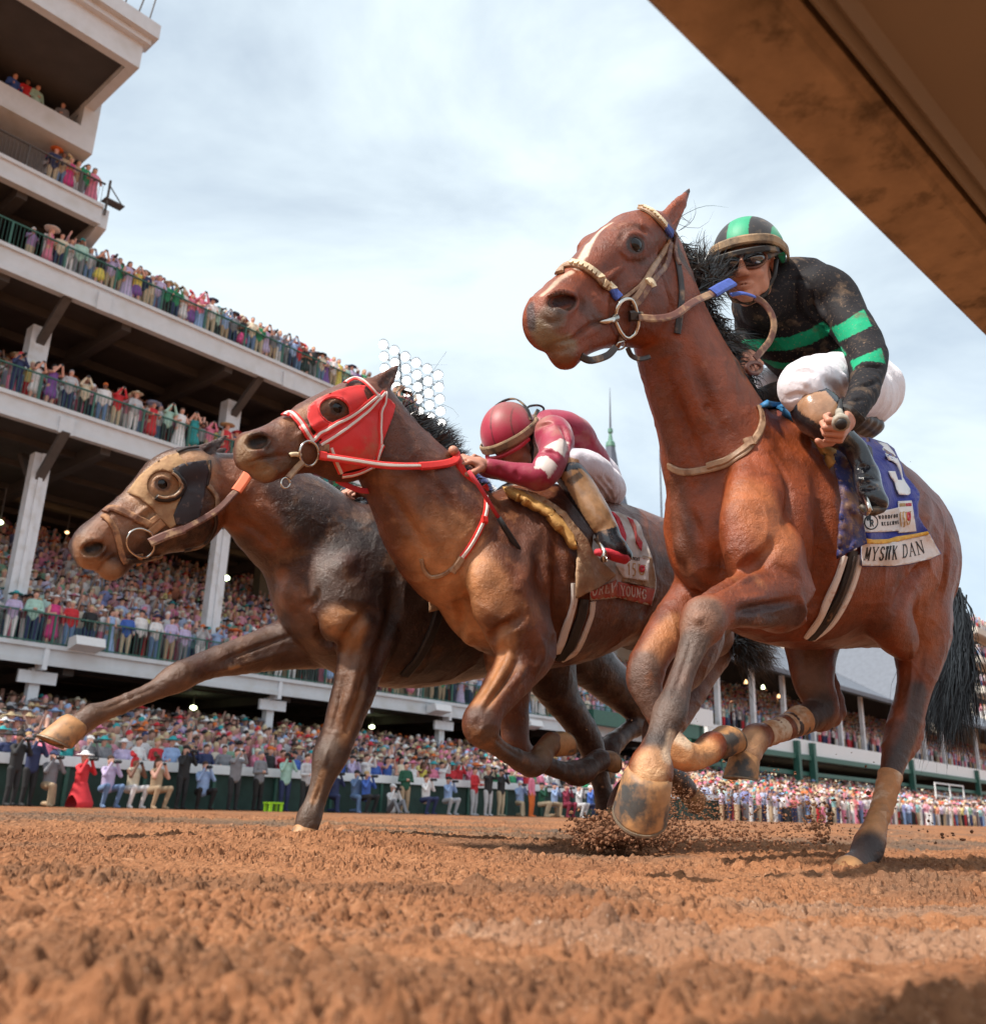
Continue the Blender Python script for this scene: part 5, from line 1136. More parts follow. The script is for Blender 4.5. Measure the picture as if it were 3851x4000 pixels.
LET = {  # strokes: 0 thin, 1 thick; unit box, y up
 'M': [(0, [(.12, 0), (.12, 1)]), (1, [(.12, 1), (.5, .1)]), (0, [(.5, .1), (.86, 1)]), (1, [(.86, 1), (.86, 0)]), (0, [(0, 0), (.26, 0)]), (0, [(.7, 0), (1, 0)])],
 'Y': [(1, [(.1, 1), (.5, .48)]), (0, [(.9, 1), (.5, .48)]), (1, [(.5, .48), (.5, 0)]), (0, [(.3, 0), (.7, 0)]), (0, [(0, 1), (.28, 1)]), (0, [(.76, 1), (1, 1)])],
 'S': [(1, [(.85, .78), (.7, .97), (.35, .98), (.14, .78), (.3, .58), (.7, .42), (.86, .22), (.65, .02), (.3, .02), (.12, .22)])],
 'T': [(1, [(.5, 1), (.5, 0)]), (0, [(.05, 1), (.95, 1)]), (0, [(.3, 0), (.7, 0)]), (0, [(.05, 1), (.05, .8)]), (0, [(.95, 1), (.95, .8)])],
 'I': [(1, [(.5, 1), (.5, 0)]), (0, [(.25, 0), (.75, 0)]), (0, [(.25, 1), (.75, 1)])],
 'K': [(1, [(.2, 1), (.2, 0)]), (0, [(.85, 1), (.2, .42)]), (1, [(.42, .58), (.88, 0)]), (0, [(.05, 0), (.36, 0)]), (0, [(.05, 1), (.36, 1)]), (0, [(.72, 0), (1, 0)])],
 'D': [(1, [(.2, 1), (.2, 0)]), (1, [(.2, .98), (.6, .96), (.88, .7), (.88, .3), (.6, .03), (.2, .01)]), (0, [(.04, 0), (.2, 0)]), (0, [(.04, 1), (.2, 1)])],
 'A': [(0, [(.12, 0), (.5, 1)]), (1, [(.5, 1), (.88, 0)]), (0, [(.25, .35), (.75, .35)]), (0, [(0, 0), (.26, 0)]), (0, [(.72, 0), (1, 0)])],
 'N': [(0, [(.15, 0), (.15, 1)]), (1, [(.15, 1), (.85, 0)]), (0, [(.85, 0), (.85, 1)]), (0, [(0, 0), (.3, 0)]), (0, [(.7, 1), (1, 1)]), (0, [(0, 1), (.15, 1)])],
 'O': [(1, [(.5, 1), (.2, .85), (.1, .5), (.2, .15), (.5, 0), (.8, .15), (.9, .5), (.8, .85), (.5, 1)])],
 'W': [(1, [(.05, 1), (.28, 0)]), (0, [(.28, 0), (.5, .9)]), (1, [(.5, .9), (.72, 0)]), (0, [(.72, 0), (.95, 1)])],
 'F': [(1, [(.2, 1), (.2, 0)]), (0, [(.2, 1), (.85, 1), (.85, .8)]), (0, [(.2, .5), (.65, .5)]), (0, [(.05, 0), (.38, 0)])],
 'R': [(1, [(.2, 1), (.2, 0)]), (1, [(.2, 1), (.65, 1), (.82, .76), (.65, .5), (.2, .5)]), (1, [(.5, .5), (.88, 0)]), (0, [(.05, 0), (.38, 0)])],
 'E': [(1, [(.2, 1), (.2, 0)]), (0, [(.2, 1), (.85, 1), (.85, .85)]), (0, [(.2, .5), (.65, .5)]), (0, [(.2, 0), (.88, 0), (.88, .18)])],
 'V': [(1, [(.05, 1), (.5, 0)]), (0, [(.5, 0), (.95, 1)])],
 'U': [(1, [(.15, 1), (.15, .3), (.35, .03), (.65, .03), (.85, .3)]), (0, [(.85, .3), (.85, 1)]), (0, [(0, 1), (.3, 1)]), (0, [(.7, 1), (1, 1)])],
 'G': [(1, [(.85, .8), (.6, 1), (.3, .93), (.1, .5), (.3, .07), (.6, 0), (.85, .15), (.85, .42), (.6, .42)])],
 'C': [(1, [(.85, .8), (.6, 1), (.3, .93), (.1, .5), (.3, .07), (.6, 0), (.85, .2)])],
 'B': [(1, [(.2, 1), (.2, 0)]), (1, [(.2, 1), (.65, .98), (.75, .76), (.6, .54), (.2, .52)]), (1, [(.6, .52), (.86, .28), (.7, .03), (.2, 0)])],
 '1': [(1, [(.25, .8), (.55, 1), (.55, 0)])],
 '5': [(1, [(.85, 1), (.3, 1), (.22, .58), (.6, .6), (.85, .35), (.7, .05), (.2, 0)])],
}
def lettering(pat, text, base, tops, w, name, mt, parent, thick=.7, gap=.18, bold=1.0):
    """base, tops: polylines in px giving foot and head of the line; letters are spread along them"""
    def along(P, t):
        P = np.array(P, float); n = len(P) - 1; x = min(max(t, 0) * n, n - 1e-6); i = int(x); return P[i] + (P[i + 1] - P[i]) * (x - i)
    m = MB(); n = len(text)
    for k, ch in enumerate(text):
        if ch not in LET: continue
        a = (k + gap * .5) / n; b = (k + 1 - gap * .5) / n
        for th, pts in LET[ch]:
            Q = densify([tuple(p) for p in pts], .12, closed=False) + [pts[-1]]
            C_ = []; N_ = []
            for x, y in Q:
                t = a + (b - a) * x; p = along(base, t) * (1 - y) + along(tops, t) * y
                h, nn = cam_ray(pat.bvh, p[0], p[1])
                if h is None: continue
                if nn @ ray(*p) > 0: nn = -nn
                C_.append(h + nn * .0035); N_.append(nn)
            if len(C_) < 2: continue
            ww = w * (bold if th else thick * .55)
            b0 = len(m.v)
            for i in range(len(C_)):
                T = C_[min(i + 1, len(C_) - 1)] - C_[max(i - 1, 0)]; T = T / (np.linalg.norm(T) + 1e-9); S = np.cross(T, N_[i]); S /= np.linalg.norm(S) + 1e-9
                for sgn in (-.5, .5): m.v.append(tuple(C_[i] + S * sgn * ww + N_[i] * .0))
                for sgn in (.5, -.5): m.v.append(tuple(C_[i] + S * sgn * ww - N_[i] * .002))
            for i in range(len(C_) - 1):
                for j in range(4): m.f.append((b0 + i * 4 + j, b0 + i * 4 + (j + 1) % 4, b0 + (i + 1) * 4 + (j + 1) % 4, b0 + (i + 1) * 4 + j)); m.m.append(0)
    return m.build(name, mt, parent)
def ring(sk, pts, r, name, mt, parent, lift=.012, closed=False, n=8):
    P = catmull(np.array([list(p) + [0] * (3 - len(p)) for p in pts], float), 6); C_ = []
    for x, y, o in P:
        h, nn = cam_ray(sk.bvh, x, y)
        if h is not None: C_.append(h + nn * (lift + o))
    for _ in range(3): C_ = [C_[0]] + [.25 * C_[i - 1] + .5 * C_[i] + .25 * C_[i + 1] for i in range(1, len(C_) - 1)] + [C_[-1]]
    m = MB(); m.tube(C_, r, n); return m.build(name, mt, parent, smooth=True)
def teeth(sk, pts, w, name, mt, parent, n, lift=.010):
    """a row of small wedge studs along a band"""
    P = catmull(np.array(pts, float), 12); m = MB()
    for k in range(n):
        i = int((k + .5) / n * (len(P) - 1)); i = min(i, len(P) - 2)
        h, nn = cam_ray(sk.bvh, *P[i]); h2, _n = cam_ray(sk.bvh, *P[i + 1])
        if h is None or h2 is None: continue
        T = h2 - h; T /= np.linalg.norm(T) + 1e-9; S = np.cross(T, nn); h = h + nn * lift
        a = w * .42; b = w * .45; q = [h - T * a - S * b, h + T * a - S * b, h + T * a * .35 + S * b, h - T * a * .35 + S * b]
        m.hexa(q + [x + nn * .005 for x in q])
    return m.build(name, mt, parent)
# ------------------------------------------------------------------ leading horse
A = (2000, 700, 1.887)
br = empty('bridle', H1.world(H1.l(2435, 1235, .1))); br.parent = h1; br.matrix_parent_inverse = h1.matrix_world.inverted()
bb = Z(*A, [(715, 300), (760, 250), (835, 222), (930, 218), (1010, 248), (1070, 302), (1120, 352), (1160, 395)])
strap(sk1, bb, .026, .009, 'browband', m_tan, br); teeth(sk1, Z(*A, [(840, 222), (930, 218), (1010, 248), (1070, 302), (1110, 345)]), .022, 'browband_studs', m_cream, br, 14)
strap(sk1, Z(*A, [(1105, 335), (1130, 362), (1162, 398)]), .027, .011, 'browband_end', m_blue, br)
nb = Z(*A, [(350, 700), (375, 655), (440, 632), (520, 650), (600, 700), (680, 770), (740, 830), (785, 880)])
strap(sk1, nb, .026, .009, 'noseband', m_tan, br); teeth(sk1, Z(*A, [(440, 632), (520, 650), (600, 700), (680, 770), (735, 822)]), .022, 'noseband_studs', m_cream, br, 12)
strap(sk1, Z(*A, [(728, 820), (755, 845), (786, 882)]), .027, .011, 'noseband_end', m_blue, br)
strap(sk1, Z(*A, [(1150, 440), (1125, 520), (1050, 630), (985, 745), (915, 860), (870, 905)]), .018, .006, 'cheekpiece', m_tan, br)
strap(sk1, Z(*A, [(1165, 470), (1140, 620), (1060, 720), (1000, 800), (950, 880), (880, 950)]), .018, .006, 'cheekpiece', m_brown, br)
strap(sk1, Z(*A, [(1120, 540), (1020, 680), (930, 790), (840, 860), (790, 890)]), .010, .005, 'cheekpiece', m_tan, br)
strap(sk1, Z(*A, [(1185, 390), (1205, 480), (1215, 600), (1235, 720), (1245, 850), (1235, 980), (1215, 1140)]), .020, .006, 'throat_latch', m_dark, br)
strap(sk1, Z(*A, [(1170, 380), (1200, 430), (1195, 540), (1225, 640)]), .016, .009, 'headpiece', m_brown, br)
strap(sk1, Z(*A, [(985, 770), (1010, 760), (1030, 800)]), .022, .012, 'buckle', m_cream, br)
ring(sk1, Z(*A, [(850, 895), (800, 888), (762, 940), (745, 1010), (765, 1090), (800, 1140), (850, 1145), (885, 1105), (905, 1040), (880, 940), (850, 895)]), .0058, 'bit_ring', m_steel, br, .016)
mm = MB(); P0 = H1.world(H1.l(*Z(*A, [(615, 1052)])[0], .050)); P1 = H1.world(H1.l(*Z(*A, [(690, 1030)])[0], .075)); h_, n_ = cam_ray(sk1.bvh, *Z(*A, [(755, 1010)])[0]); P2 = h_ + n_ * .016
h_a, n_a = cam_ray(sk1.bvh, *Z(*A, [(630, 1052)])[0]); h_b, n_b = cam_ray(sk1.bvh, *Z(*A, [(690, 1035)])[0])
mm.tube([h_a, h_b + n_b * .008, P2], [.004, .008, .013], 10); mm.build('bit_mouthpiece', m_steel, br, smooth=True)
strap(sk1, Z(*A, [(840, 1010), (880, 1005), (930, 1010)]), .030, .012, 'rein_keeper', m_dark, br, lift=.01)
ring(sk1, Z(*A, [(745, 1190), (735, 1250), (770, 1275), (805, 1250), (805, 1195), (765, 1180), (745, 1190)]), .003, 'chin_buckle', m_steel, br, .016)
strap(sk1, Z(*A, [(800, 1130), (775, 1200), (755, 1250)]), .018, .006, 'chin_strap', m_brown, br, lift=.006)
Fp = lambda x, y, v, F=H1: F.world(F.l(*Z(*A, [(x, y)])[0], v))
free_strap([Fp(505, 1305, .05), Fp(580, 1335, .055), (Fp(700, 1300, .06)), Fp(760, 1240, .065)], .020, .006, 'curb_strap', m_dark, br)
free_strap([Fp(850, 1240, .06), Fp(880, 1300, .055), Fp(940, 1325, .05), Fp(1010, 1310, .045)], .014, .005, 'curb_strap', m_dark, br)
B6 = (2600, 800, 1.887)
F6 = lambda x, y, v, F=H1: F.world(F.l(*Z(*B6, [(x, y)])[0], v))
rn = [Fp(930, 1020, .085), Fp(1070, 1028, .11), Fp(1200, 1000, .13), Fp(1330, 910, .14), Fp(1480, 840, .14)]
free_strap(rn, .024, .005, 'rein', m_brown, br, nrm=_u * .35 - _f)
free_strap([Fp(1475, 842, .14), Fp(1545, 800, .14), Fp(1620, 762, .13)], .036, .008, 'rein_grip', m_blue, br, nrm=_u * .35 - _f)
free_strap([F6(480, 668, .12), F6(560, 655, .14), F6(650, 680, .15)], .020, .006, 'rein_grip', m_blue, br, nrm=_u * .8 - _f * .6)
free_strap([F6(650, 680, .15), F6(720, 725, .16), F6(780, 810, .17), F6(795, 900, .17), F6(765, 1000, .16), F6(700, 1080, .15), F6(655, 1135, .14)], .022, .005, 'rein', m_brown, br, nrm=-_f + _r * .3)
mm = MB(); rc = [F6(650 + 55 * math.cos(t), 1200 + 40 * math.sin(t), .14) for t in np.linspace(0, 6.28, 18)]; mm.tube(rc, .007, 8); mm.build('yoke_ring', m_brown, br, smooth=True)
st_ = Z(2600, 1600, 1.508, [(545, -20), (560, 20), (566, 80), (545, 140), (515, 190), (465, 250), (380, 308), (280, 343), (160, 368), (80, 362), (20, 332)])
strap(sk1, st_, .022, .006, 'breastplate_strap', m_tan, h1); strap(sk1, Z(2600, 1600, 1.508, [(500, 195), (455, 240), (380, 290), (250, 332)]), .020, .010, 'breastplate_strap', m_tan, h1, lift=.004)
strap(sk1, Z(2600, 1600, 1.508, [(478, 175), (500, 220)]), .030, .012, 'strap_buckle', m_tan, h1)
S7 = (3200, 1650, 3.267)      # close view of the cloth
fo = lambda x, y: .014 + .010 * math.sin(x * .045 + y * .012) + .006 * math.sin(y * .03 - x * .02)
outer = Z(*S7, [(480, 200), (640, 200), (740, 235), (860, 270), (950, 340), (1010, 470), (1050, 560), (1090, 680), (1200, 800), (1270, 900), (1275, 960), (1250, 1060), (1260, 1200), (1320, 1310), (1385, 1385), (1550, 1680), (1400, 1750), (1150, 1810), (950, 1840), (540, 1835), (540, 1560), (560, 1100), (400, 700), (380, 400)])
cl = empty('saddle_cloth', H1.world(H1.l(3450, 1980, .25))); cl.parent = h1; cl.matrix_parent_inverse = h1.matrix_world.inverted()
pc = Patch(H1, sk1, outer, fo, 11, vmiss=.03); pc.obj('cloth', m_royal, cl, .006)
def sub(F, base, poly, lift, name, mt, parent, step=9, th=.003, holes=()):
    q = Patch(F, base, Z(*S7, poly) if F is H1 else Z(*S8, poly), lift, step, holes=[Z(*(S7 if F is H1 else S8), h) for h in holes]); q.obj(name, mt, parent, th); return q
wb = sub(H1, pc, [(540, 1535), (620, 1545), (800, 1548), (960, 1525), (1200, 1470), (1405, 1425), (1545, 1680), (1400, 1745), (1150, 1805), (950, 1832), (545, 1828)], .006, 'name_band', m_white, cl)
sub(H1, pc, [(560, 1480), (700, 1495), (870, 1490), (1000, 1455), (1200, 1425), (1385, 1388), (1405, 1428), (1200, 1472), (960, 1528), (800, 1550), (620, 1546), (560, 1535)], .008, 'yellow_braid', m_yel, cl)
w1 = sub(H1, pc, [(560, 1160), (720, 1140), (900, 1110), (1005, 1085), (1012, 1385), (800, 1400), (560, 1400)], .006, 'sponsor_panel', m_white, cl)
w2 = sub(H1, pc, [(1005, 1005), (1175, 998), (1195, 1120), (1235, 1390), (1010, 1412)], .006, 'emblem_panel', m_white, cl)
LL = lambda pat, t, b, tp, w, nm, m_, par, **k: lettering(pat, t, Z(*(k.pop('S', S7)), b), Z(*k.pop('S2', S7), tp), w, nm, m_, par, **k)
LL(wb, 'MYSTIK DAN', list(zip([555, 635, 740, 822, 872, 907, 990, 1040, 1132, 1237, 1355], [1755, 1757, 1757, 1753, 1751, 1750, 1745, 1728, 1712, 1695, 1665])), list(zip([590, 665, 765, 845, 890, 925, 1000, 1045, 1120, 1205, 1310], [1592, 1592, 1590, 1587, 1585, 1582, 1577, 1567, 1547, 1530, 1500])), .0044, 'lettering', m_ink, cl, gap=.2)
LL(w1, 'WOODFORD', [(745, 1232), (900, 1222), (1040, 1205)], [(735, 1190), (900, 1180), (1040, 1165)], .0021, 'lettering', m_ink, cl, gap=.38)
LL(w1, 'RESERVE', [(780, 1318), (900, 1312), (1030, 1295)], [(775, 1275), (900, 1268), (1020, 1250)], .0021, 'lettering', m_ink, cl, gap=.38)
LL(w2, 'KENTUCKY', [(1022, 1078), (1095, 1072)], [(1018, 1042), (1090, 1038)], .0018, 'lettering', m_gprint, cl, gap=.3)
LL(w2, 'DERBY', [(1100, 1072), (1172, 1068)], [(1096, 1038), (1168, 1034)], .0018, 'lettering', m_rprint, cl, gap=.3) if 'B' in LET else None
LL(w2, '15', [(1020, 1330), (1095, 1330)], [(1015, 1150), (1085, 1145)], .0035, 'lettering', m_gprint, cl, gap=.2)
LL(w2, 'U', [(1095, 1310), (1165, 1290)], [(1085, 1150), (1168, 1135)], .0035, 'lettering', m_gprint, cl, gap=.1)
ring(w2, Z(*S7, circle(1130, 1200, 16, 42, 0, 0, 350, 10)), .004, 'rose_emblem', m_rprint, cl, .002)
ring(w1, Z(*S7, circle(655, 1275, 80, 90, 0, 0, 358, 18)), .0020, 'round_logo', m_ink, cl, .002)
LL(w1, 'W', [(590, 1260), (665, 1255)], [(590, 1190), (665, 1185)], .005, 'lettering', m_ink, cl); LL(w1, 'R', [(630, 1330), (690, 1325)], [(630, 1255), (690, 1250)], .005, 'lettering', m_ink, cl)
sub(H1, pc, [(735, 240), (860, 275), (945, 380), (1005, 480), (1040, 560), (1065, 700), (1110, 780), (1160, 850), (1165, 900), (1140, 925), (1020, 920), (985, 850), (960, 760), (910, 690), (885, 620), (965, 625), (1000, 735), (1055, 735), (1030, 640), (985, 530), (940, 495), (880, 480), (840, 400), (800, 330)], .016, 'number_three', m_wprint, cl)
# girth, pad and flap
G = (2600, 1600, 1.508)
strap(sk1, Z(*G, [(1045, 860), (1010, 970), (960, 1100), (900, 1230), (830, 1335)]), .022, .010, 'girth_edge', m_wtape, h1)
strap(sk1, Z(*G, [(1140, 860), (1100, 1010), (1040, 1150), (960, 1270), (860, 1345)]), .022, .010, 'girth_edge', m_wtape, h1)
strap(sk1, Z(*G, [(1095, 830), (1058, 990), (1000, 1130), (930, 1250), (850, 1338)]), .036, .013, 'girth', m_black, h1); strap(sk1, Z(*G, [(1085, 860), (1045, 1000), (990, 1130), (925, 1245)]), .010, .018, 'girth_strap', m_dark, h1)
Pd = Patch(H1, sk1, Z(*B6, [(715, 1455), (800, 1450), (920, 1480), (1060, 1560), (1010, 1595), (900, 1540), (800, 1500), (725, 1490)]), .02, 10, vmiss=.06); Pd.obj('saddle_pad', m_bluepad, h1, .03)
Pg = Patch(H1, sk1, Z(*B6, [(1010, 1592), (1060, 1556), (1110, 1610), (1180, 1700), (1230, 1790), (1255, 1870), (1225, 1930), (1190, 1870), (1130, 1760), (1060, 1660)]), .02, 10, vmiss=.06); Pg.obj('saddle_pad', m_gold, h1, .03)
Pf = Patch(H1, sk1, Z(*S7, [(0, 40), (180, 170), (310, 310), (400, 440), (460, 640), (490, 900), (520, 1100), (560, 1300), (605, 1550), (530, 1580), (400, 1640), (225, 1740), (240, 1500), (260, 1200), (280, 980), (230, 700), (190, 560), (160, 400), (80, 240)]), lambda x, y: .035 + .006 * math.sin(x * .04) + .02 * max(0, (y - 1800) / 400), 11, vmiss=.10); Pf.obj('saddle_flap', m_navy, h1, .006)
sub(H1, Pf, [(225, 1742), (400, 1642), (475, 1600), (472, 1625), (400, 1672), (235, 1765)], .003, 'flap_hem', m_wtape, h1, th=.004)
# the rest of the saddle, under and behind the rider
def seat(F, pts, name, mt, parent, h=.012):
    g = Sdf(*([np.min([F.l(*p[:3]) for p in pts], 0) - .3, np.max([F.l(*p[:3]) for p in pts], 0) + .3]), h)
    g.chain([(F.l(p[0], p[1], p[2]), p[3], p[4]) for p in pts], k=.03, dense=4); V, Fc = g.skin(); s = Skin(F.world(V), Fc); s.smooth(2)
    return link(name, mesh_np(name, s.V, s.F, [mt]), parent)
seat(H1, [(3030, 1560, 0, .06, 2.0), (3120, 1600, 0, .05, 2.6), (3230, 1660, 0, .05, 2.8), (3340, 1690, 0, .045, 2.6)], 'saddle', m_dark, h1)
# ------------------------------------------------------------------ middle horse
A2 = (900, 1400, 1.887); S8 = (2150, 1950, 3.564)
hood_out = Z(*A2, [(575, 355), (640, 300), (720, 262), (800, 233), (880, 207), (960, 196), (1000, 200), (985, 240), (1005, 300), (1050, 318), (1085, 300), (1130, 272), (1180, 305), (1217, 345), (1200, 420), (1165, 510), (1130, 600), (1090, 690), (1050, 760), (1010, 800), (930, 815), (835, 838), (800, 770), (760, 710), (720, 670), (640, 560), (590, 490), (565, 430)])
Ph = Patch(H2, sk2, hood_out, .006, 9, holes=[Z(*A2, circle(765, 388, 112, 97, 10, 0, 350, 20))], vmiss=.0); hd = Ph.obj('blinker_hood', m_horsehood, h2, .004)
ring(sk2, Z(*A2, circle(765, 388, 112, 97, 10, 0, 359, 26)), .003, 'eyehole_seam', m_horsehood, hd, .007)
br2 = empty('bridle', H2.world(H2.l(1200, 1770, .1))); br2.parent = h2; br2.matrix_parent_inverse = h2.matrix_world.inverted()
def band2(pts, nm, w=.024, lift=.009):
    p = Z(*A2, pts); strap(sk2, p, w, .005, nm, m_red, br2, lift=lift); strap(sk2, p, w * .45, .0075, nm + '_stripe', m_wtape, br2, lift=lift)
band2([(400, 440), (440, 418), (485, 450), (530, 510), (565, 570), (595, 620)], 'noseband', .028)
band2([(600, 610), (700, 540), (790, 480), (900, 410), (1000, 335), (1080, 275)], 'cheekpiece', .022)
band2([(655, 640), (760, 580), (880, 500), (980, 410), (1060, 320), (1120, 260)], 'cheekpiece', .022)
band2([(850, 200), (900, 168), (960, 175), (1010, 215), (1060, 270), (1090, 300)], 'browband', .02)
band2([(1130, 255), (1120, 330), (1095, 400), (1090, 520), (1095, 640), (1060, 740), (1035, 800)], 'throat_latch', .018)
band2([(735, 660), (770, 740), (815, 835)], 'jaw_strap', .024, .006)
band2([(815, 850), (900, 840), (980, 810), (1045, 770), (1080, 690), (1110, 640)], 'jaw_strap', .02, .012)
ring(sk2, Z(*A2, circle(560, 697, 72, 80, 0, 0, 358, 20)), .0045, 'bit_ring', m_steel, br2, .016)
ring(sk2, Z(*A2, [(435, 712), (470, 705), (505, 715)]), .008, 'bit_mouthpiece', m_cream, br2, .008)
a2 = lambda x, y, v: H2.world(H2.l(*Z(*A2, [(x, y)])[0], v))
free_strap([a2(535, 765, .07), a2(480, 820, .06), a2(425, 885, .06)], .022, .008, 'lead_strap', m_brown, br2)
mm = MB(); mm.tube([a2(407 + 33 * math.cos(t), 918 + 38 * math.sin(t), .06) for t in np.linspace(0, 6.28, 20)], .0035, 8); mm.build('lead_ring', m_steel, br2, smooth=True)
free_strap([a2(640, 660, .075), a2(720, 660, .08)], .03, .010, 'rein_keeper', m_brown, br2)
free_strap([a2(655, 715, .085), a2(705, 725, .09)], .030, .010, 'rein_keeper', m_red, br2, nrm=-_f + _u * .3)
rp = [a2(700, 725, .09), a2(900, 755, .115), a2(1100, 785, .135), a2(1250, 795, .15), a2(1400, 795, .15)]
free_strap(rp, .026, .006, 'rein', m_red, br2, nrm=-_f + _u * .3); free_strap(rp, .012, .009, 'rein_stripe', m_wtape, br2, nrm=-_f + _u * .3)
free_strap([a2(1395, 797, .15), a2(1500, 790, .15), a2(1600, 775, .15), a2(1660, 750, .15), a2(1665, 710, .14), a2(1640, 690, .13)], .030, .010, 'rein_grip', m_red, br2, nrm=-_f + _u * .3)
free_strap([a2(1665, 720, .13), a2(1700, 810, .14), a2(1760, 910, .14), a2(1830, 975, .13), a2(1890, 950, .12)], .028, .008, 'rein_grip', m_red, br2, nrm=-_f + _r * .4)
free_strap([a2(780, 895, -.02), a2(880, 945, -.02), a2(980, 975, -.02), a2(1110, 975, -.02)], .02, .006, 'rein', m_rprint, br2)
C2 = (1600, 1500, 1.887)
def bs(pts, w=.022):
    p = Z(*C2, pts); strap(sk2, p, w, .005, 'breastplate_strap', m_red, h2); strap(sk2, p, w * .5, .008, 'breastplate_stripe', m_wtape, h2)
bs([(560, 830), (565, 900), (545, 1000), (500, 1100), (450, 1190), (385, 1280)], .024)
strap(sk2, Z(*C2, [(385, 1280), (340, 1350), (318, 1385)]), .024, .008, 'strap_end', m_tan, h2, lift=.004); strap(sk2, Z(*C2, [(360, 1320), (300, 1370), (230, 1410), (160, 1420), (110, 1370), (88, 1290)]), .014, .006, 'breastplate_strap', m_tan, h2)
strap(sk2, Z(*C2, [(525, 1000), (560, 1010)]), .03, .012, 'strap_keeper', m_red, h2)
m_mudcloth = mat('mud_caked_cloth', (.42, .27, .16), .85, stains=[(6, (.26, .14, .07), .45, .62), (3, (.60, .50, .42), .56, .70)], noise=(30, .2), bump=[(120, .5, .003), (12, .6, .03)])
m_stripe = mat('white_racing_cloth', (.62, .57, .55), .8, stains=(8, (.40, .30, .22), .5, .75), noise=(10, .1), bump=(14, .5, .02))
m_crim = mat('red_cloth', (.58, .03, .05), .75, stains=(9, (.36, .14, .09), .52, .7), noise=(10, .15), bump=(14, .5, .02))
cl2 = empty('saddle_cloth', H2.world(H2.l(2480, 2200, .25))); cl2.parent = h2; cl2.matrix_parent_inverse = h2.matrix_world.inverted()
fo2 = lambda x, y: .016 + .010 * math.sin(x * .06 + y * .02)
pc2 = Patch(H2, sk2, Z(*S8, [(820, 165), (930, 180), (1060, 235), (1180, 290), (1250, 370), (1290, 520), (1350, 640), (1410, 810), (1440, 950), (1462, 1100), (1460, 1250), (1400, 1480), (940, 1370), (560, 1410), (560, 900), (600, 500)]), fo2, 11, vmiss=.03); pc2.obj('cloth', m_stripe, cl2, .006)
sub(H2, pc2, [(820, 165), (880, 180), (960, 260), (1010, 380), (1055, 500), (1040, 690), (1010, 640), (960, 520), (950, 420), (900, 260)], .006, 'red_stripe', m_crim, cl2)
sub(H2, pc2, [(1060, 240), (1150, 290), (1190, 380), (1205, 490), (1280, 600), (1265, 725), (1200, 620), (1170, 470), (1110, 330)], .006, 'red_stripe', m_crim, cl2)
sub(H2, pc2, [(1290, 780), (1410, 815), (1462, 1100), (1455, 1250), (1000, 1140), (1010, 1090)], .004, 'muddy_edge', m_mudcloth, cl2)
w3 = sub(H2, pc2, [(900, 900), (1095, 780), (1375, 830), (1360, 1145), (1020, 1090)], .009, 'emblem_panel', m_white, cl2)
n1 = sub(H2, pc2, [(560, 1280), (920, 1120), (945, 1370), (560, 1410)], .009, 'name_band', mat('faded_red_cloth', (.42, .07, .05), .8, stains=(12, (.45, .24, .17), .5, .7), noise=(20, .2)), cl2)
n2 = sub(H2, pc2, [(940, 1150), (1455, 1250), (1400, 1480), (940, 1370)], .011, 'name_band', bpy.data.materials['faded_red_cloth'], cl2)
L2 = lambda pat, t, b, tp, w, m_, **k: lettering(pat, t, Z(*S8, b), Z(*S8, tp), w, 'lettering', m_, cl2, **k)
m_fade = mat('faded_white_print', (.62, .50, .46), .8)
L2(n1, 'OREV', [(560, 1345), (915, 1290)], [(575, 1205), (930, 1155)], .0055, m_fade, gap=.2); L2(n2, 'YOUNG', [(965, 1330), (1150, 1360), (1330, 1390)], [(960, 1195), (1150, 1225), (1340, 1265)], .0055, m_fade, gap=.15)
L2(w3, '15', [(1050, 1050), (1190, 1070)], [(1050, 890), (1190, 900)], .006, m_gprint); L2(w3, 'U', [(1205, 1050), (1330, 1060)], [(1205, 905), (1330, 925)], .006, m_gprint)
ring(w3, Z(*S8, circle(1270, 970, 28, 34, 0, 0, 350, 10)), .006, 'rose_emblem', m_rprint, cl2, .002)
L2(w3, 'TUCKY', [(1115, 840), (1235, 860)], [(1115, 800), (1235, 820)], .003, m_ink, gap=.3)
strap(sk2, Z(*S8, [(325, 1170), (320, 1400), (270, 1600), (210, 1800), (150, 1990), (60, 2190)]), .030, .010, 'girth_edge', m_wtape, h2)
strap(sk2, Z(*S8, [(580, 1420), (560, 1600), (500, 1780), (430, 1960), (330, 2130), (150, 2230)]), .026, .010, 'girth_edge', m_wtape, h2)
strap(sk2, Z(*S8, [(450, 1390), (420, 1600), (350, 1800), (280, 2000), (130, 2210)]), .045, .014, 'girth', m_black, h2)
Pm = Patch(H2, sk2, Z(*C2, [(690, 775), (800, 775), (940, 810), (1040, 870), (1150, 950), (1240, 1060), (1310, 1150), (1350, 1240), (1400, 1290), (1520, 1410), (1400, 1500), (1225, 1580), (1222, 1400), (1240, 1250), (1215, 1150), (1140, 1040), (1050, 950), (900, 870), (760, 810)]), lambda x, y: .032 + .006 * math.sin(x * .028 - y * .03), 11, vmiss=.06); Pm.obj('saddle_flap', m_mudcloth, h2, .010)
Pe = Patch(H2, sk2, Z(*C2, [(695, 778), (790, 790), (900, 850), (1040, 930), (1130, 1020), (1205, 1120), (1225, 1220), (1195, 1205), (1120, 1090), (1020, 985), (880, 890), (770, 830), (700, 795)]), .03, 10, vmiss=.06); Pe.obj('saddle_pad', m_gold, h2, .03)
seat(H2, [(2010, 1935, 0, .06, 2.0), (2120, 1970, 0, .05, 2.6), (2260, 2030, 0, .05, 2.8), (2380, 2070, 0, .045, 2.6)], 'saddle', m_dark, h2)
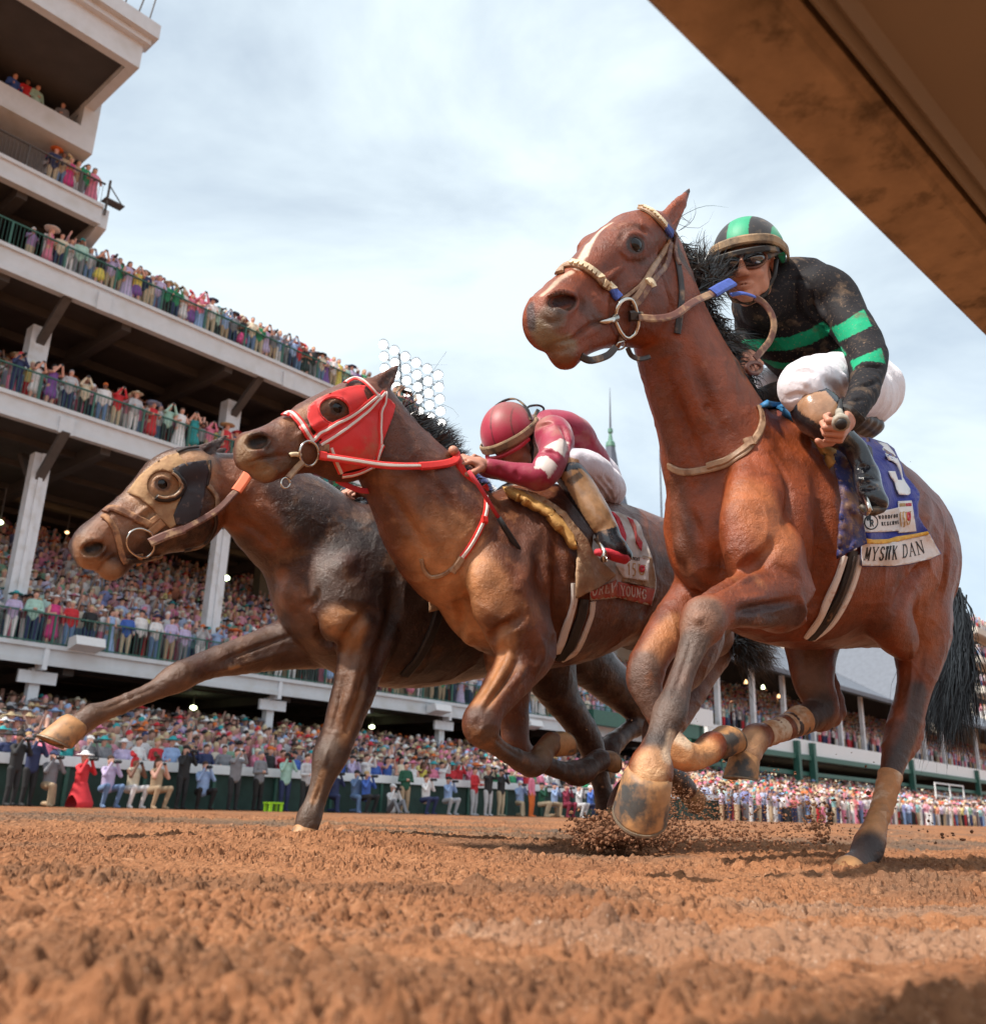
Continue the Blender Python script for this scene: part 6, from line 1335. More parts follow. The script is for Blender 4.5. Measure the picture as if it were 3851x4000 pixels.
# ------------------------------------------------------------------ far horse
A3 = (200, 1600, 1.887)
m_hood3 = mat('black_hood', (.030, .022, .026), .6, stains=[(30, (.24, .15, .12), .58, .72)], noise=(12, .2), bump=(40, .4, .004)); m_hood3t = mat('mud_caked_hood', (.42, .25, .125), .85, stains=(12, (.30, .16, .08), .45, .65), noise=(30, .15), bump=[(60, .6, .004), (12, .5, .01)])
Pt = Patch(H3, sk3, Z(*A3, [(560, 610), (600, 555), (650, 490), (750, 405), (850, 340), (935, 320), (960, 360), (1010, 410), (960, 440), (890, 440), (960, 500), (960, 640), (930, 700), (900, 780), (920, 850), (880, 880), (800, 800), (740, 720), (650, 650)]), .006, 9, holes=[Z(*A3, circle(825, 560, 118, 112, 10, 0, 350, 18))], vmiss=0); Pt.obj('blinker_hood', m_hood3t, h3, .004)
Pk = Patch(H3, sk3, Z(*A3, [(890, 440), (960, 400), (1040, 385), (1140, 370), (1160, 450), (1140, 560), (1120, 680), (1095, 800), (1000, 850), (920, 850), (900, 780), (935, 700), (962, 640), (965, 500)]), .007, 9, vmiss=0); Pk.obj('blinker_hood', m_hood3, h3, .004)
ring(sk3, Z(*A3, circle(842, 562, 118, 104, 10, -75, 120, 16)), .012, 'blinker_cup', m_black, h3, .016)
ring(sk3, Z(*A3, circle(842, 562, 104, 92, 10, -75, 120, 16)), .005, 'blinker_cup_rim', m_tan, h3, .026)
br3 = empty('bridle', H3.world(H3.l(540, 2110, .1))); br3.parent = h3; br3.matrix_parent_inverse = h3.matrix_world.inverted()
sp3 = lambda pts, w, nm, m_, t=.007, l=.004: strap(sk3, Z(*A3, pts), w, t, nm, m_, br3, lift=l)
m_mudl = leather('mud_caked_leather', (.38, .19, .09), .8, dirt=(.16, .07, .04))
sp3([(400, 765), (440, 735), (520, 755), (620, 800), (715, 850)], .026, 'noseband', m_mudl, .010); sp3([(378, 790), (410, 800), (445, 850), (475, 900), (500, 1000), (520, 1080), (545, 1130)], .020, 'nose_strap', m_mudl)
sp3([(700, 860), (790, 790)], .022, 'cheekpiece', m_mudl); sp3([(715, 915), (820, 830)], .030, 'cheekpiece', m_mudl); sp3([(1150, 560), (1190, 610), (1215, 660), (1215, 735)], .018, 'throat_latch', m_tan)
sp3([(1200, 760), (1205, 850), (1160, 950), (1090, 1005), (980, 1030)], .016, 'throat_latch', m_dark); sp3([(540, 1120), (640, 1110), (740, 1090), (810, 1075)], .020, 'chin_strap', m_dark); sp3([(650, 1060), (640, 1130), (620, 1200)], .022, 'chin_strap', m_mudl)
sp3([(930, 320), (1000, 295), (1080, 285)], .012, 'browband', m_dark); sp3([(1160, 380), (1160, 470), (1140, 560)], .012, 'headpiece', m_dark)
ring(sk3, Z(*A3, circle(645, 978, 102, 98, 0, 0, 358, 22)), .0042, 'bit_ring', m_steel, br3, .018)
a3 = lambda x, y, v: H3.world(H3.l(*Z(*A3, [(x, y)])[0], v))
free_strap([a3(725, 985, .10), a3(850, 930, .11), a3(980, 885, .12)], .034, .008, 'rein', m_brown, br3, nrm=-_f + _u * .3)
free_strap([a3(970, 888, .12), a3(1100, 820, .13), a3(1230, 740, .14), a3(1330, 640, .14), a3(1370, 600, .14)], .026, .007, 'rein', m_brown, br3, nrm=-_f + _u * .3)
free_strap([a3(1365, 605, .14), a3(1420, 530, .14), a3(1462, 462, .14)], .040, .010, 'rein_grip', mat('orange_rubber', (.75, .14, .045), .6, noise=(30, .15)), br3, nrm=-_f + _u * .3)
strap(sk3, Z(1000, 1900, 1.4, [(1000, 680), (965, 780), (920, 880), (870, 960), (810, 1030)]), .045, .012, 'girth', m_black, h3)
Pn = Patch(H3, sk3, Z(1000, 1900, 1.4, [(900, 380), (1000, 380), (1020, 560), (1000, 675), (945, 690), (950, 520)]), .03, 12); Pn.obj('saddle_flap', m_mudcloth, h3, .008)
# ================================================================== jockeys
SKIN = np.array([.52, .24, .16])
def solid(F, chains, h, pad=.06, ells=(), extra=None, k=.03, it=2):
    def K(px, py, r, sv=1.0, v=0.0):
        p = F.l(px, py, v); z = (F.world(p) - CAM) @ _f
        return p, r * z / FX, sv
    P = [K(*q) for ch in chains for q in ch]
    lo = np.min([p - r * 1.6 - pad for p, r, s_ in P], 0); hi = np.max([p + r * 1.6 + pad for p, r, s_ in P], 0)
    if extra is not None: lo = np.minimum(lo, extra[0] - pad); hi = np.maximum(hi, extra[0] + pad) if len(extra) > 1 else hi
    g = Sdf(lo, hi, h)
    for ch in chains: g.chain([K(*q) for q in ch], k=k, dense=4)
    return g, K
def finish(F, g, name, mt, parent, col=None, it=2, folds=None, seed=0):
    V, Fc = g.skin(); s = Skin(F.world(V), Fc); s.loc = V; s.smooth(it)
    if folds:                                                  # creases: ridged noise, amplitude in metres
        sc, amp = folds; n = vnoise(V * np.array([1, 1, .6]), sc, seed, 3); r = 1 - np.abs(2 * n - 1) * 2
        s.V = s.V + s.normals() * (r * amp)[:, None]
    s.bv()
    if col is not None: s.col[:] = col
    return s
def polypaint(s, poly, c):
    px = (s.V - CAM); z = px @ _f; X = CX + FX * (px @ _r) / z; Y = CY - FX * (px @ _u) / z
    ins = np.zeros(len(X), bool); P = poly; j = len(P) - 1
    for i in range(len(P)):
        a, b = P[i], P[j]
        c1 = (a[1] > Y) != (b[1] > Y)
        with np.errstate(divide='ignore', invalid='ignore'): xx = (b[0] - a[0]) * (Y - a[1]) / (b[1] - a[1] + 1e-12) + a[0]
        ins ^= c1 & (X < xx); j = i
    s.col[ins] = c
def head(g, c, fw, up, sc=1.0, neck=None):
    """head into the grid: c centre between the ears, fw where the face looks, up the crown (local vectors)"""
    fw = np.array(fw, float); fw /= np.linalg.norm(fw); up = np.array(up, float); up -= fw * (up @ fw); up /= np.linalg.norm(up); rt = np.cross(fw, up)
    A_ = np.stack([rt, fw, up]); T = lambda x, y, z: c + (rt * x + fw * y + up * z) * sc
    e = lambda p, r, k=.012, sub=False: g.ell(T(*p), np.array(r) * sc, A_, k, sub)
    e((0, -.01, .035), (.074, .092, .080)); e((0, .035, -.03), (.062, .056, .075), .03); e((0, .055, -.098), (.034, .030, .024), .03)
    for q in (-1, 1):
        e((q * .030, .072, -.040), (.026, .020, .020), .02); e((q * .046, .02, -.075), (.018, .034, .028), .02)
        e((q * .031, .092, .005), (.017, .016, .012), .01, True); e((q * .030, .088, .024), (.022, .010, .007), .012)
        e((q * .076, -.005, -.015), (.009, .018, .031), .006); e((q * .013, .102, -.041), (.009, .010, .008), .008)
    g.cap(T(0, .088, .010), T(0, .110, -.036), .008 * sc, .013 * sc, 1, .012)
    e((0, .088, -.074), (.027, .016, .011), .01); e((0, .093, -.068), (.022, .010, .0055), .004); e((0, .091, -.082), (.019, .010, .0065), .004)
    e((0, .101, -.0745), (.024, .010, .0022), .003, True); e((0, .082, -.105), (.016, .014, .012), .012)
    g.cap(T(0, -.03, -.06), T(0, -.05, -.17) if neck is None else neck, .050 * sc, .056 * sc, 1, .02)
    return T, A_
def hand(g, w, d, n, sc=1.0, curl=(40, 70, 50), thumb=1, fist=False):
    """w wrist, d towards the knuckles, n palm normal; four fingers of three bones and a thumb, all bent round the palm side"""
    d = np.array(d, float); d /= np.linalg.norm(d); n = np.array(n, float); n -= d * (n @ d); n /= np.linalg.norm(n); a = np.cross(d, n)
    g.ell(w + d * .045 * sc, np.array([.046, .041, .016]) * sc, np.stack([d, a, n]), .012); g.cap(w - d * .02 * sc, w + d * .02 * sc, .025 * sc, .026 * sc, 1, .015)
    L0 = [(.040, .024, .019), (.045, .028, .021), (.042, .026, .020), (.033, .020, .017)]
    for i in range(4):
        p = w + (d * (.084 - .004 * abs(i - 1.3)) + a * (.031 - .0205 * i)) * sc; ang = 0; r = (.0098, .0100, .0096, .0085)[i] * sc
        q = p - d * .03 * sc; g.cap(q, p, r * 1.05, r * 1.1, 1, .004)
        for L_, cu in zip(L0[i], curl):
            ang += R(cu + i * 2); dr = d * math.cos(ang) + n * math.sin(ang); q = p + dr * L_ * sc
            g.cap(p, q, r, r * .9, 1, .003); r *= .92; p = q
    t0 = w + (d * .025 + a * thumb * .032 + n * .006) * sc; t1 = t0 + (d * .030 + a * thumb * .020 + n * .020) * sc; t2 = t1 + (d * .026 - a * thumb * .002 + n * .020) * sc; t3 = t2 + (d * .016 - a * thumb * .016 + n * .010) * sc
    g.cap(t0, t1, .015 * sc, .0125 * sc, 1, .006); g.cap(t1, t2, .0118 * sc, .0108 * sc, 1, .003); g.cap(t2, t3, .0108 * sc, .0088 * sc, 1, .003)
def ground_pt(F, px, py, v): p = F.world(F.l(px, py, v)); p[2] = 0; return p
m_skin = mat('skin', SKIN, .5, spec=.4, attr='col', sss=.08, noise=(60, .08), bump=(180, .2, .001))
m_silk = mat('racing_silk', (.1, .1, .1), .5, attr='col', noise=(14, .10), bump=[(240, .3, .0015), (18, .35, .012)], stains=None, sheen=.3)
m_silkmud = mat('mud_splashed_silk', (.1, .1, .1), .7, spec=.2, attr='col', stains=[(16, (.13, .085, .055), .55, .72), (120, (.26, .17, .11), .60, .74)], noise=(30, .15), bump=[(240, .4, .0015), (18, .35, .012)])
m_pants = mat('white_breeches', (.74, .71, .74), .7, attr='col', noise=(10, .05), bump=[(26, .5, .012), (200, .2, .001)], sheen=.3)
m_boot = mat('black_boot', (.016, .017, .022), .22, attr='col', coat=.4, noise=(30, .3), bump=(30, .4, .006), stains=(20, (.25, .15, .09), .60, .74))
m_glass = mat('goggle_lens', (.03, .03, .035), .04, spec=1, coat=1); m_rubber = mat('dark_rubber', (.018, .016, .016), .55, noise=(60, .3), stains=(20, (.20, .13, .07), .5, .64)); m_mudband = mat('muddy_band', (.10, .07, .045), .7, stains=(14, (.34, .22, .12), .42, .6), bump=(60, .6, .003))
# ---- leading rider
j1 = empty('person', ground_pt(H1, 3200, 2480, 0), 'jockey in black silks with green hoops, crouched on the leading bay horse', 'jockey', 'jockeys')
B6 = (2600, 800, 1.887)
def q6(x, y): return Z(*B6, [(x, y)])[0]
def c6(lst): return [(*q6(a[0], a[1]), *a[2:]) for a in lst]
SP = c6([(800, 620, 100, 1.2, .0), (870, 700, 128, 1.5, .0), (960, 850, 132, 1.45, .0), (1060, 1020, 122, 1.35, .0), (1160, 1150, 112, 1.3, .0)])
AL = c6([(1120, 640, 92, 1, .15), (1250, 720, 84, 1, .19), (1340, 860, 72, 1, .24), (1440, 1020, 66, 1, .30), (1490, 1160, 62, 1, .34), (1480, 1290, 54, 1, .37), (1420, 1440, 46, 1, .40), (1350, 1550, 36, 1, .41)])
AR = c6([(760, 720, 88, 1, -.13), (680, 820, 74, 1, -.18), (640, 930, 60, 1, -.20), (630, 1040, 46, 1, -.12), (615, 1110, 34, 1, -.03)])
g, K = solid(H1, [SP, AL, AR, c6([(720, 735, 70, 1, .0), (760, 710, 86, 1.1, 0), (800, 680, 100, 1.2, 0)])], .0055)
jk = finish(H1, g, 'jacket', None, j1, (.014, .012, .014), folds=(6.5, .010), seed=2)
jk.carve([(Z(*B6, [(1060, 620), (1075, 760), (1130, 850), (1210, 920)]), .022, -.016), (Z(*B6, [(870, 560), (1000, 545), (1060, 600)]), .012, -.006), (Z(*B6, [(1100, 700), (1180, 850)]), .02, .008),
          (Z(*B6, [(1400, 1190), (1500, 1180), (1600, 1200)]), .016, -.012), (Z(*B6, [(1400, 1330), (1500, 1320), (1580, 1290)]), .014, -.010), (Z(*B6, [(1370, 1440), (1460, 1430)]), .012, -.008), (Z(*B6, [(1150, 870), (1180, 980), (1290, 1060)]), .02, -.010)])
GRN = (.010, .31, .15)
polypaint(jk, Z(*B6, [(560, 990), (700, 990), (900, 975), (1030, 930), (1160, 862), (1215, 905), (1195, 960), (1060, 1030), (900, 1072), (740, 1078), (560, 1050)]), GRN)
polypaint(jk, Z(*B6, [(700, 1135), (860, 1165), (1000, 1160), (1150, 1120), (1295, 1045), (1335, 1105), (1200, 1165), (1000, 1200), (880, 1215), (800, 1200)]), GRN)
polypaint(jk, Z(*B6, [(1218, 905), (1300, 870), (1460, 765), (1520, 890), (1400, 950), (1275, 1010)]), GRN)
polypaint(jk, Z(*B6, [(1360, 1150), (1450, 1110), (1590, 1055), (1620, 1170), (1520, 1150), (1450, 1155), (1400, 1190), (1385, 1220)]), GRN)
jo = jk.obj('jacket', m_silkmud, j1)
cuff = Z(*B6, [(1300, 1520), (1350, 1490), (1425, 1540)])
strap(jk, Z(*B6, [(1298, 1530), (1340, 1545), (1390, 1590), (1420, 1620)]), .05, .006, 'cuff', m_rubber, jo)
TL = c6([(1480, 1420, 108, .9, .06), (1380, 1350, 112, .9, .12), (1230, 1300, 98, .9, .20), (1090, 1300, 84, .9, .26), (1015, 1325, 76, .95, .27), (1010, 1380, 72, .95, .27), (1050, 1440, 60, 1, .27)])
TR = c6([(1400, 1400, 100, .9, -.08), (1200, 1360, 90, .9, -.14), (980, 1340, 78, .9, -.20), (800, 1340, 66, 1, -.22), (760, 1370, 62, 1, -.22), (850, 1440, 56, 1, -.22)])
PV = c6([(1180, 1200, 96, 1.25, 0), (1320, 1300, 112, 1.3, 0), (1440, 1400, 122, 1.25, 0)])
g, K = solid(H1, [PV, TL, TR], .0055)
pt = finish(H1, g, 'b', None, j1, (.72, .69, .74), folds=(8, .009), seed=5)
pt.carve([(Z(*B6, [(920, 1250), (1000, 1230), (1120, 1240)]), .02, -.006), (Z(*B6, [(1170, 1300), (1260, 1350), (1300, 1450)]), .025, -.012), (Z(*B6, [(890, 1430), (980, 1400), (1100, 1440)]), .014, -.008), (Z(*B6, [(1000, 1280), (1060, 1340)]), .014, .006), (Z(*B6, [(1290, 1230), (1330, 1330)]), .018, .008)])
pt.obj('breeches', m_pants, j1)
LLg = c6([(1060, 1470, 70, 1, .27), (1130, 1540, 88, .9, .30), (1190, 1600, 74, .9, .32), (1270, 1690, 52, .9, .34)]) + [(3332, 1745, 38, 1, .36), (3364, 1800, 36, 1, .37), (3384, 1850, 38, 1, .38)]
g, K = solid(H1, [LLg, [(3384, 1850, 42, 1, .38), (3392, 1900, 44, 1, .39), (3408, 1938, 40, .9, .41), (3440, 1962, 26, .9, .43)], ], .005, k=.015)
bt = finish(H1, g, 'b', None, j1, (.016, .017, .022), folds=(11, .004), seed=7)
polypaint(bt, Z(*B6, [(950, 1400), (1180, 1370), (1320, 1530), (1260, 1620), (1130, 1620), (980, 1520)]), (.36, .20, .115))
bt.carve([(Z(*S7, [(470, 700), (560, 690), (660, 690), (740, 760)]), .014, -.008), (Z(*S7, [(480, 590), (560, 560), (630, 590)]), .012, -.008), (Z(*S7, [(500, 830), (640, 830), (740, 830)]), .012, -.008)])
bo = bt.obj('boot', m_boot, j1)
g, K = solid(H1, [c6([(850, 1440, 52, 1, -.22), (1000, 1560, 48, 1, -.24), (1200, 1750, 40, 1, -.30), (1290, 1900, 38, 1, -.34), (1320, 1960, 30, 1, -.34)])], .007, k=.015); finish(H1, g, 'b', None, j1, (.016, .017, .022)).obj('boot', m_boot, j1)
mm = MB(); q = lambda x, y, v: H1.world(H1.l(*Z(*S7, [(x, y)])[0], v)); mm.tube([q(520, 1060, .40), (q(600, 1130, .41)), q(700, 1130, .42), q(800, 1100, .43), q(860, 1060, .43)], [.008, .012, .014, .012, .006], 8); mm.build('boot_sole', m_rubber, bo, smooth=True)
mm = MB(); mm.tube([q(530, 960, .36), q(545, 1140, .37), q(600, 1165, .42), q(650, 1130, .45), q(600, 980, .42), q(560, 900, .39)], .007, 8); mm.build('stirrup', m_steel, h1, smooth=True)
strap(sk1, Z(*S7, [(540, 400), (560, 700), (560, 1000)]), .02, .006, 'stirrup_leather', m_dark, h1, lift=.03)
# head, face, hands
def rider_head(F, g, px, py, v, fw, up, sc): return head(g, F.l(px, py, v), fw, up, sc)
C6 = (2650, 850, 3.015)
fwd1 = np.array([-.95, .34, -.34]); up1 = np.array([-.34, .16, 1.0])
core = [[(a, b, r * .68, s_, v) for a, b, r, s_, v in ch] for ch in (SP, AL, AR, PV, TL, TR, LLg)]
g, K = solid(H1, core, .0045, pad=.16, k=.02)
hc = H1.l(2925, 1040, .02)
T1, A1 = head(g, hc, fwd1, up1, 1.10, H1.l(3020, 1130, 0))
g.cap(T1(0, -.03, -.08), H1.l(3030, 1130, 0), .056, .075, 1, .03)
wl = H1.l(*q6(1335, 1580), .41)
hand(g, wl, H1.l(*q6(1300, 1660), .42) - wl, [-.8, -.2, -.5], 1.0, (70, 80, 50), thumb=-1)
wr = H1.l(*q6(610, 1120), .0); hand(g, wr, [-.5, .5, -.5], [-.2, -.2, -.8], 1.0, (60, 80, 50))
body_j1 = finish(H1, g, 'b', None, j1, SKIN, it=1)
bj = body_j1.obj('body', m_skin, j1)
body_j1.paint([])
def shell(F, T, A_, c, r, cuts, name, mt, parent, h=.004, colfn=None, ex=()):
    """helmet-like shell: an ellipsoid in head axes with planes cut away"""
    cc = T(*c); g = Sdf(cc - .19, cc + .19, h); g.ell(cc, r, A_, .01)
    for e_ in ex: g.ell(T(*e_[0]), e_[1], A_, e_[2])
    X = (g.lo[0] + h * np.arange(g.n[0]))[:, None, None] - cc[0]; Y = (g.lo[1] + h * np.arange(g.n[1]))[None, :, None] - cc[1]; W_ = (g.lo[2] + h * np.arange(g.n[2]))[None, None, :] - cc[2]
    for nv, dd in cuts:
        nv = np.array(nv, float); nv /= np.linalg.norm(nv); n3 = A_.T @ nv
        pl = n3[0] * X + n3[1] * Y + n3[2] * W_ - dd
        g.g = np.maximum(g.g, pl.astype(np.float32))
    V, Fc = g.skin(); s = Skin(F.world(V), Fc); s.smooth(2); s.bv(); s.hl = (V - cc) @ A_.T
    if colfn is not None: s.col = colfn(s.hl)
    return s.obj(name, mt, parent), s
def hcol1(L_):
    c = np.tile(np.array([.016, .013, .014]), (len(L_), 1)); c[np.abs(L_[:, 0]) < .036] = GRN; c[(np.abs(L_[:, 0]) > .098)] = GRN; return c
m_helm = mat('helmet_cover', (.1, .1, .1), .55, attr='col', stains=[(24, (.13, .09, .06), .58, .74)], noise=(30, .12), bump=(200, .3, .001), sheen=.2)
hel, hs1 = shell(H1, T1, A1, (0, -.012, .035), (.123, .152, .134), [((0, .30, -1), .012)], 'helmet', m_helm, j1, colfn=hcol1, ex=[((0, -.06, -.02), (.088, .072, .06), .02)])
def headband(F, T, pts, w, t, name, mt, parent): 
    P = catmull(np.array([F.world(T(*p)) for p in pts]), 8); c = P.mean(0); return ribbon(P, [(p - F.world(T(0, -.01, .03))) / np.linalg.norm(p - F.world(T(0, -.01, .03))) for p in P], w, t, name, mt, parent)
headband(H1, T1, [(.104, -.08, .02), (.112, .0, .035), (.085, .09, .048), (.0, .127, .052), (-.085, .09, .048), (-.112, 0, .035), (-.104, -.08, .02)], .034, .010, 'helmet_band', m_mudband, hel)
headband(H1, T1, [(.098, .045, .02), (.07, .105, .018), (0, .13, .016), (-.07, .105, .018), (-.098, .045, .02)], .020, .010, 'helmet_peak', m_rubber, hel)
gg = Sdf(T1(0, .08, 0) - .13, T1(0, .08, 0) + .13, .0035)
for s_ in (-1, 1): gg.ell(T1(s_ * .034, .088, -.002), (.038, .026, .026), A1, .012)
V, Fc = gg.skin(); s = Skin(H1.world(V), Fc); s.smooth(2); gob = link('goggles', mesh_np('goggles', s.V, s.F, [m_glass]), j1)
for s_ in (-1, 1):
    mm = MB(); cc = [H1.world(T1(s_ * .034 + .038 * math.cos(t), .098 - .02 * abs(math.cos(t)) * (1 if s_ * math.cos(t) > 0 else .3), -.002 + .028 * math.sin(t))) for t in np.linspace(0, 6.28, 24)]
    mm.tube(cc, .005, 8); mm.build('goggle_rim', m_brown, gob, smooth=True)
headband(H1, T1, [(.072, .075, .0), (.098, .02, .025), (.108, -.04, .045), (.09, -.10, .06)], .024, .005, 'goggle_strap', m_rubber, gob); headband(H1, T1, [(-.072, .075, .0), (-.098, .02, .025), (-.108, -.04, .045), (-.09, -.10, .06)], .024, .005, 'goggle_strap', m_rubber, gob)
mm = MB(); p = H1.world(T1(-.085, .055, .008)); mm.box(p - np.array([.010, .010, .012]), (.022, 0, 0), (0, .018, 0), (0, 0, .024)); mm.build('goggle_buckle', m_cream, gob)
for s_ in (-1, 1):
    mm = MB(); mm.tube([H1.world(T1(s_ * .088, .012, .0)), H1.world(T1(s_ * .078, .018, -.05)), H1.world(T1(s_ * .050, .035, -.105)), H1.world(T1(0, .05, -.125))], .008, 8); mm.build('chin_strap', m_rubber, hel, smooth=True)
# black mane tuft and mitten-like bunch of hair before the face come from the mane; the whip butt in the near hand
wh = link('riding_whip', None); wh.empty_display_size = .05; a = q(330, -20, .30); b = q(230, 60, .36); wh.matrix_world = Matrix.Translation(Vector(a)); tag(wh, 'black riding whip with grey grip in the hand of the green hooped jockey', 'whip')
mm = MB(); a = H1.world(H1.l(*q6(1288, 1590), .47)); d_ = np.array(H1.world(H1.l(*q6(1298, 1650), .49))) - a; mm.tube([a - d_ * 1.2, a - d_ * .3, a, a + d_ * .35, a + d_ * .4], [.010, .012, .022, .024, .018], 10); mm.build('whip_grip', mat('grey_rubber_grip', (.34, .30, .24), .6, noise=(60, .3)), wh, smooth=True)
mm = MB(); mm.tube([a + d_ * .38, a + d_ * .55], [.017, .014], 10); mm.build('whip_end', m_rubber, wh, smooth=True)
mm = MB(); mm.tube([a - d_ * 1.0, a - d_ * 2.5 + np.array([.05, .10, .05]), a - d_ * 4 + np.array([.15, .3, .12])], [.009, .006, .004], 8); mm.build('whip_shaft', m_black, wh, smooth=True)
# ---- middle rider
D2 = (1850, 1500, 3.145)
def c2(lst): return [(*Z(*D2, [(a[0], a[1])])[0], *a[2:]) for a in lst]
j2 = empty('person', ground_pt(H2, 2250, 2560, 0), 'jockey in maroon silks with white sleeve bands, head down on the middle horse', 'jockey', 'jockeys')
SP2 = c2([(800, 570, 54, 1.2, 0), (930, 570, 64, 1.6, 0), (1110, 660, 68, 1.6, 0), (1260, 810, 60, 1.5, 0), (1390, 935, 54, 1.35, 0), (1460, 1010, 50, 1.35, 0)])
AL2 = c2([(960, 600, 66, 1, .15), (1020, 720, 60, 1, .20), (980, 880, 54, 1, .24), (900, 1030, 50, 1, .25), (820, 1150, 46, 1, .25), (640, 1120, 40, 1, .22), (420, 1070, 34, 1, .18), (190, 1010, 28, 1, .15)])
AR2 = c2([(900, 650, 60, 1, -.15), (760, 900, 50, 1, -.20), (600, 1050, 44, 1, -.18), (300, 1050, 34, 1, -.10), (150, 1030, 28, 1, -.07)])
g, K = solid(H2, [SP2, AL2, AR2], .006)
CR = (.30, .012, .045)
jk = finish(H2, g, 'j', None, j2, CR, folds=(6.5, .009), seed=12)
jk.carve([(Z(*D2, [(1050, 480), (1130, 600), (1160, 720), (1140, 880)]), .022, -.014), (Z(*D2, [(820, 830), (950, 830), (1040, 900)]), .014, -.010), (Z(*D2, [(760, 540), (860, 500), (980, 480)]), .016, -.007), (Z(*D2, [(300, 1010), (340, 1100)]), .012, -.006), (Z(*D2, [(500, 1060), (560, 1180)]), .014, -.006), (Z(*D2, [(1200, 760), (1400, 900), (1600, 960)]), .02, -.007)])
WHT = (.66, .58, .54)
polypaint(jk, Z(*D2, [(860, 780), (960, 720), (1070, 665), (1160, 720), (1140, 830), (1110, 895), (1060, 850), (960, 790)]), WHT)
polypaint(jk, Z(*D2, [(780, 900), (900, 880), (960, 930), (1030, 1000), (980, 1090), (920, 1170), (890, 1090), (830, 1040), (740, 1040)]), WHT)
m_silk2 = mat('dirty_racing_silk', (.1, .1, .1), .5, attr='col', stains=[(6, (.32, .13, .085), .50, .70)], noise=(14, .12), bump=[(240, .3, .0015), (18, .35, .012)], sheen=.3)
jk.obj('jacket', m_silk2, j2)
PV2 = c2([(1420, 980, 50, 1.3, 0), (1520, 1110, 62, 1.2, 0), (1590, 1240, 66, 1.1, 0)])
TL2 = c2([(1650, 1290, 66, .9, .10), (1560, 1190, 66, .9, .16), (1400, 1060, 66, .9, .22), (1200, 1000, 56, .95, .25), (1150, 1030, 54, .95, .25), (1200, 1120, 50, 1, .25)])
TR2 = c2([(1600, 1240, 66, .9, -.10), (1400, 1080, 66, .9, -.20), (1200, 1030, 52, .95, -.22), (1250, 1130, 48, 1, -.22)])
g, K = solid(H2, [PV2, TL2, TR2], .006)
pt = finish(H2, g, 'b', None, j2, (.72, .66, .72), folds=(8, .008), seed=15)
polypaint(pt, Z(*D2, [(900, 900), (1130, 880), (1290, 930), (1320, 1060), (1160, 1180), (980, 1200)]), (.46, .28, .16))
pt.carve([(Z(*D2, [(1400, 1130), (1560, 1300), (1680, 1480)]), .014, -.006), (Z(*D2, [(1500, 1130), (1650, 1300), (1720, 1460)]), .014, -.006), (Z(*D2, [(1600, 1130), (1720, 1280)]), .014, -.005), (Z(*D2, [(1040, 1030), (1180, 1030), (1300, 1050)]), .012, -.006)])
P2b = pt.obj('breeches', m_pants, j2)
LL2 = c2([(1180, 1110, 54, 1, .27), (1290, 1260, 56, .9, .29), (1400, 1420, 52, .9, .32), (1540, 1640, 48, .9, .36), (1640, 1800, 40, .95, .38)])
g, K = solid(H2, [LL2, [(2372, 2072, 40, 1, .38), (2382, 2115, 42, 1, .39), (2410, 2145, 38, .9, .41), (2445, 2168, 24, .9, .42)], ], .006, k=.012)
bt = finish(H2, g, 'b', None, j2, (.016, .017, .022), folds=(11, .004), seed=17)
polypaint(bt, Z(*D2, [(1040, 1080), (1330, 1040), (1680, 1400), (1790, 1740), (1480, 1830), (1260, 1480)]), (.30, .17, .085))
polypaint(bt, Z(*D2, [(1130, 1180), (1300, 1070), (1350, 1140), (1200, 1250)]), (.10, .07, .05))
b2 = bt.obj('boot', m_boot, j2)
g, K = solid(H2, [c2([(1250, 1130, 46, 1, -.22), (1600, 1700, 40, 1, -.30), (1700, 1900, 36, 1, -.34)])], .008, k=.012); finish(H2, g, 'b', None, j2, (.016, .017, .022)).obj('boot', m_boot, j2)
q8 = lambda x, y, v: H2.world(H2.l(*Z(*S8, [(x, y)])[0], v))
mm = MB(); mm.tube([q8(630, 740, .40), q8(760, 745, .41), (q8(900, 790, .42)), q8(1040, 835, .43), q8(1095, 820, .43)], [.012, .018, .022, .020, .008], 10); mm.build('boot_sole', m_crim, b2, smooth=True)
mm = MB(); mm.tube([q8(620, 560, .38), q8(700, 640, .42), q8(755, 740, .45), q8(740, 840, .45), q8(820, 800, .40)], [.006, .007, .008, .012, .012], 8); mm.build('stirrup', m_steel, h2, smooth=True)
mm = MB(); mm.box(q8(780, 830, .24), q8(1050, 1010, .24) - q8(780, 830, .24), (0, 0, -.045), (.01, -.02, 0)); mm.build('girth_end', m_mudcloth, h2)
core = [[(a, b, r * .80, s_, v) for a, b, r, s_, v in ch] for ch in (SP2, AL2, AR2, PV2, TL2, TR2, LL2)]
g, K = solid(H2, core + [[(1950, 1700, 40, 1, 0), (2040, 1840, 40, 1, 0)], [(1770, 1760, 20, 1, .14), (1780, 1790, 20, 1, 0)]], .005, pad=.16, k=.02)
fwd2 = np.array([-.62, .22, -.80]); up2 = np.array([-.82, .12, .60])
hc2 = H2.l(*Z(*D2, [(470, 700)])[0], .0)
T2, A2_ = head(g, hc2, fwd2, up2, 1.0, H2.l(*Z(*D2, [(860, 570)])[0], 0)); g.cap(T2(0, -.03, -.07), H2.l(*Z(*D2, [(880, 560)])[0], 0), .055, .07, 1, .03)
w2 = H2.l(*Z(*D2, [(120, 1000)])[0], .14); hand(g, w2, H2.l(1800, 1785, .13) - w2, [-.2, -.6, -.8], 1.0, (30, 55, 45), thumb=-1)
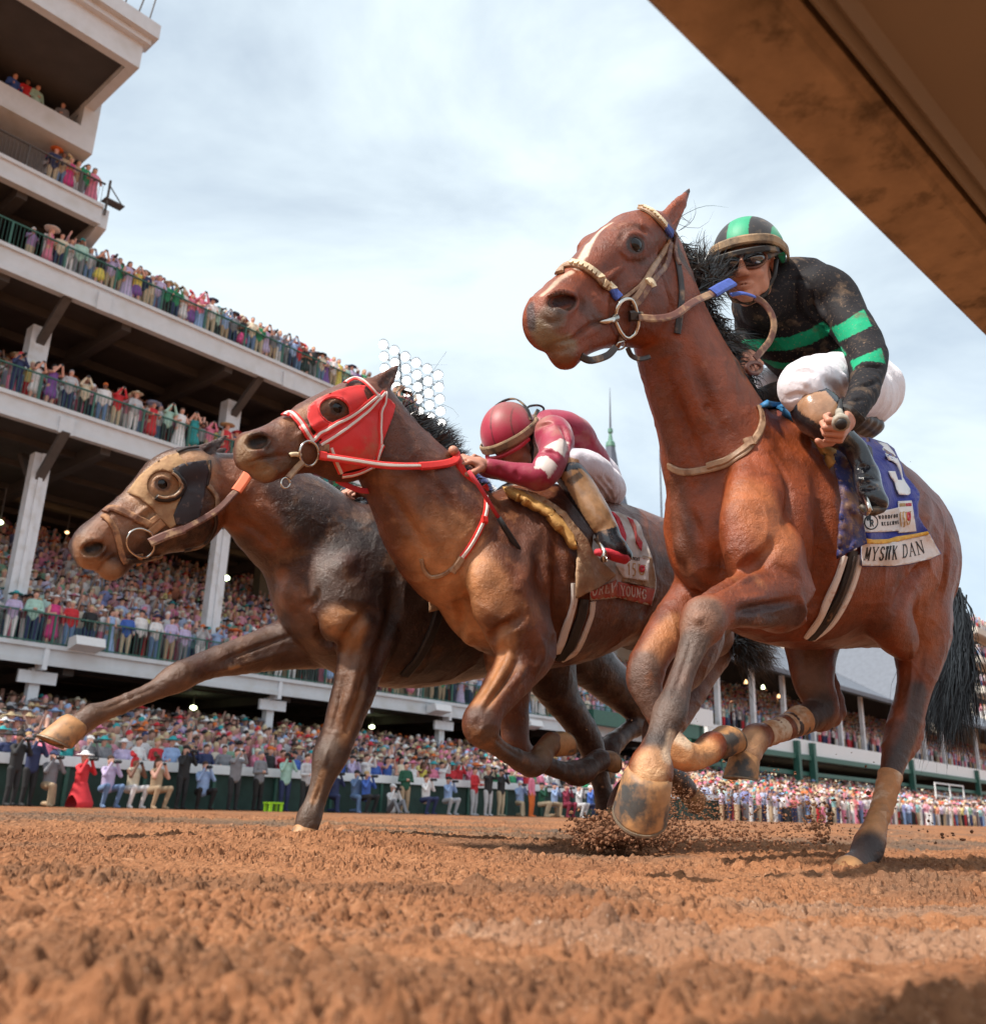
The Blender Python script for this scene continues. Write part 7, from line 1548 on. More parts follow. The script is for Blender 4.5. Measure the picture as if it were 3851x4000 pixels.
w2 = H2.l(*Z(*D2, [(120, 1020)])[0], -.06); hand(g, w2, [-.9, 0, .1], [.1, .3, -.8], 1.0, (50, 70, 45))
finish(H2, g, 'b', None, j2, SKIN, it=1).obj('body', m_skin, j2)
def hcol2(L_):
    c = np.tile(np.array([.40, .014, .045]), (len(L_), 1)); c[np.abs(L_[:, 0]) < .003] = (.10, .01, .015); c[np.abs(np.abs(L_[:, 0]) - .075) < .0025] = (.12, .01, .015); return c
m_helm2 = mat('dusty_helmet_cover', (.1, .1, .1), .5, attr='col', stains=[(5, (.26, .07, .06), .45, .62)], noise=(20, .12), bump=(200, .3, .001), sheen=.3)
hel2, _h = shell(H2, T2, A2_, (0, -.012, .035), (.112, .140, .124), [((0, .25, -1), .020)], 'helmet', m_helm2, j2, colfn=hcol2, ex=[((0, -.06, -.02), (.088, .072, .06), .02)])
headband(H2, T2, [(.104, -.08, .015), (.113, .0, .026), (.085, .09, .038), (.0, .130, .042), (-.085, .09, .038), (-.113, 0, .026), (-.104, -.08, .015)], .036, .010, 'helmet_band', m_mudband, hel2)
headband(H2, T2, [(.098, .045, .004), (.07, .108, .008), (0, .13, .006), (-.07, .108, .008), (-.098, .045, .004)], .016, .010, 'helmet_peak', m_rprint, hel2)
for s_ in (-1, 1):
    mm = MB(); mm.tube([H2.world(T2(s_ * .088, .012, .0)), H2.world(T2(s_ * .078, .018, -.05)), H2.world(T2(s_ * .050, .035, -.105)), H2.world(T2(0, .05, -.125))], .008, 8); mm.build('chin_strap', m_rubber, hel2, smooth=True)
gob2 = empty('goggles', H2.world(T2(0, -.1, .12))); gob2.parent = j2; gob2.matrix_parent_inverse = j2.matrix_world.inverted()
dg = lambda x, y, v: H2.world(H2.l(*Z(*D2, [(x, y)])[0], v))
mm = MB(); gp = [dg(x, y, .02) for x, y in catmull(np.array([(470, 335), (540, 315), (610, 355), (650, 300), (700, 268), (800, 262), (860, 300), (840, 370), (790, 395), (720, 395), (650, 410), (620, 420)], float), 4)]; mm.tube(gp, .005, 8); mm.build('goggle_rim', m_rubber, gob2, smooth=True)
headband(H2, T2, [(.112, -.02, .05), (.10, -.06, .09), (.05, -.10, .13), (-.02, -.10, .135), (-.09, -.06, .11), (-.113, .0, .05)], .018, .006, 'goggle_strap', m_rubber, gob2)
free_strap([dg(790, 320, .06), dg(740, 420, .07), dg(715, 560, .08), dg(700, 700, .08)], .016, .005, 'goggle_strap', m_rubber, gob2)
m_clear = mat('clear_lens', (.8, .85, .88), .05, spec=1); m_clear.node_tree.nodes['Principled BSDF'].inputs['Transmission Weight'].default_value = 1; m_clear.node_tree.nodes['Principled BSDF'].inputs['IOR'].default_value = 1.02
mm = MB(); pp = [dg(650, 320, .02), dg(720, 275, .02), dg(800, 275, .02), dg(845, 320, .02), dg(800, 385, .02), dg(700, 390, .02)]; mm.add([*pp, *[p_ + np.array([0, .002, 0]) for p_ in pp]], [(0, 1, 2, 3, 4, 5), (11, 10, 9, 8, 7, 6)] + [(i, (i + 1) % 6, 6 + (i + 1) % 6, 6 + i) for i in range(6)]); mm.build('goggle_lens', m_clear, gob2)
# whips of the middle rider
def whip(F, A_, pts, v, label, cr, cg):
    P = [F.world(F.l(*Z(*A_, [p])[0], v)) for p in pts]; w = link('riding_whip', None); w.matrix_world = Matrix.Translation(Vector(P[0])); tag(w, label, 'whip')
    mm = MB(); mm.tube(P[:3], [.007, .008, .007], 8); mm.build('whip_shaft', cr, w, smooth=True); mm = MB(); mm.tube(P[2:], [.010, .011, .012, .010][:len(P) - 2], 8); mm.build('whip_popper', cg, w, smooth=True); return w
m_pink = mat('pink_red_shaft', (.62, .05, .07), .5)
whip(H2, (1600, 1500, 1.887), [(435, 640), (510, 750), (655, 985), (700, 1060), (770, 1170), (835, 1265)], .24, 'red shafted whip with black end over the shoulder of the middle horse', m_pink, m_black)
whip(H3, (900, 1400, 1.887), [(1560, 1340), (1480, 1390), (1380, 1445), (1290, 1520), (1200, 1595), (1115, 1660)], .27, 'dark whip pointing down across the flank of the black-brown horse', m_pink, m_black)
# ---- far rider, almost wholly behind the neck of the middle horse
j3 = empty('person', ground_pt(H3, 1750, 2640, 0), 'jockey in blue almost hidden behind the neck of the middle horse', 'jockey', 'jockeys')
SP3 = [(1610, 1865, 50, 1.2, 0), (1680, 1860, 70, 1.5, 0), (1760, 1890, 72, 1.5, 0), (1840, 1930, 70, 1.4, 0)]
g, K = solid(H3, [SP3, [(1640, 1880, 48, 1, .16), (1600, 1960, 42, 1, .2), (1500, 1950, 34, 1, .16), (1450, 1930, 28, 1, .1)], [(1640, 1880, 48, 1, -.16), (1580, 1960, 42, 1, -.2), (1490, 1960, 34, 1, -.12)]], .008)
s = finish(H3, g, 'j', None, j3, (.03, .06, .30), folds=(7, .005)); polypaint(s, [(1440, 1880), (1500, 1880), (1500, 2000), (1440, 2000)], (.65, .6, .5)); s.obj('jacket', m_silk, j3)
g, K = solid(H3, [[(1820, 1930, 66, 1.3, 0), (1900, 1980, 70, 1.2, 0)], [(1900, 1990, 66, .9, .12), (1760, 1960, 56, .9, .24), (1720, 2000, 50, 1, .25)], [(1900, 1990, 66, .9, -.12), (1760, 1960, 56, .9, -.24), (1720, 2000, 50, 1, -.25)]], .008)
finish(H3, g, 'j', None, j3, (.7, .68, .66), folds=(7, .005)).obj('breeches', m_pants, j3)
g, K = solid(H3, [[(1720, 2000, 46, 1, .25), (1850, 2160, 38, 1, .26), (1840, 2220, 40, 1, .26), (1800, 2240, 28, 1, .26)]], .008)
finish(H3, g, 'j', None, j3, (.016, .017, .022)).obj('boot', m_boot, j3)
g, K = solid(H3, [[(1720, 2000, 46, 1, -.25), (1850, 2160, 38, 1, -.26), (1840, 2220, 40, 1, -.26), (1800, 2240, 28, 1, -.26)]], .008)
finish(H3, g, 'j', None, j3, (.016, .017, .022)).obj('boot', m_boot, j3)
g, K = solid(H3, [[(a, b, r * .8, s_, v) for a, b, r, s_, v in SP3], [(1560, 1880, 40, 1, 0), (1600, 1880, 40, 1, 0)], [(1450, 1930, 20, 1, .1), (1640, 1880, 30, 1, .16)]], .006, pad=.2)
T3, A3_ = head(g, H3.l(1560, 1870, 0), [-.8, .2, -.5], [-.4, .1, .9], 1.0); hand(g, H3.l(1450, 1930, .1), [-.9, -.2, .1], [0, -.3, -.8]); finish(H3, g, 'b', None, j3, SKIN, it=1).obj('body', m_skin, j3)
shell(H3, T3, A3_, (0, -.012, .035), (.112, .138, .122), [((0, .25, -1), .020)], 'helmet', m_helm2, j3, colfn=lambda L_: np.tile(np.array([.6, .55, .4]), (len(L_), 1)))
# ================================================================== people
rc = random.Random(77)
def psolid(prims, h=.02):
    P = np.array([p[1] for p in prims] + [p[2] for p in prims if p[0] == 'c'], float); lo = P.min(0) - .28; hi = P.max(0) + .28
    g = Sdf(lo, hi, h)
    for p in prims:
        if p[0] == 'c': g.cap(p[1], p[2], p[3], p[4], p[5] if len(p) > 5 else 1, .02)
        else: g.ell(p[1], p[2], k=.015)
    V, F = g.skin(); return V, F[:, ::-1]
# side scale in Sdf.cap acts on y; people face +y, so shoulders run along x: build them turned and swap axes
def person_mesh(name, skin, top, bottom, hair, prop=None):
    Vs, Fs, M = [], [], []; n = 0
    for mi, pr in enumerate((skin, top, bottom, hair, prop)):
        if not pr: continue
        V, F = psolid(pr, .021 if mi != 4 else .016); Vs.append(V); Fs.append(F + n); M += [mi] * len(F); n += len(V)
    V = np.concatenate(Vs); V = np.stack([V[:, 1], V[:, 0], V[:, 2]], 1); F = np.concatenate(Fs)[:, ::-1]
    me = mesh_np(name, V, F, [cm_skin, cm['navy'], cm['black'], cm['brown'], cm_black], True, M); return me
cols = dict(navy=(.025, .035, .10), black=(.018, .018, .02), white=(.72, .70, .70), cream=(.66, .58, .44), red=(.55, .025, .035), pink=(.68, .20, .30), hotpink=(.62, .05, .22), lightblue=(.30, .42, .66), blue=(.05, .12, .42), green=(.03, .26, .12), mint=(.38, .60, .52), teal=(.03, .32, .34), yellow=(.74, .62, .12), orange=(.70, .16, .03), maroon=(.22, .02, .05), purple=(.20, .08, .32), lavender=(.50, .42, .62), grey=(.20, .20, .22), lightgrey=(.46, .46, .48), tan=(.42, .30, .19), khaki=(.50, .40, .27), denim=(.14, .22, .38), brown=(.07, .035, .02), blonde=(.42, .27, .12), dark=(.015, .012, .012), straw=(.55, .42, .25), lime=(.35, .70, .02), darkgreen=(.015, .09, .05))
cm = {k: mat('cloth_' + k, v, .8, noise=(9, .15)) for k, v in cols.items()}; cm_skin = mat('spectator_skin', (.64, .34, .25), .6); cm_skin2 = mat('spectator_skin_dark', (.20, .09, .055), .6); cm_black = mat('camera_black', (.015, .015, .017), .4)
# primitives are given as (across y, forward x): p(forward, side, up)
def hd(z=1.60, f=0.0, s=0.0): return [('e', (f, s, z), (.098, .078, .118)), ('c', (f - .01, s, z - .09), (f - .02, s, z - .19), .05, .055), ('c', (f + .09, s, z - .005), (f + .108, s, z - .025), .014, .016)]
def legs(z=.86, w=.10): return [('c', (0, q * w, z), (.02, q * w * 1.05, .46), .10, .070) for q in (-1, 1)] + [('c', (.02, q * w * 1.05, .46), (-.02, q * w * 1.1, .06), .068, .050) for q in (-1, 1)] + [('c', (-.02, q * w * 1.1, .04), (.13, q * w * 1.15, .03), .042, .035) for q in (-1, 1)]
def torso(w=.15, z0=.88, z1=1.38, r=.125): return [('c', (0, 0, z0), (0, 0, z1 - .18), r, r * 1.05, 1.35), ('c', (0, -w, z1), (0, w, z1), .075, .075), ('c', (0, 0, z1 - .14), (0, 0, z1 - .02), r, r * .85, 1.5)]
def arm(q, a, b, c, r=.048): return [('c', a, b, r * 1.12, r), ('c', b, c, r, r * .78)]
def hnd(c): return [('e', c, (.045, .034, .05))]
A_rail = lambda q: ((0, q * .20, 1.36), (.06, q * .27, 1.10), (.30, q * .16, 1.10))
A_down = lambda q: ((0, q * .20, 1.36), (-.02, q * .25, 1.08), (.05, q * .24, .84))
A_cam = lambda q: ((0, q * .20, 1.36), (.17, q * .25, 1.22), (.17, q * .07, 1.55))
A_up = lambda q: ((0, q * .20, 1.37), (.22, q * .20, 1.34), (.30, q * .05, 1.62))
A_fold = lambda q: ((0, q * .20, 1.36), (.03, q * .26, 1.10), (.17, -q * .03, 1.13))
short = [('e', (-.02, 0, 1.66), (.105, .086, .085))]; longh = [('e', (-.02, 0, 1.66), (.108, .09, .09)), ('c', (-.07, 0, 1.60), (-.09, 0, 1.38), .07, .06, 1.3)]
capm = [('e', (-.01, 0, 1.675), (.11, .092, .075)), ('c', (.08, -.03, 1.655), (.15, 0, 1.64), .03, .02, 2.2)]
brim = [('e', (0, 0, 1.70), (.11, .10, .085)), ('e', (0, 0, 1.675), (.24, .24, .022))]; bigbrim = [('e', (0, 0, 1.71), (.11, .10, .08)), ('e', (0, .03, 1.69), (.30, .31, .03))]
fasc = longh + [('e', (-.02, .08, 1.78), (.08, .10, .05)), ('e', (-.05, .12, 1.84), (.04, .07, .06))]
cam_p = [('e', (.22, 0, 1.57), (.055, .07, .055)), ('c', (.26, 0, 1.57), (.40, 0, 1.57), .042, .048)]; phone = [('e', (.32, 0, 1.66), (.02, .08, .05))]
def A(f, parts=('arm', 'hand')): return [x for q in (-1, 1) for x in arm(q, *f(q))], [x for q in (-1, 1) for x in hnd(f(q)[2])]
def skirt(z1=.60, w=.24): return [('c', (0, 0, .92), (0, 0, z1), .125, w * .8, 1.3)]
def drop(prims, dz, df=0, pivot=None):           # lower the upper body for crouching figures
    o = []
    for p in prims:
        q = list(p); q[1] = (p[1][0] + df, p[1][1], p[1][2] + dz)
        if p[0] == 'c': q[2] = (p[2][0] + df, p[2][1], p[2][2] + dz)
        o.append(tuple(q))
    return o
squat_l = [x for q in (-1, 1) for x in [('c', (-.10, q * .11, .48), (.28, q * .22, .54), .105, .075), ('c', (.28, q * .22, .54), (.14, q * .20, .08), .072, .052), ('c', (.12, q * .20, .04), (.27, q * .22, .035), .042, .036)]]
kneel_l = [('c', (0, .11, .52), (.36, .14, .50), .10, .075), ('c', (.36, .14, .50), (.34, .14, .07), .07, .052), ('c', (.33, .14, .04), (.47, .14, .035), .042, .036), ('c', (0, -.11, .50), (.08, -.12, .09), .10, .07), ('c', (.08, -.12, .08), (-.34, -.12, .07), .065, .05)]
sit_l = [x for q in (-1, 1) for x in [('c', (0, q * .11, .13), (.34, q * .20, .42), .10, .07), ('c', (.34, q * .20, .42), (.58, q * .16, .06), .066, .05), ('c', (.58, q * .16, .05), (.70, q * .16, .07), .04, .035)]]
def mk(name, arms, hairp, bottom, skirtp=None, prop=None, dz=0, df=0, sleeves=True, w=.15, bare_legs=False):
    a, h = A(arms); sk = hd() + h; tp = torso(w); bt = bottom
    if sleeves: tp = tp + a
    else: sk = sk + a; tp = tp + []
    if bare_legs: sk = sk + legs()
    if dz: sk, tp, hp, pp = drop(sk, dz, df), drop(tp, dz, df), drop(hairp, dz, df), drop(prop, dz, df) if prop else None
    else: hp, pp = hairp, prop
    if bare_legs and dz == 0: bt = skirtp
    elif skirtp: bt = bt + skirtp
    return person_mesh(name, sk, tp, bt, hp, pp)
PR = dict(
    rail_man=mk('person', A_rail, short, legs()), suit_hat=mk('person', A_rail, brim, legs()), folded=mk('person', A_fold, short, legs()), cap_man=mk('person', A_down, capm, legs()), camera_man=mk('person', A_cam, capm, legs(), prop=cam_p),
    phone_man=mk('person', A_up, short, legs(), prop=phone), dress_hat=mk('person', A_rail, bigbrim, None, skirt(.45), sleeves=False, w=.12, bare_legs=True), dress_fasc=mk('person', A_fold, fasc, None, skirt(.55), sleeves=False, w=.12, bare_legs=True), dress_phone=mk('person', A_up, longh, None, skirt(.60), sleeves=False, w=.12, bare_legs=True, prop=phone), long_dress=mk('person', A_rail, longh, None, skirt(.12, .30), sleeves=False, w=.12, bare_legs=True),
    squat=mk('person', A_cam, short, squat_l, prop=cam_p, dz=-.40, df=-.05), squat_cap=mk('person', A_cam, capm, squat_l, prop=cam_p, dz=-.40, df=-.05), squat_phone=mk('person', A_cam, fasc, squat_l, prop=[('e', (.22, 0, 1.57), (.02, .07, .045))], dz=-.40, df=-.05, sleeves=False), kneel=mk('person', A_cam, capm, kneel_l, prop=cam_p, dz=-.38), kneel_dress=mk('person', A_cam, brim, [('c', (0, 0, .52), (.05, 0, .10), .17, .30, 1.2)], prop=cam_p, dz=-.38, sleeves=True, w=.12), sitting=mk('person', A_cam, capm, sit_l, prop=cam_p, dz=-.76))
POSE = dict(rail_man=('hair', 'leaning'), suit_hat=('brimmed hat', 'leaning'), folded=('hair', 'arms folded'), cap_man=('cap', 'arms down'), camera_man=('cap', 'aiming camera'), phone_man=('hair', 'phone raised'), dress_hat=('wide hat', 'leaning'), dress_fasc=('fascinator', 'arms folded'), dress_phone=('hair', 'phone raised'), long_dress=('hair', 'leaning in gown'), squat=('hair', 'squatting with camera'), squat_cap=('cap', 'squatting with camera'), squat_phone=('fascinator', 'squatting with phone'), kneel=('cap', 'kneeling with camera'), kneel_dress=('hat', 'kneeling with camera'), sitting=('cap', 'sitting with camera'))
FEM = ('dress_hat', 'dress_fasc', 'dress_phone', 'long_dress', 'squat_phone', 'kneel_dress')
yaw0 = math.atan2(-NRM[1], -NRM[0]) - math.pi / 2
count = [0]; labels = {}
CN = dict(lightblue='light blue', hotpink='hot pink', lightgrey='light grey', darkgreen='dark green', blonde='blond', dark='black')
def put(kind, p, place, group, top, bot, hat, skin=None, yaw=None, sc=1.0):
    o = bpy.data.objects.new('person', PR[kind]); C.collection.objects.link(o); count[0] += 1
    o.location = p; o.rotation_euler = (0, 0, yaw0 + (rc.gauss(0, .25) if yaw is None else yaw)); o.scale = (sc, sc, sc * 1.0)
    for i, mt_ in enumerate((skin or (cm_skin2 if rc.random() < .13 else cm_skin), cm[top], cm[bot], cm[hat])):
        o.material_slots[i].link = 'OBJECT'; o.material_slots[i].material = mt_
    f = kind in FEM; a = CN.get(top, top); b = CN.get(bot, bot); h = CN.get(hat, hat)
    hw = 'hair' if kind in ('rail_man', 'folded', 'phone_man', 'squat', 'dress_phone', 'long_dress') else 'headgear'
    lab = (f"{a} dress, " if f and a == b else f"{a} top, {b} {'skirt' if f else 'trousers'}, ") + f"{h} {POSE[kind][0]}, {POSE[kind][1]}, {place}"
    k = lab; labels.setdefault(k, []).append(o); o['category'] = 'spectator' if 'photographer' not in group else 'photographer'; o['group'] = group; o['label'] = lab; return o
tops_m = ['navy', 'white', 'black', 'white', 'white', 'lightblue', 'lightblue', 'pink', 'cream', 'grey', 'lightgrey', 'pink', 'blue', 'tan', 'red', 'green', 'lavender', 'mint']; bots_m = ['navy', 'khaki', 'white', 'grey', 'black', 'tan', 'denim']; dr = ['red', 'pink', 'hotpink', 'white', 'cream', 'white', 'pink', 'cream', 'lightblue', 'blue', 'green', 'yellow', 'lightblue', 'purple', 'teal', 'orange', 'maroon', 'black', 'lavender']; hats = ['straw', 'white', 'black', 'pink', 'red', 'navy', 'cream', 'lightblue', 'orange', 'teal']; hairs = ['brown', 'dark', 'blonde', 'brown', 'grey']
used = set()
def rnd(p, place, group, kinds=None, **kw):
    for _ in range(30):
        k = rc.choice(kinds or ['rail_man', 'suit_hat', 'folded', 'cap_man', 'phone_man', 'dress_hat', 'dress_fasc', 'dress_phone', 'long_dress', 'camera_man', 'rail_man'])
        if k in FEM: c = rc.choice(dr); t, b = c, (c if rc.random() < .8 else rc.choice(dr))
        else: t, b = rc.choice(tops_m), rc.choice(bots_m)
        h = rc.choice(hairs if k in ('rail_man', 'folded', 'phone_man', 'squat', 'dress_phone', 'long_dress') else hats)
        if (k, t, b, h, place) not in used: break
    used.add((k, t, b, h, place)); return put(k, p, place, group, t, b, h, sc=rc.uniform(.93, 1.05), **kw)
def col_side(s):
    return 'left of the far horse' if s < 17 else ('above the far horse' if s < 24 else 'towards the middle')
# ledge rows of the decks
def row(s0, s1, D, z, step, place, group, n_max=999, **kw):
    s = s0; n = 0
    while s < s1 and n < n_max:
        rnd(W(s, D + rc.uniform(-.05, .08), z), place, group, **kw); s += step * rc.uniform(.8, 1.25); n += 1
def seg(s0, s1, k): return [(s0 + (s1 - s0) * i / k, s0 + (s1 - s0) * (i + 1) / k) for i in range(k)]
def third(i): return ('left third', 'middle third', 'right third')[i]
for i, (a, b) in enumerate(seg(10.6, s3 - .2, 3)): row(a, b, D0 + .42, z3t, .36, 'top open terrace edge, ' + third(i), 'spectators on the top open terrace')
for i, (a, b) in enumerate(seg(12.3, s3 - .2, 3)): row(a, b, D0 + 1.0, z3t + .15, .50, 'top open terrace second row, ' + third(i), 'spectators on the top open terrace')
for i, (a, b) in enumerate(seg(10.4, s2 - 8, 3)): row(a, b, D0 + .42, z2t, .58, 'middle deck front, ' + third(i), 'spectators on the middle deck')
for i, (a, b) in enumerate(seg(10.4, 40, 3)): row(a, b, D0 + .42, z1t, .62, 'lowest deck front, ' + third(i), 'spectators on the lowest deck')
row(10.2, s4 - .1, D0 + .42, z4t, .30, 'upper left corner balcony front', 'spectators on the corner balcony'); row(10.6, s4 - .4, D0 + .9, z4t, .40, 'upper left corner balcony, second row', 'spectators on the corner balcony')
for x_, yy in ((60, 300), (110, 320), (150, 340), (250, 400)):
    s = S_(x_, D0 + .6, yy); rnd(W(s, D0 + .6, Hz(x_, yy + 60, D0 + .6) - 1.0), 'opening under the top roof', 'spectators in the upper opening', kinds=['rail_man', 'folded', 'cap_man'])
for s in (sT - 2.0, sT - 3.6): rnd(W(s, DT + .7, ze2 + .1), 'on the topmost roof', 'people on the top roof', kinds=['rail_man', 'camera_man'])
# photographers before the rail, as they stand in the picture
PH = [(30, 'camera_man', 'black', 'black', 'dark'), (95, 'camera_man', 'navy', 'black', 'dark'), (175, 'kneel', 'grey', 'tan', 'navy'), (300, 'kneel_dress', 'red', 'red', 'white'), (410, 'squat', 'lavender', 'denim', 'brown'), (510, 'squat_phone', 'cream', 'white', 'red'), (602, 'squat_phone', 'tan', 'tan', 'brown'), (700, 'camera_man', 'black', 'black', 'dark'), (785, 'squat', 'lightblue', 'dark', 'brown'),
      (905, 'phone_man', 'grey', 'black', 'brown'), (1000, 'folded', 'grey', 'dark', 'grey'), (1105, 'camera_man', 'mint', 'navy', 'dark'), (1185, 'rail_man', 'lightgrey', 'black', 'brown'), (1300, 'kneel', 'navy', 'navy', 'black'), (1385, 'kneel', 'denim', 'denim', 'black'), (1430, 'squat', 'blue', 'black', 'blonde'), (1530, 'sitting', 'white', 'grey', 'white'), (1578, 'folded', 'darkgreen', 'tan', 'dark'), (1665, 'squat', 'white', 'navy', 'brown'), (1752, 'squat_cap', 'lightblue', 'lightgrey', 'black'),
      (1850, 'rail_man', 'red', 'lightgrey', 'brown'), (1905, 'phone_man', 'black', 'lightgrey', 'blonde'), (1955, 'camera_man', 'black', 'khaki', 'black'), (2030, 'kneel', 'lightblue', 'khaki', 'white'), (2075, 'cap_man', 'pink', 'orange', 'white'), (2120, 'squat_cap', 'darkgreen', 'khaki', 'black'), (2165, 'kneel', 'lightblue', 'tan', 'navy'), (2215, 'squat_cap', 'maroon', 'maroon', 'brown'), (2265, 'squat', 'lightgrey', 'lightgrey', 'brown'), (2310, 'squat_cap', 'blue', 'navy', 'white'),
      (2850, 'camera_man', 'grey', 'navy', 'dark'), (2930, 'kneel', 'white', 'black', 'black'), (3120, 'camera_man', 'darkgreen', 'khaki', 'tan'), (3160, 'camera_man', 'tan', 'khaki', 'grey'), (3235, 'cap_man', 'navy', 'black', 'black'), (3330, 'kneel_dress', 'pink', 'pink', 'pink'), (3460, 'squat_phone', 'hotpink', 'pink', 'blonde'), (3530, 'squat', 'lightblue', 'black', 'brown'), (3600, 'kneel_dress', 'maroon', 'red', 'black'), (3700, 'cap_man', 'tan', 'khaki', 'straw'), (3790, 'folded', 'grey', 'khaki', 'brown'), (3835, 'squat', 'white', 'tan', 'dark')]
for i, (x_, k, t, b, h) in enumerate(PH):
    D = 24.2 + (.25 if i % 3 else -.1); s = S_(x_, D, 3160); put(k, W(s, D, GZ + .0), ('under the outstretched foreleg' if x_ < 1000 else 'near the planted foreleg' if x_ < 1600 else 'below middle horse' if x_ < 2500 else 'right of big hoof'), 'photographers before the trackside rail', t, b, h, yaw=rc.gauss(.15, .2))
left = 300 - count[0]; print('people so far', count[0])
for i, (a, b) in enumerate(seg(8.9, 8.9 + left * .52, 3)): row(a, b, DR + .45, GZ + .18, .52, 'behind trackside rail, ' + third(i), 'spectators behind the trackside rail', n_max=left // 3, kinds=['rail_man', 'suit_hat', 'cap_man', 'dress_hat', 'dress_fasc', 'phone_man', 'dress_phone', 'camera_man'])
for k, v in labels.items():                                    # a shared label only for people nothing tells apart
    if len(v) > 1:
        for i, o in enumerate(sorted(v, key=lambda q: Vector(q.location) @ Vector(VPD))): o['label'] = ('leftmost ' if i == 0 else 'rightmost ' if i == len(v) - 1 else 'middle ') + k
# lime coloured step stool
st = empty('step_stool', W(S_(1072, 23.6, 3160), 23.6, GZ), 'lime green plastic step stool on the dirt among the photographers', 'stool'); m = MB(); s = S_(1072, 23.6, 3160)
bx(m, s - .24, s + .24, 23.5, 23.85, GZ + .22, GZ + .27)
m.build('stool_top', cm['lime'], st)
for a_, b_ in ((-.22, 23.52), (.14, 23.52), (-.22, 23.76), (.14, 23.76)): m = MB(); bx(m, s + a_, s + a_ + .09, b_, b_ + .07, GZ, GZ + .22); m.build('leg', cm['lime'], st)
# the mass of the crowd
def template():
    vs, fs, tg_ = [], [], []; n = 7
    def lathe(rings, tags):
        b = len(vs)
        for (x, y, z, rx, ry), t in zip(rings, tags):
            for k in range(n): a = 2 * math.pi * k / n; vs.append((x + rx * math.cos(a), y + ry * math.sin(a), z)); tg_.append(t)
        for i in range(len(rings) - 1):
            for k in range(n): fs.append((b + i * n + k, b + i * n + (k + 1) % n, b + (i + 1) * n + (k + 1) % n, b + (i + 1) * n + k))
    lathe([(0, 0, .0, .13, .10), (0, 0, .5, .17, .12), (0, 0, .88, .19, .13)], [1, 1, 1]); lathe([(0, 0, .86, .185, .13), (0, 0, 1.12, .19, .13), (0, 0, 1.36, .225, .12), (0, 0, 1.44, .12, .09)], [0, 0, 0, 0])
    lathe([(0, 0, 1.42, .055, .055), (0, .01, 1.50, .07, .075), (0, .02, 1.60, .085, .10), (0, .01, 1.66, .080, .095)], [2, 2, 2, 2]); lathe([(0, -.01, 1.62, .095, .11), (0, -.01, 1.70, .090, .10), (0, 0, 1.76, .03, .04)], [3, 3, 3])
    for q in (-1, 1): lathe([(q * .21, 0, 1.36, .055, .055), (q * .26, .08, 1.12, .05, .05), (q * .12, .26, 1.14 + .16 * (q > 0), .035, .035)], [0, 0, 2])
    hatv = len(vs); lathe([(0, 0, 1.655, .24, .24), (0, 0, 1.675, .22, .22), (0, 0, 1.68, .10, .10)], [3, 3, 3])
    return np.array(vs), np.array(fs), np.array(tg_), hatv
TV, TF, TT, HV = template(); HF = np.array([f for f in TF if max(f) < HV])
rn = np.random.RandomState(5); pal = np.array([cols[k] for k in tops_m + dr + ['white', 'pink', 'lightblue', 'cream', 'pink', 'white', 'lavender', 'white', 'cream', 'white', 'pink', 'lightblue', 'lavender', 'white', 'pink', 'cream', 'lightgrey', 'white']]) * .75 + .25 * np.array([.72, .60, .60]); palb = np.array([cols[k] for k in bots_m + ['pink', 'white', 'red']]); palh = np.array([cols[k] for k in hats + hairs + ['dark', 'white', 'straw', 'straw', 'white', 'pink']]); VV, FF, CC = [], [], []; nv = 0; mass = 0
def mass_row(s0, s1, D, z, step, keep=.93):
    global nv, mass
    for s in np.arange(s0, s1, step):
        if rn.rand() > keep: continue
        p = W(s + rn.uniform(-.12, .12), D + rn.uniform(-.15, .15), z); a = yaw0 + rn.normal(0, .35); sc = rn.uniform(.9, 1.06); hat = rn.rand() < .38
        V = TV[:, :] * np.array([sc, sc, sc]); cz, sz = math.cos(a), math.sin(a); V = np.stack([V[:, 0] * cz - V[:, 1] * sz, V[:, 0] * sz + V[:, 1] * cz, V[:, 2]], 1) + p
        if rn.rand() < .12: V[:, 2] += np.where((TT == 2) & (V[:, 2] < p[2] + 1.36), .55, 0)
        k = [pal[rn.randint(len(pal))], palb[rn.randint(len(palb))], np.array([.68, .37, .28]) * rn.uniform(.5, 1.1), palh[rn.randint(len(palh))]]
        c = np.array(k)[TT]; F = TF if hat else HF; n = len(TV) if hat else HV
        VV.append(V[:n]); CC.append(c[:n]); FF.append(F + nv); nv += n; mass += 1
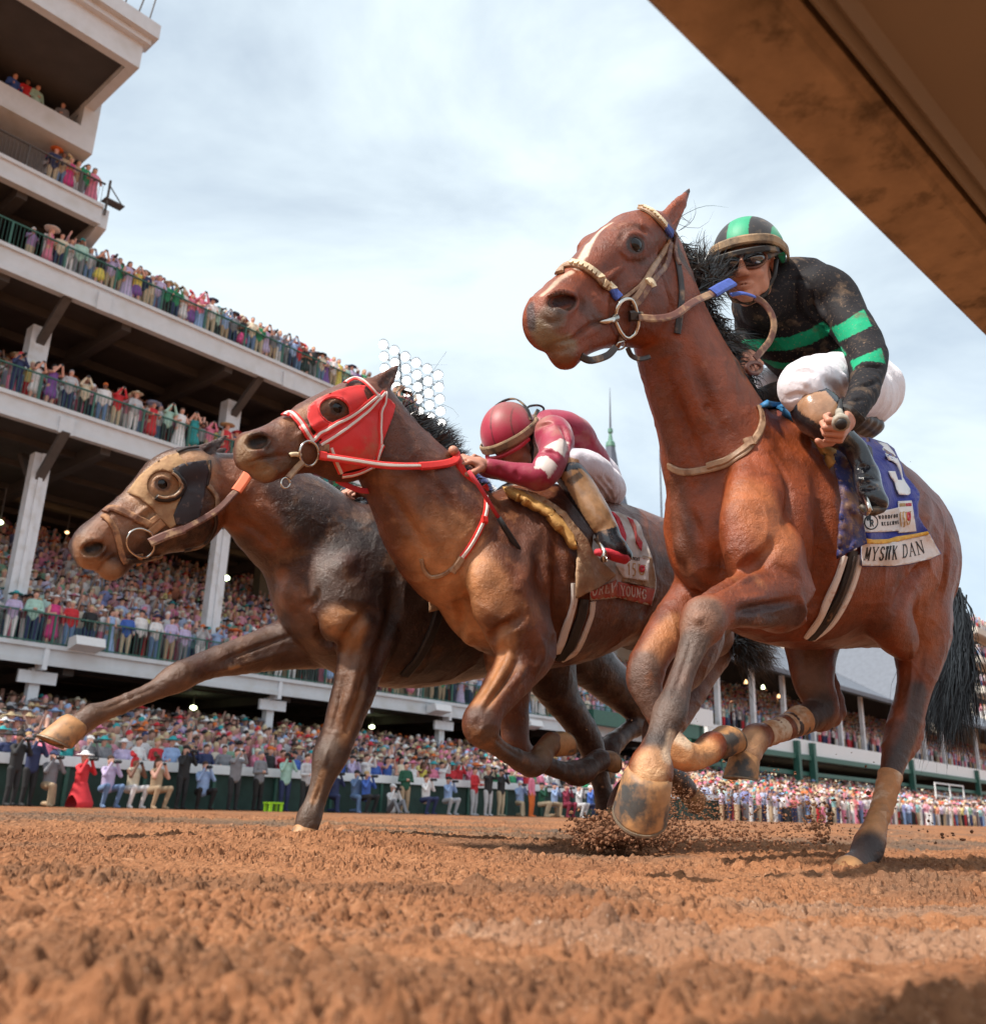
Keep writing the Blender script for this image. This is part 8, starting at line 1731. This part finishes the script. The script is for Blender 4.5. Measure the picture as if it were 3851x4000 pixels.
mass_row(10.4, s1 - 1, D0 + .85, z1t, .46); mass_row(10.4, s1 - 1, D0 + 1.3, z1t, .46); mass_row(10.4, s2 - 2, D0 + .85, z2t, .46); mass_row(10.2, s4 - .3, D0 + 1.3, z4t, .4); mass_row(10.2, s3 - .3, D0 + .75, z3t, .5)
for i in range(1, 17): mass_row(9.5, s1 - 1, D0 + 1.6 + i * .82 - .4, z1t + i * .40, .47)
for i in range(0, 9): mass_row(9.5, s2 - 1.5, D0 + 1.2 + i * .82 + .4, z2t + i * .42, .47)
for i in range(1, 3): mass_row(12.5, s3 - .5, D0 + 1.2 + i * .82, z3t + i * .30, .5)
for i in range(1, 14): mass_row(8.5, 118, DR + .5 + i * .52, GZ + .18 + i * .115, .46 if i < 8 else .55)
for i in range(0, 7): mass_row(9, 90, D0 + 1.6 + i * .8, GZ + 1.7 + .04 * i, .6)
mass_row(8.9 + (left // 3) * 3 * .52, 118, DR + .45, GZ + .18, .48)
for i in range(0, 12): mass_row(s1 + 2.5, 178, D1 + 1.2 + i * .8, zd - .6 + i * .38, .52)
for k in range(4): 
    for i in range(2): mass_row(rbk[1], rbk[2], 37 - 1.4 + i * .6, rbk[4] - 1.2 - k * 4.2, .5)
for i in range(3): mass_row(S_(2850, 24.2, 3180), 118, 24.6 - i * .45, GZ, .75)
mass_row(S_(2660, D1, 2880), S_(2830, D1, 2880) + 6, D1 + 1.0, 1.9, .5)
m_crowd = mat('crowd_clothes', (.5, .5, .5), .8, attr='col'); me = mesh_np('crowd', np.concatenate(VV), np.concatenate(FF), [m_crowd], True); color_attr(me, np.concatenate(CC)); cr_ = link('crowd', me); tag(cr_, 'packed mass of spectators in bright clothes and hats filling the stands', kind='stuff'); print('mass', mass, nv)
m = MB()
for i in range(0, 14): prism(m, 7.5, 120, [(DR + .26 + i * .52, GZ + .03), (DR + .78 + i * .52, GZ + .03), (DR + .78 + i * .52, GZ + .18 + i * .115), (DR + .26 + i * .52, GZ + .18 + i * .115)])
tr2 = m.build('apron_steps', m_apron); tag(tr2, 'stepped apron under the crowd', kind='structure')
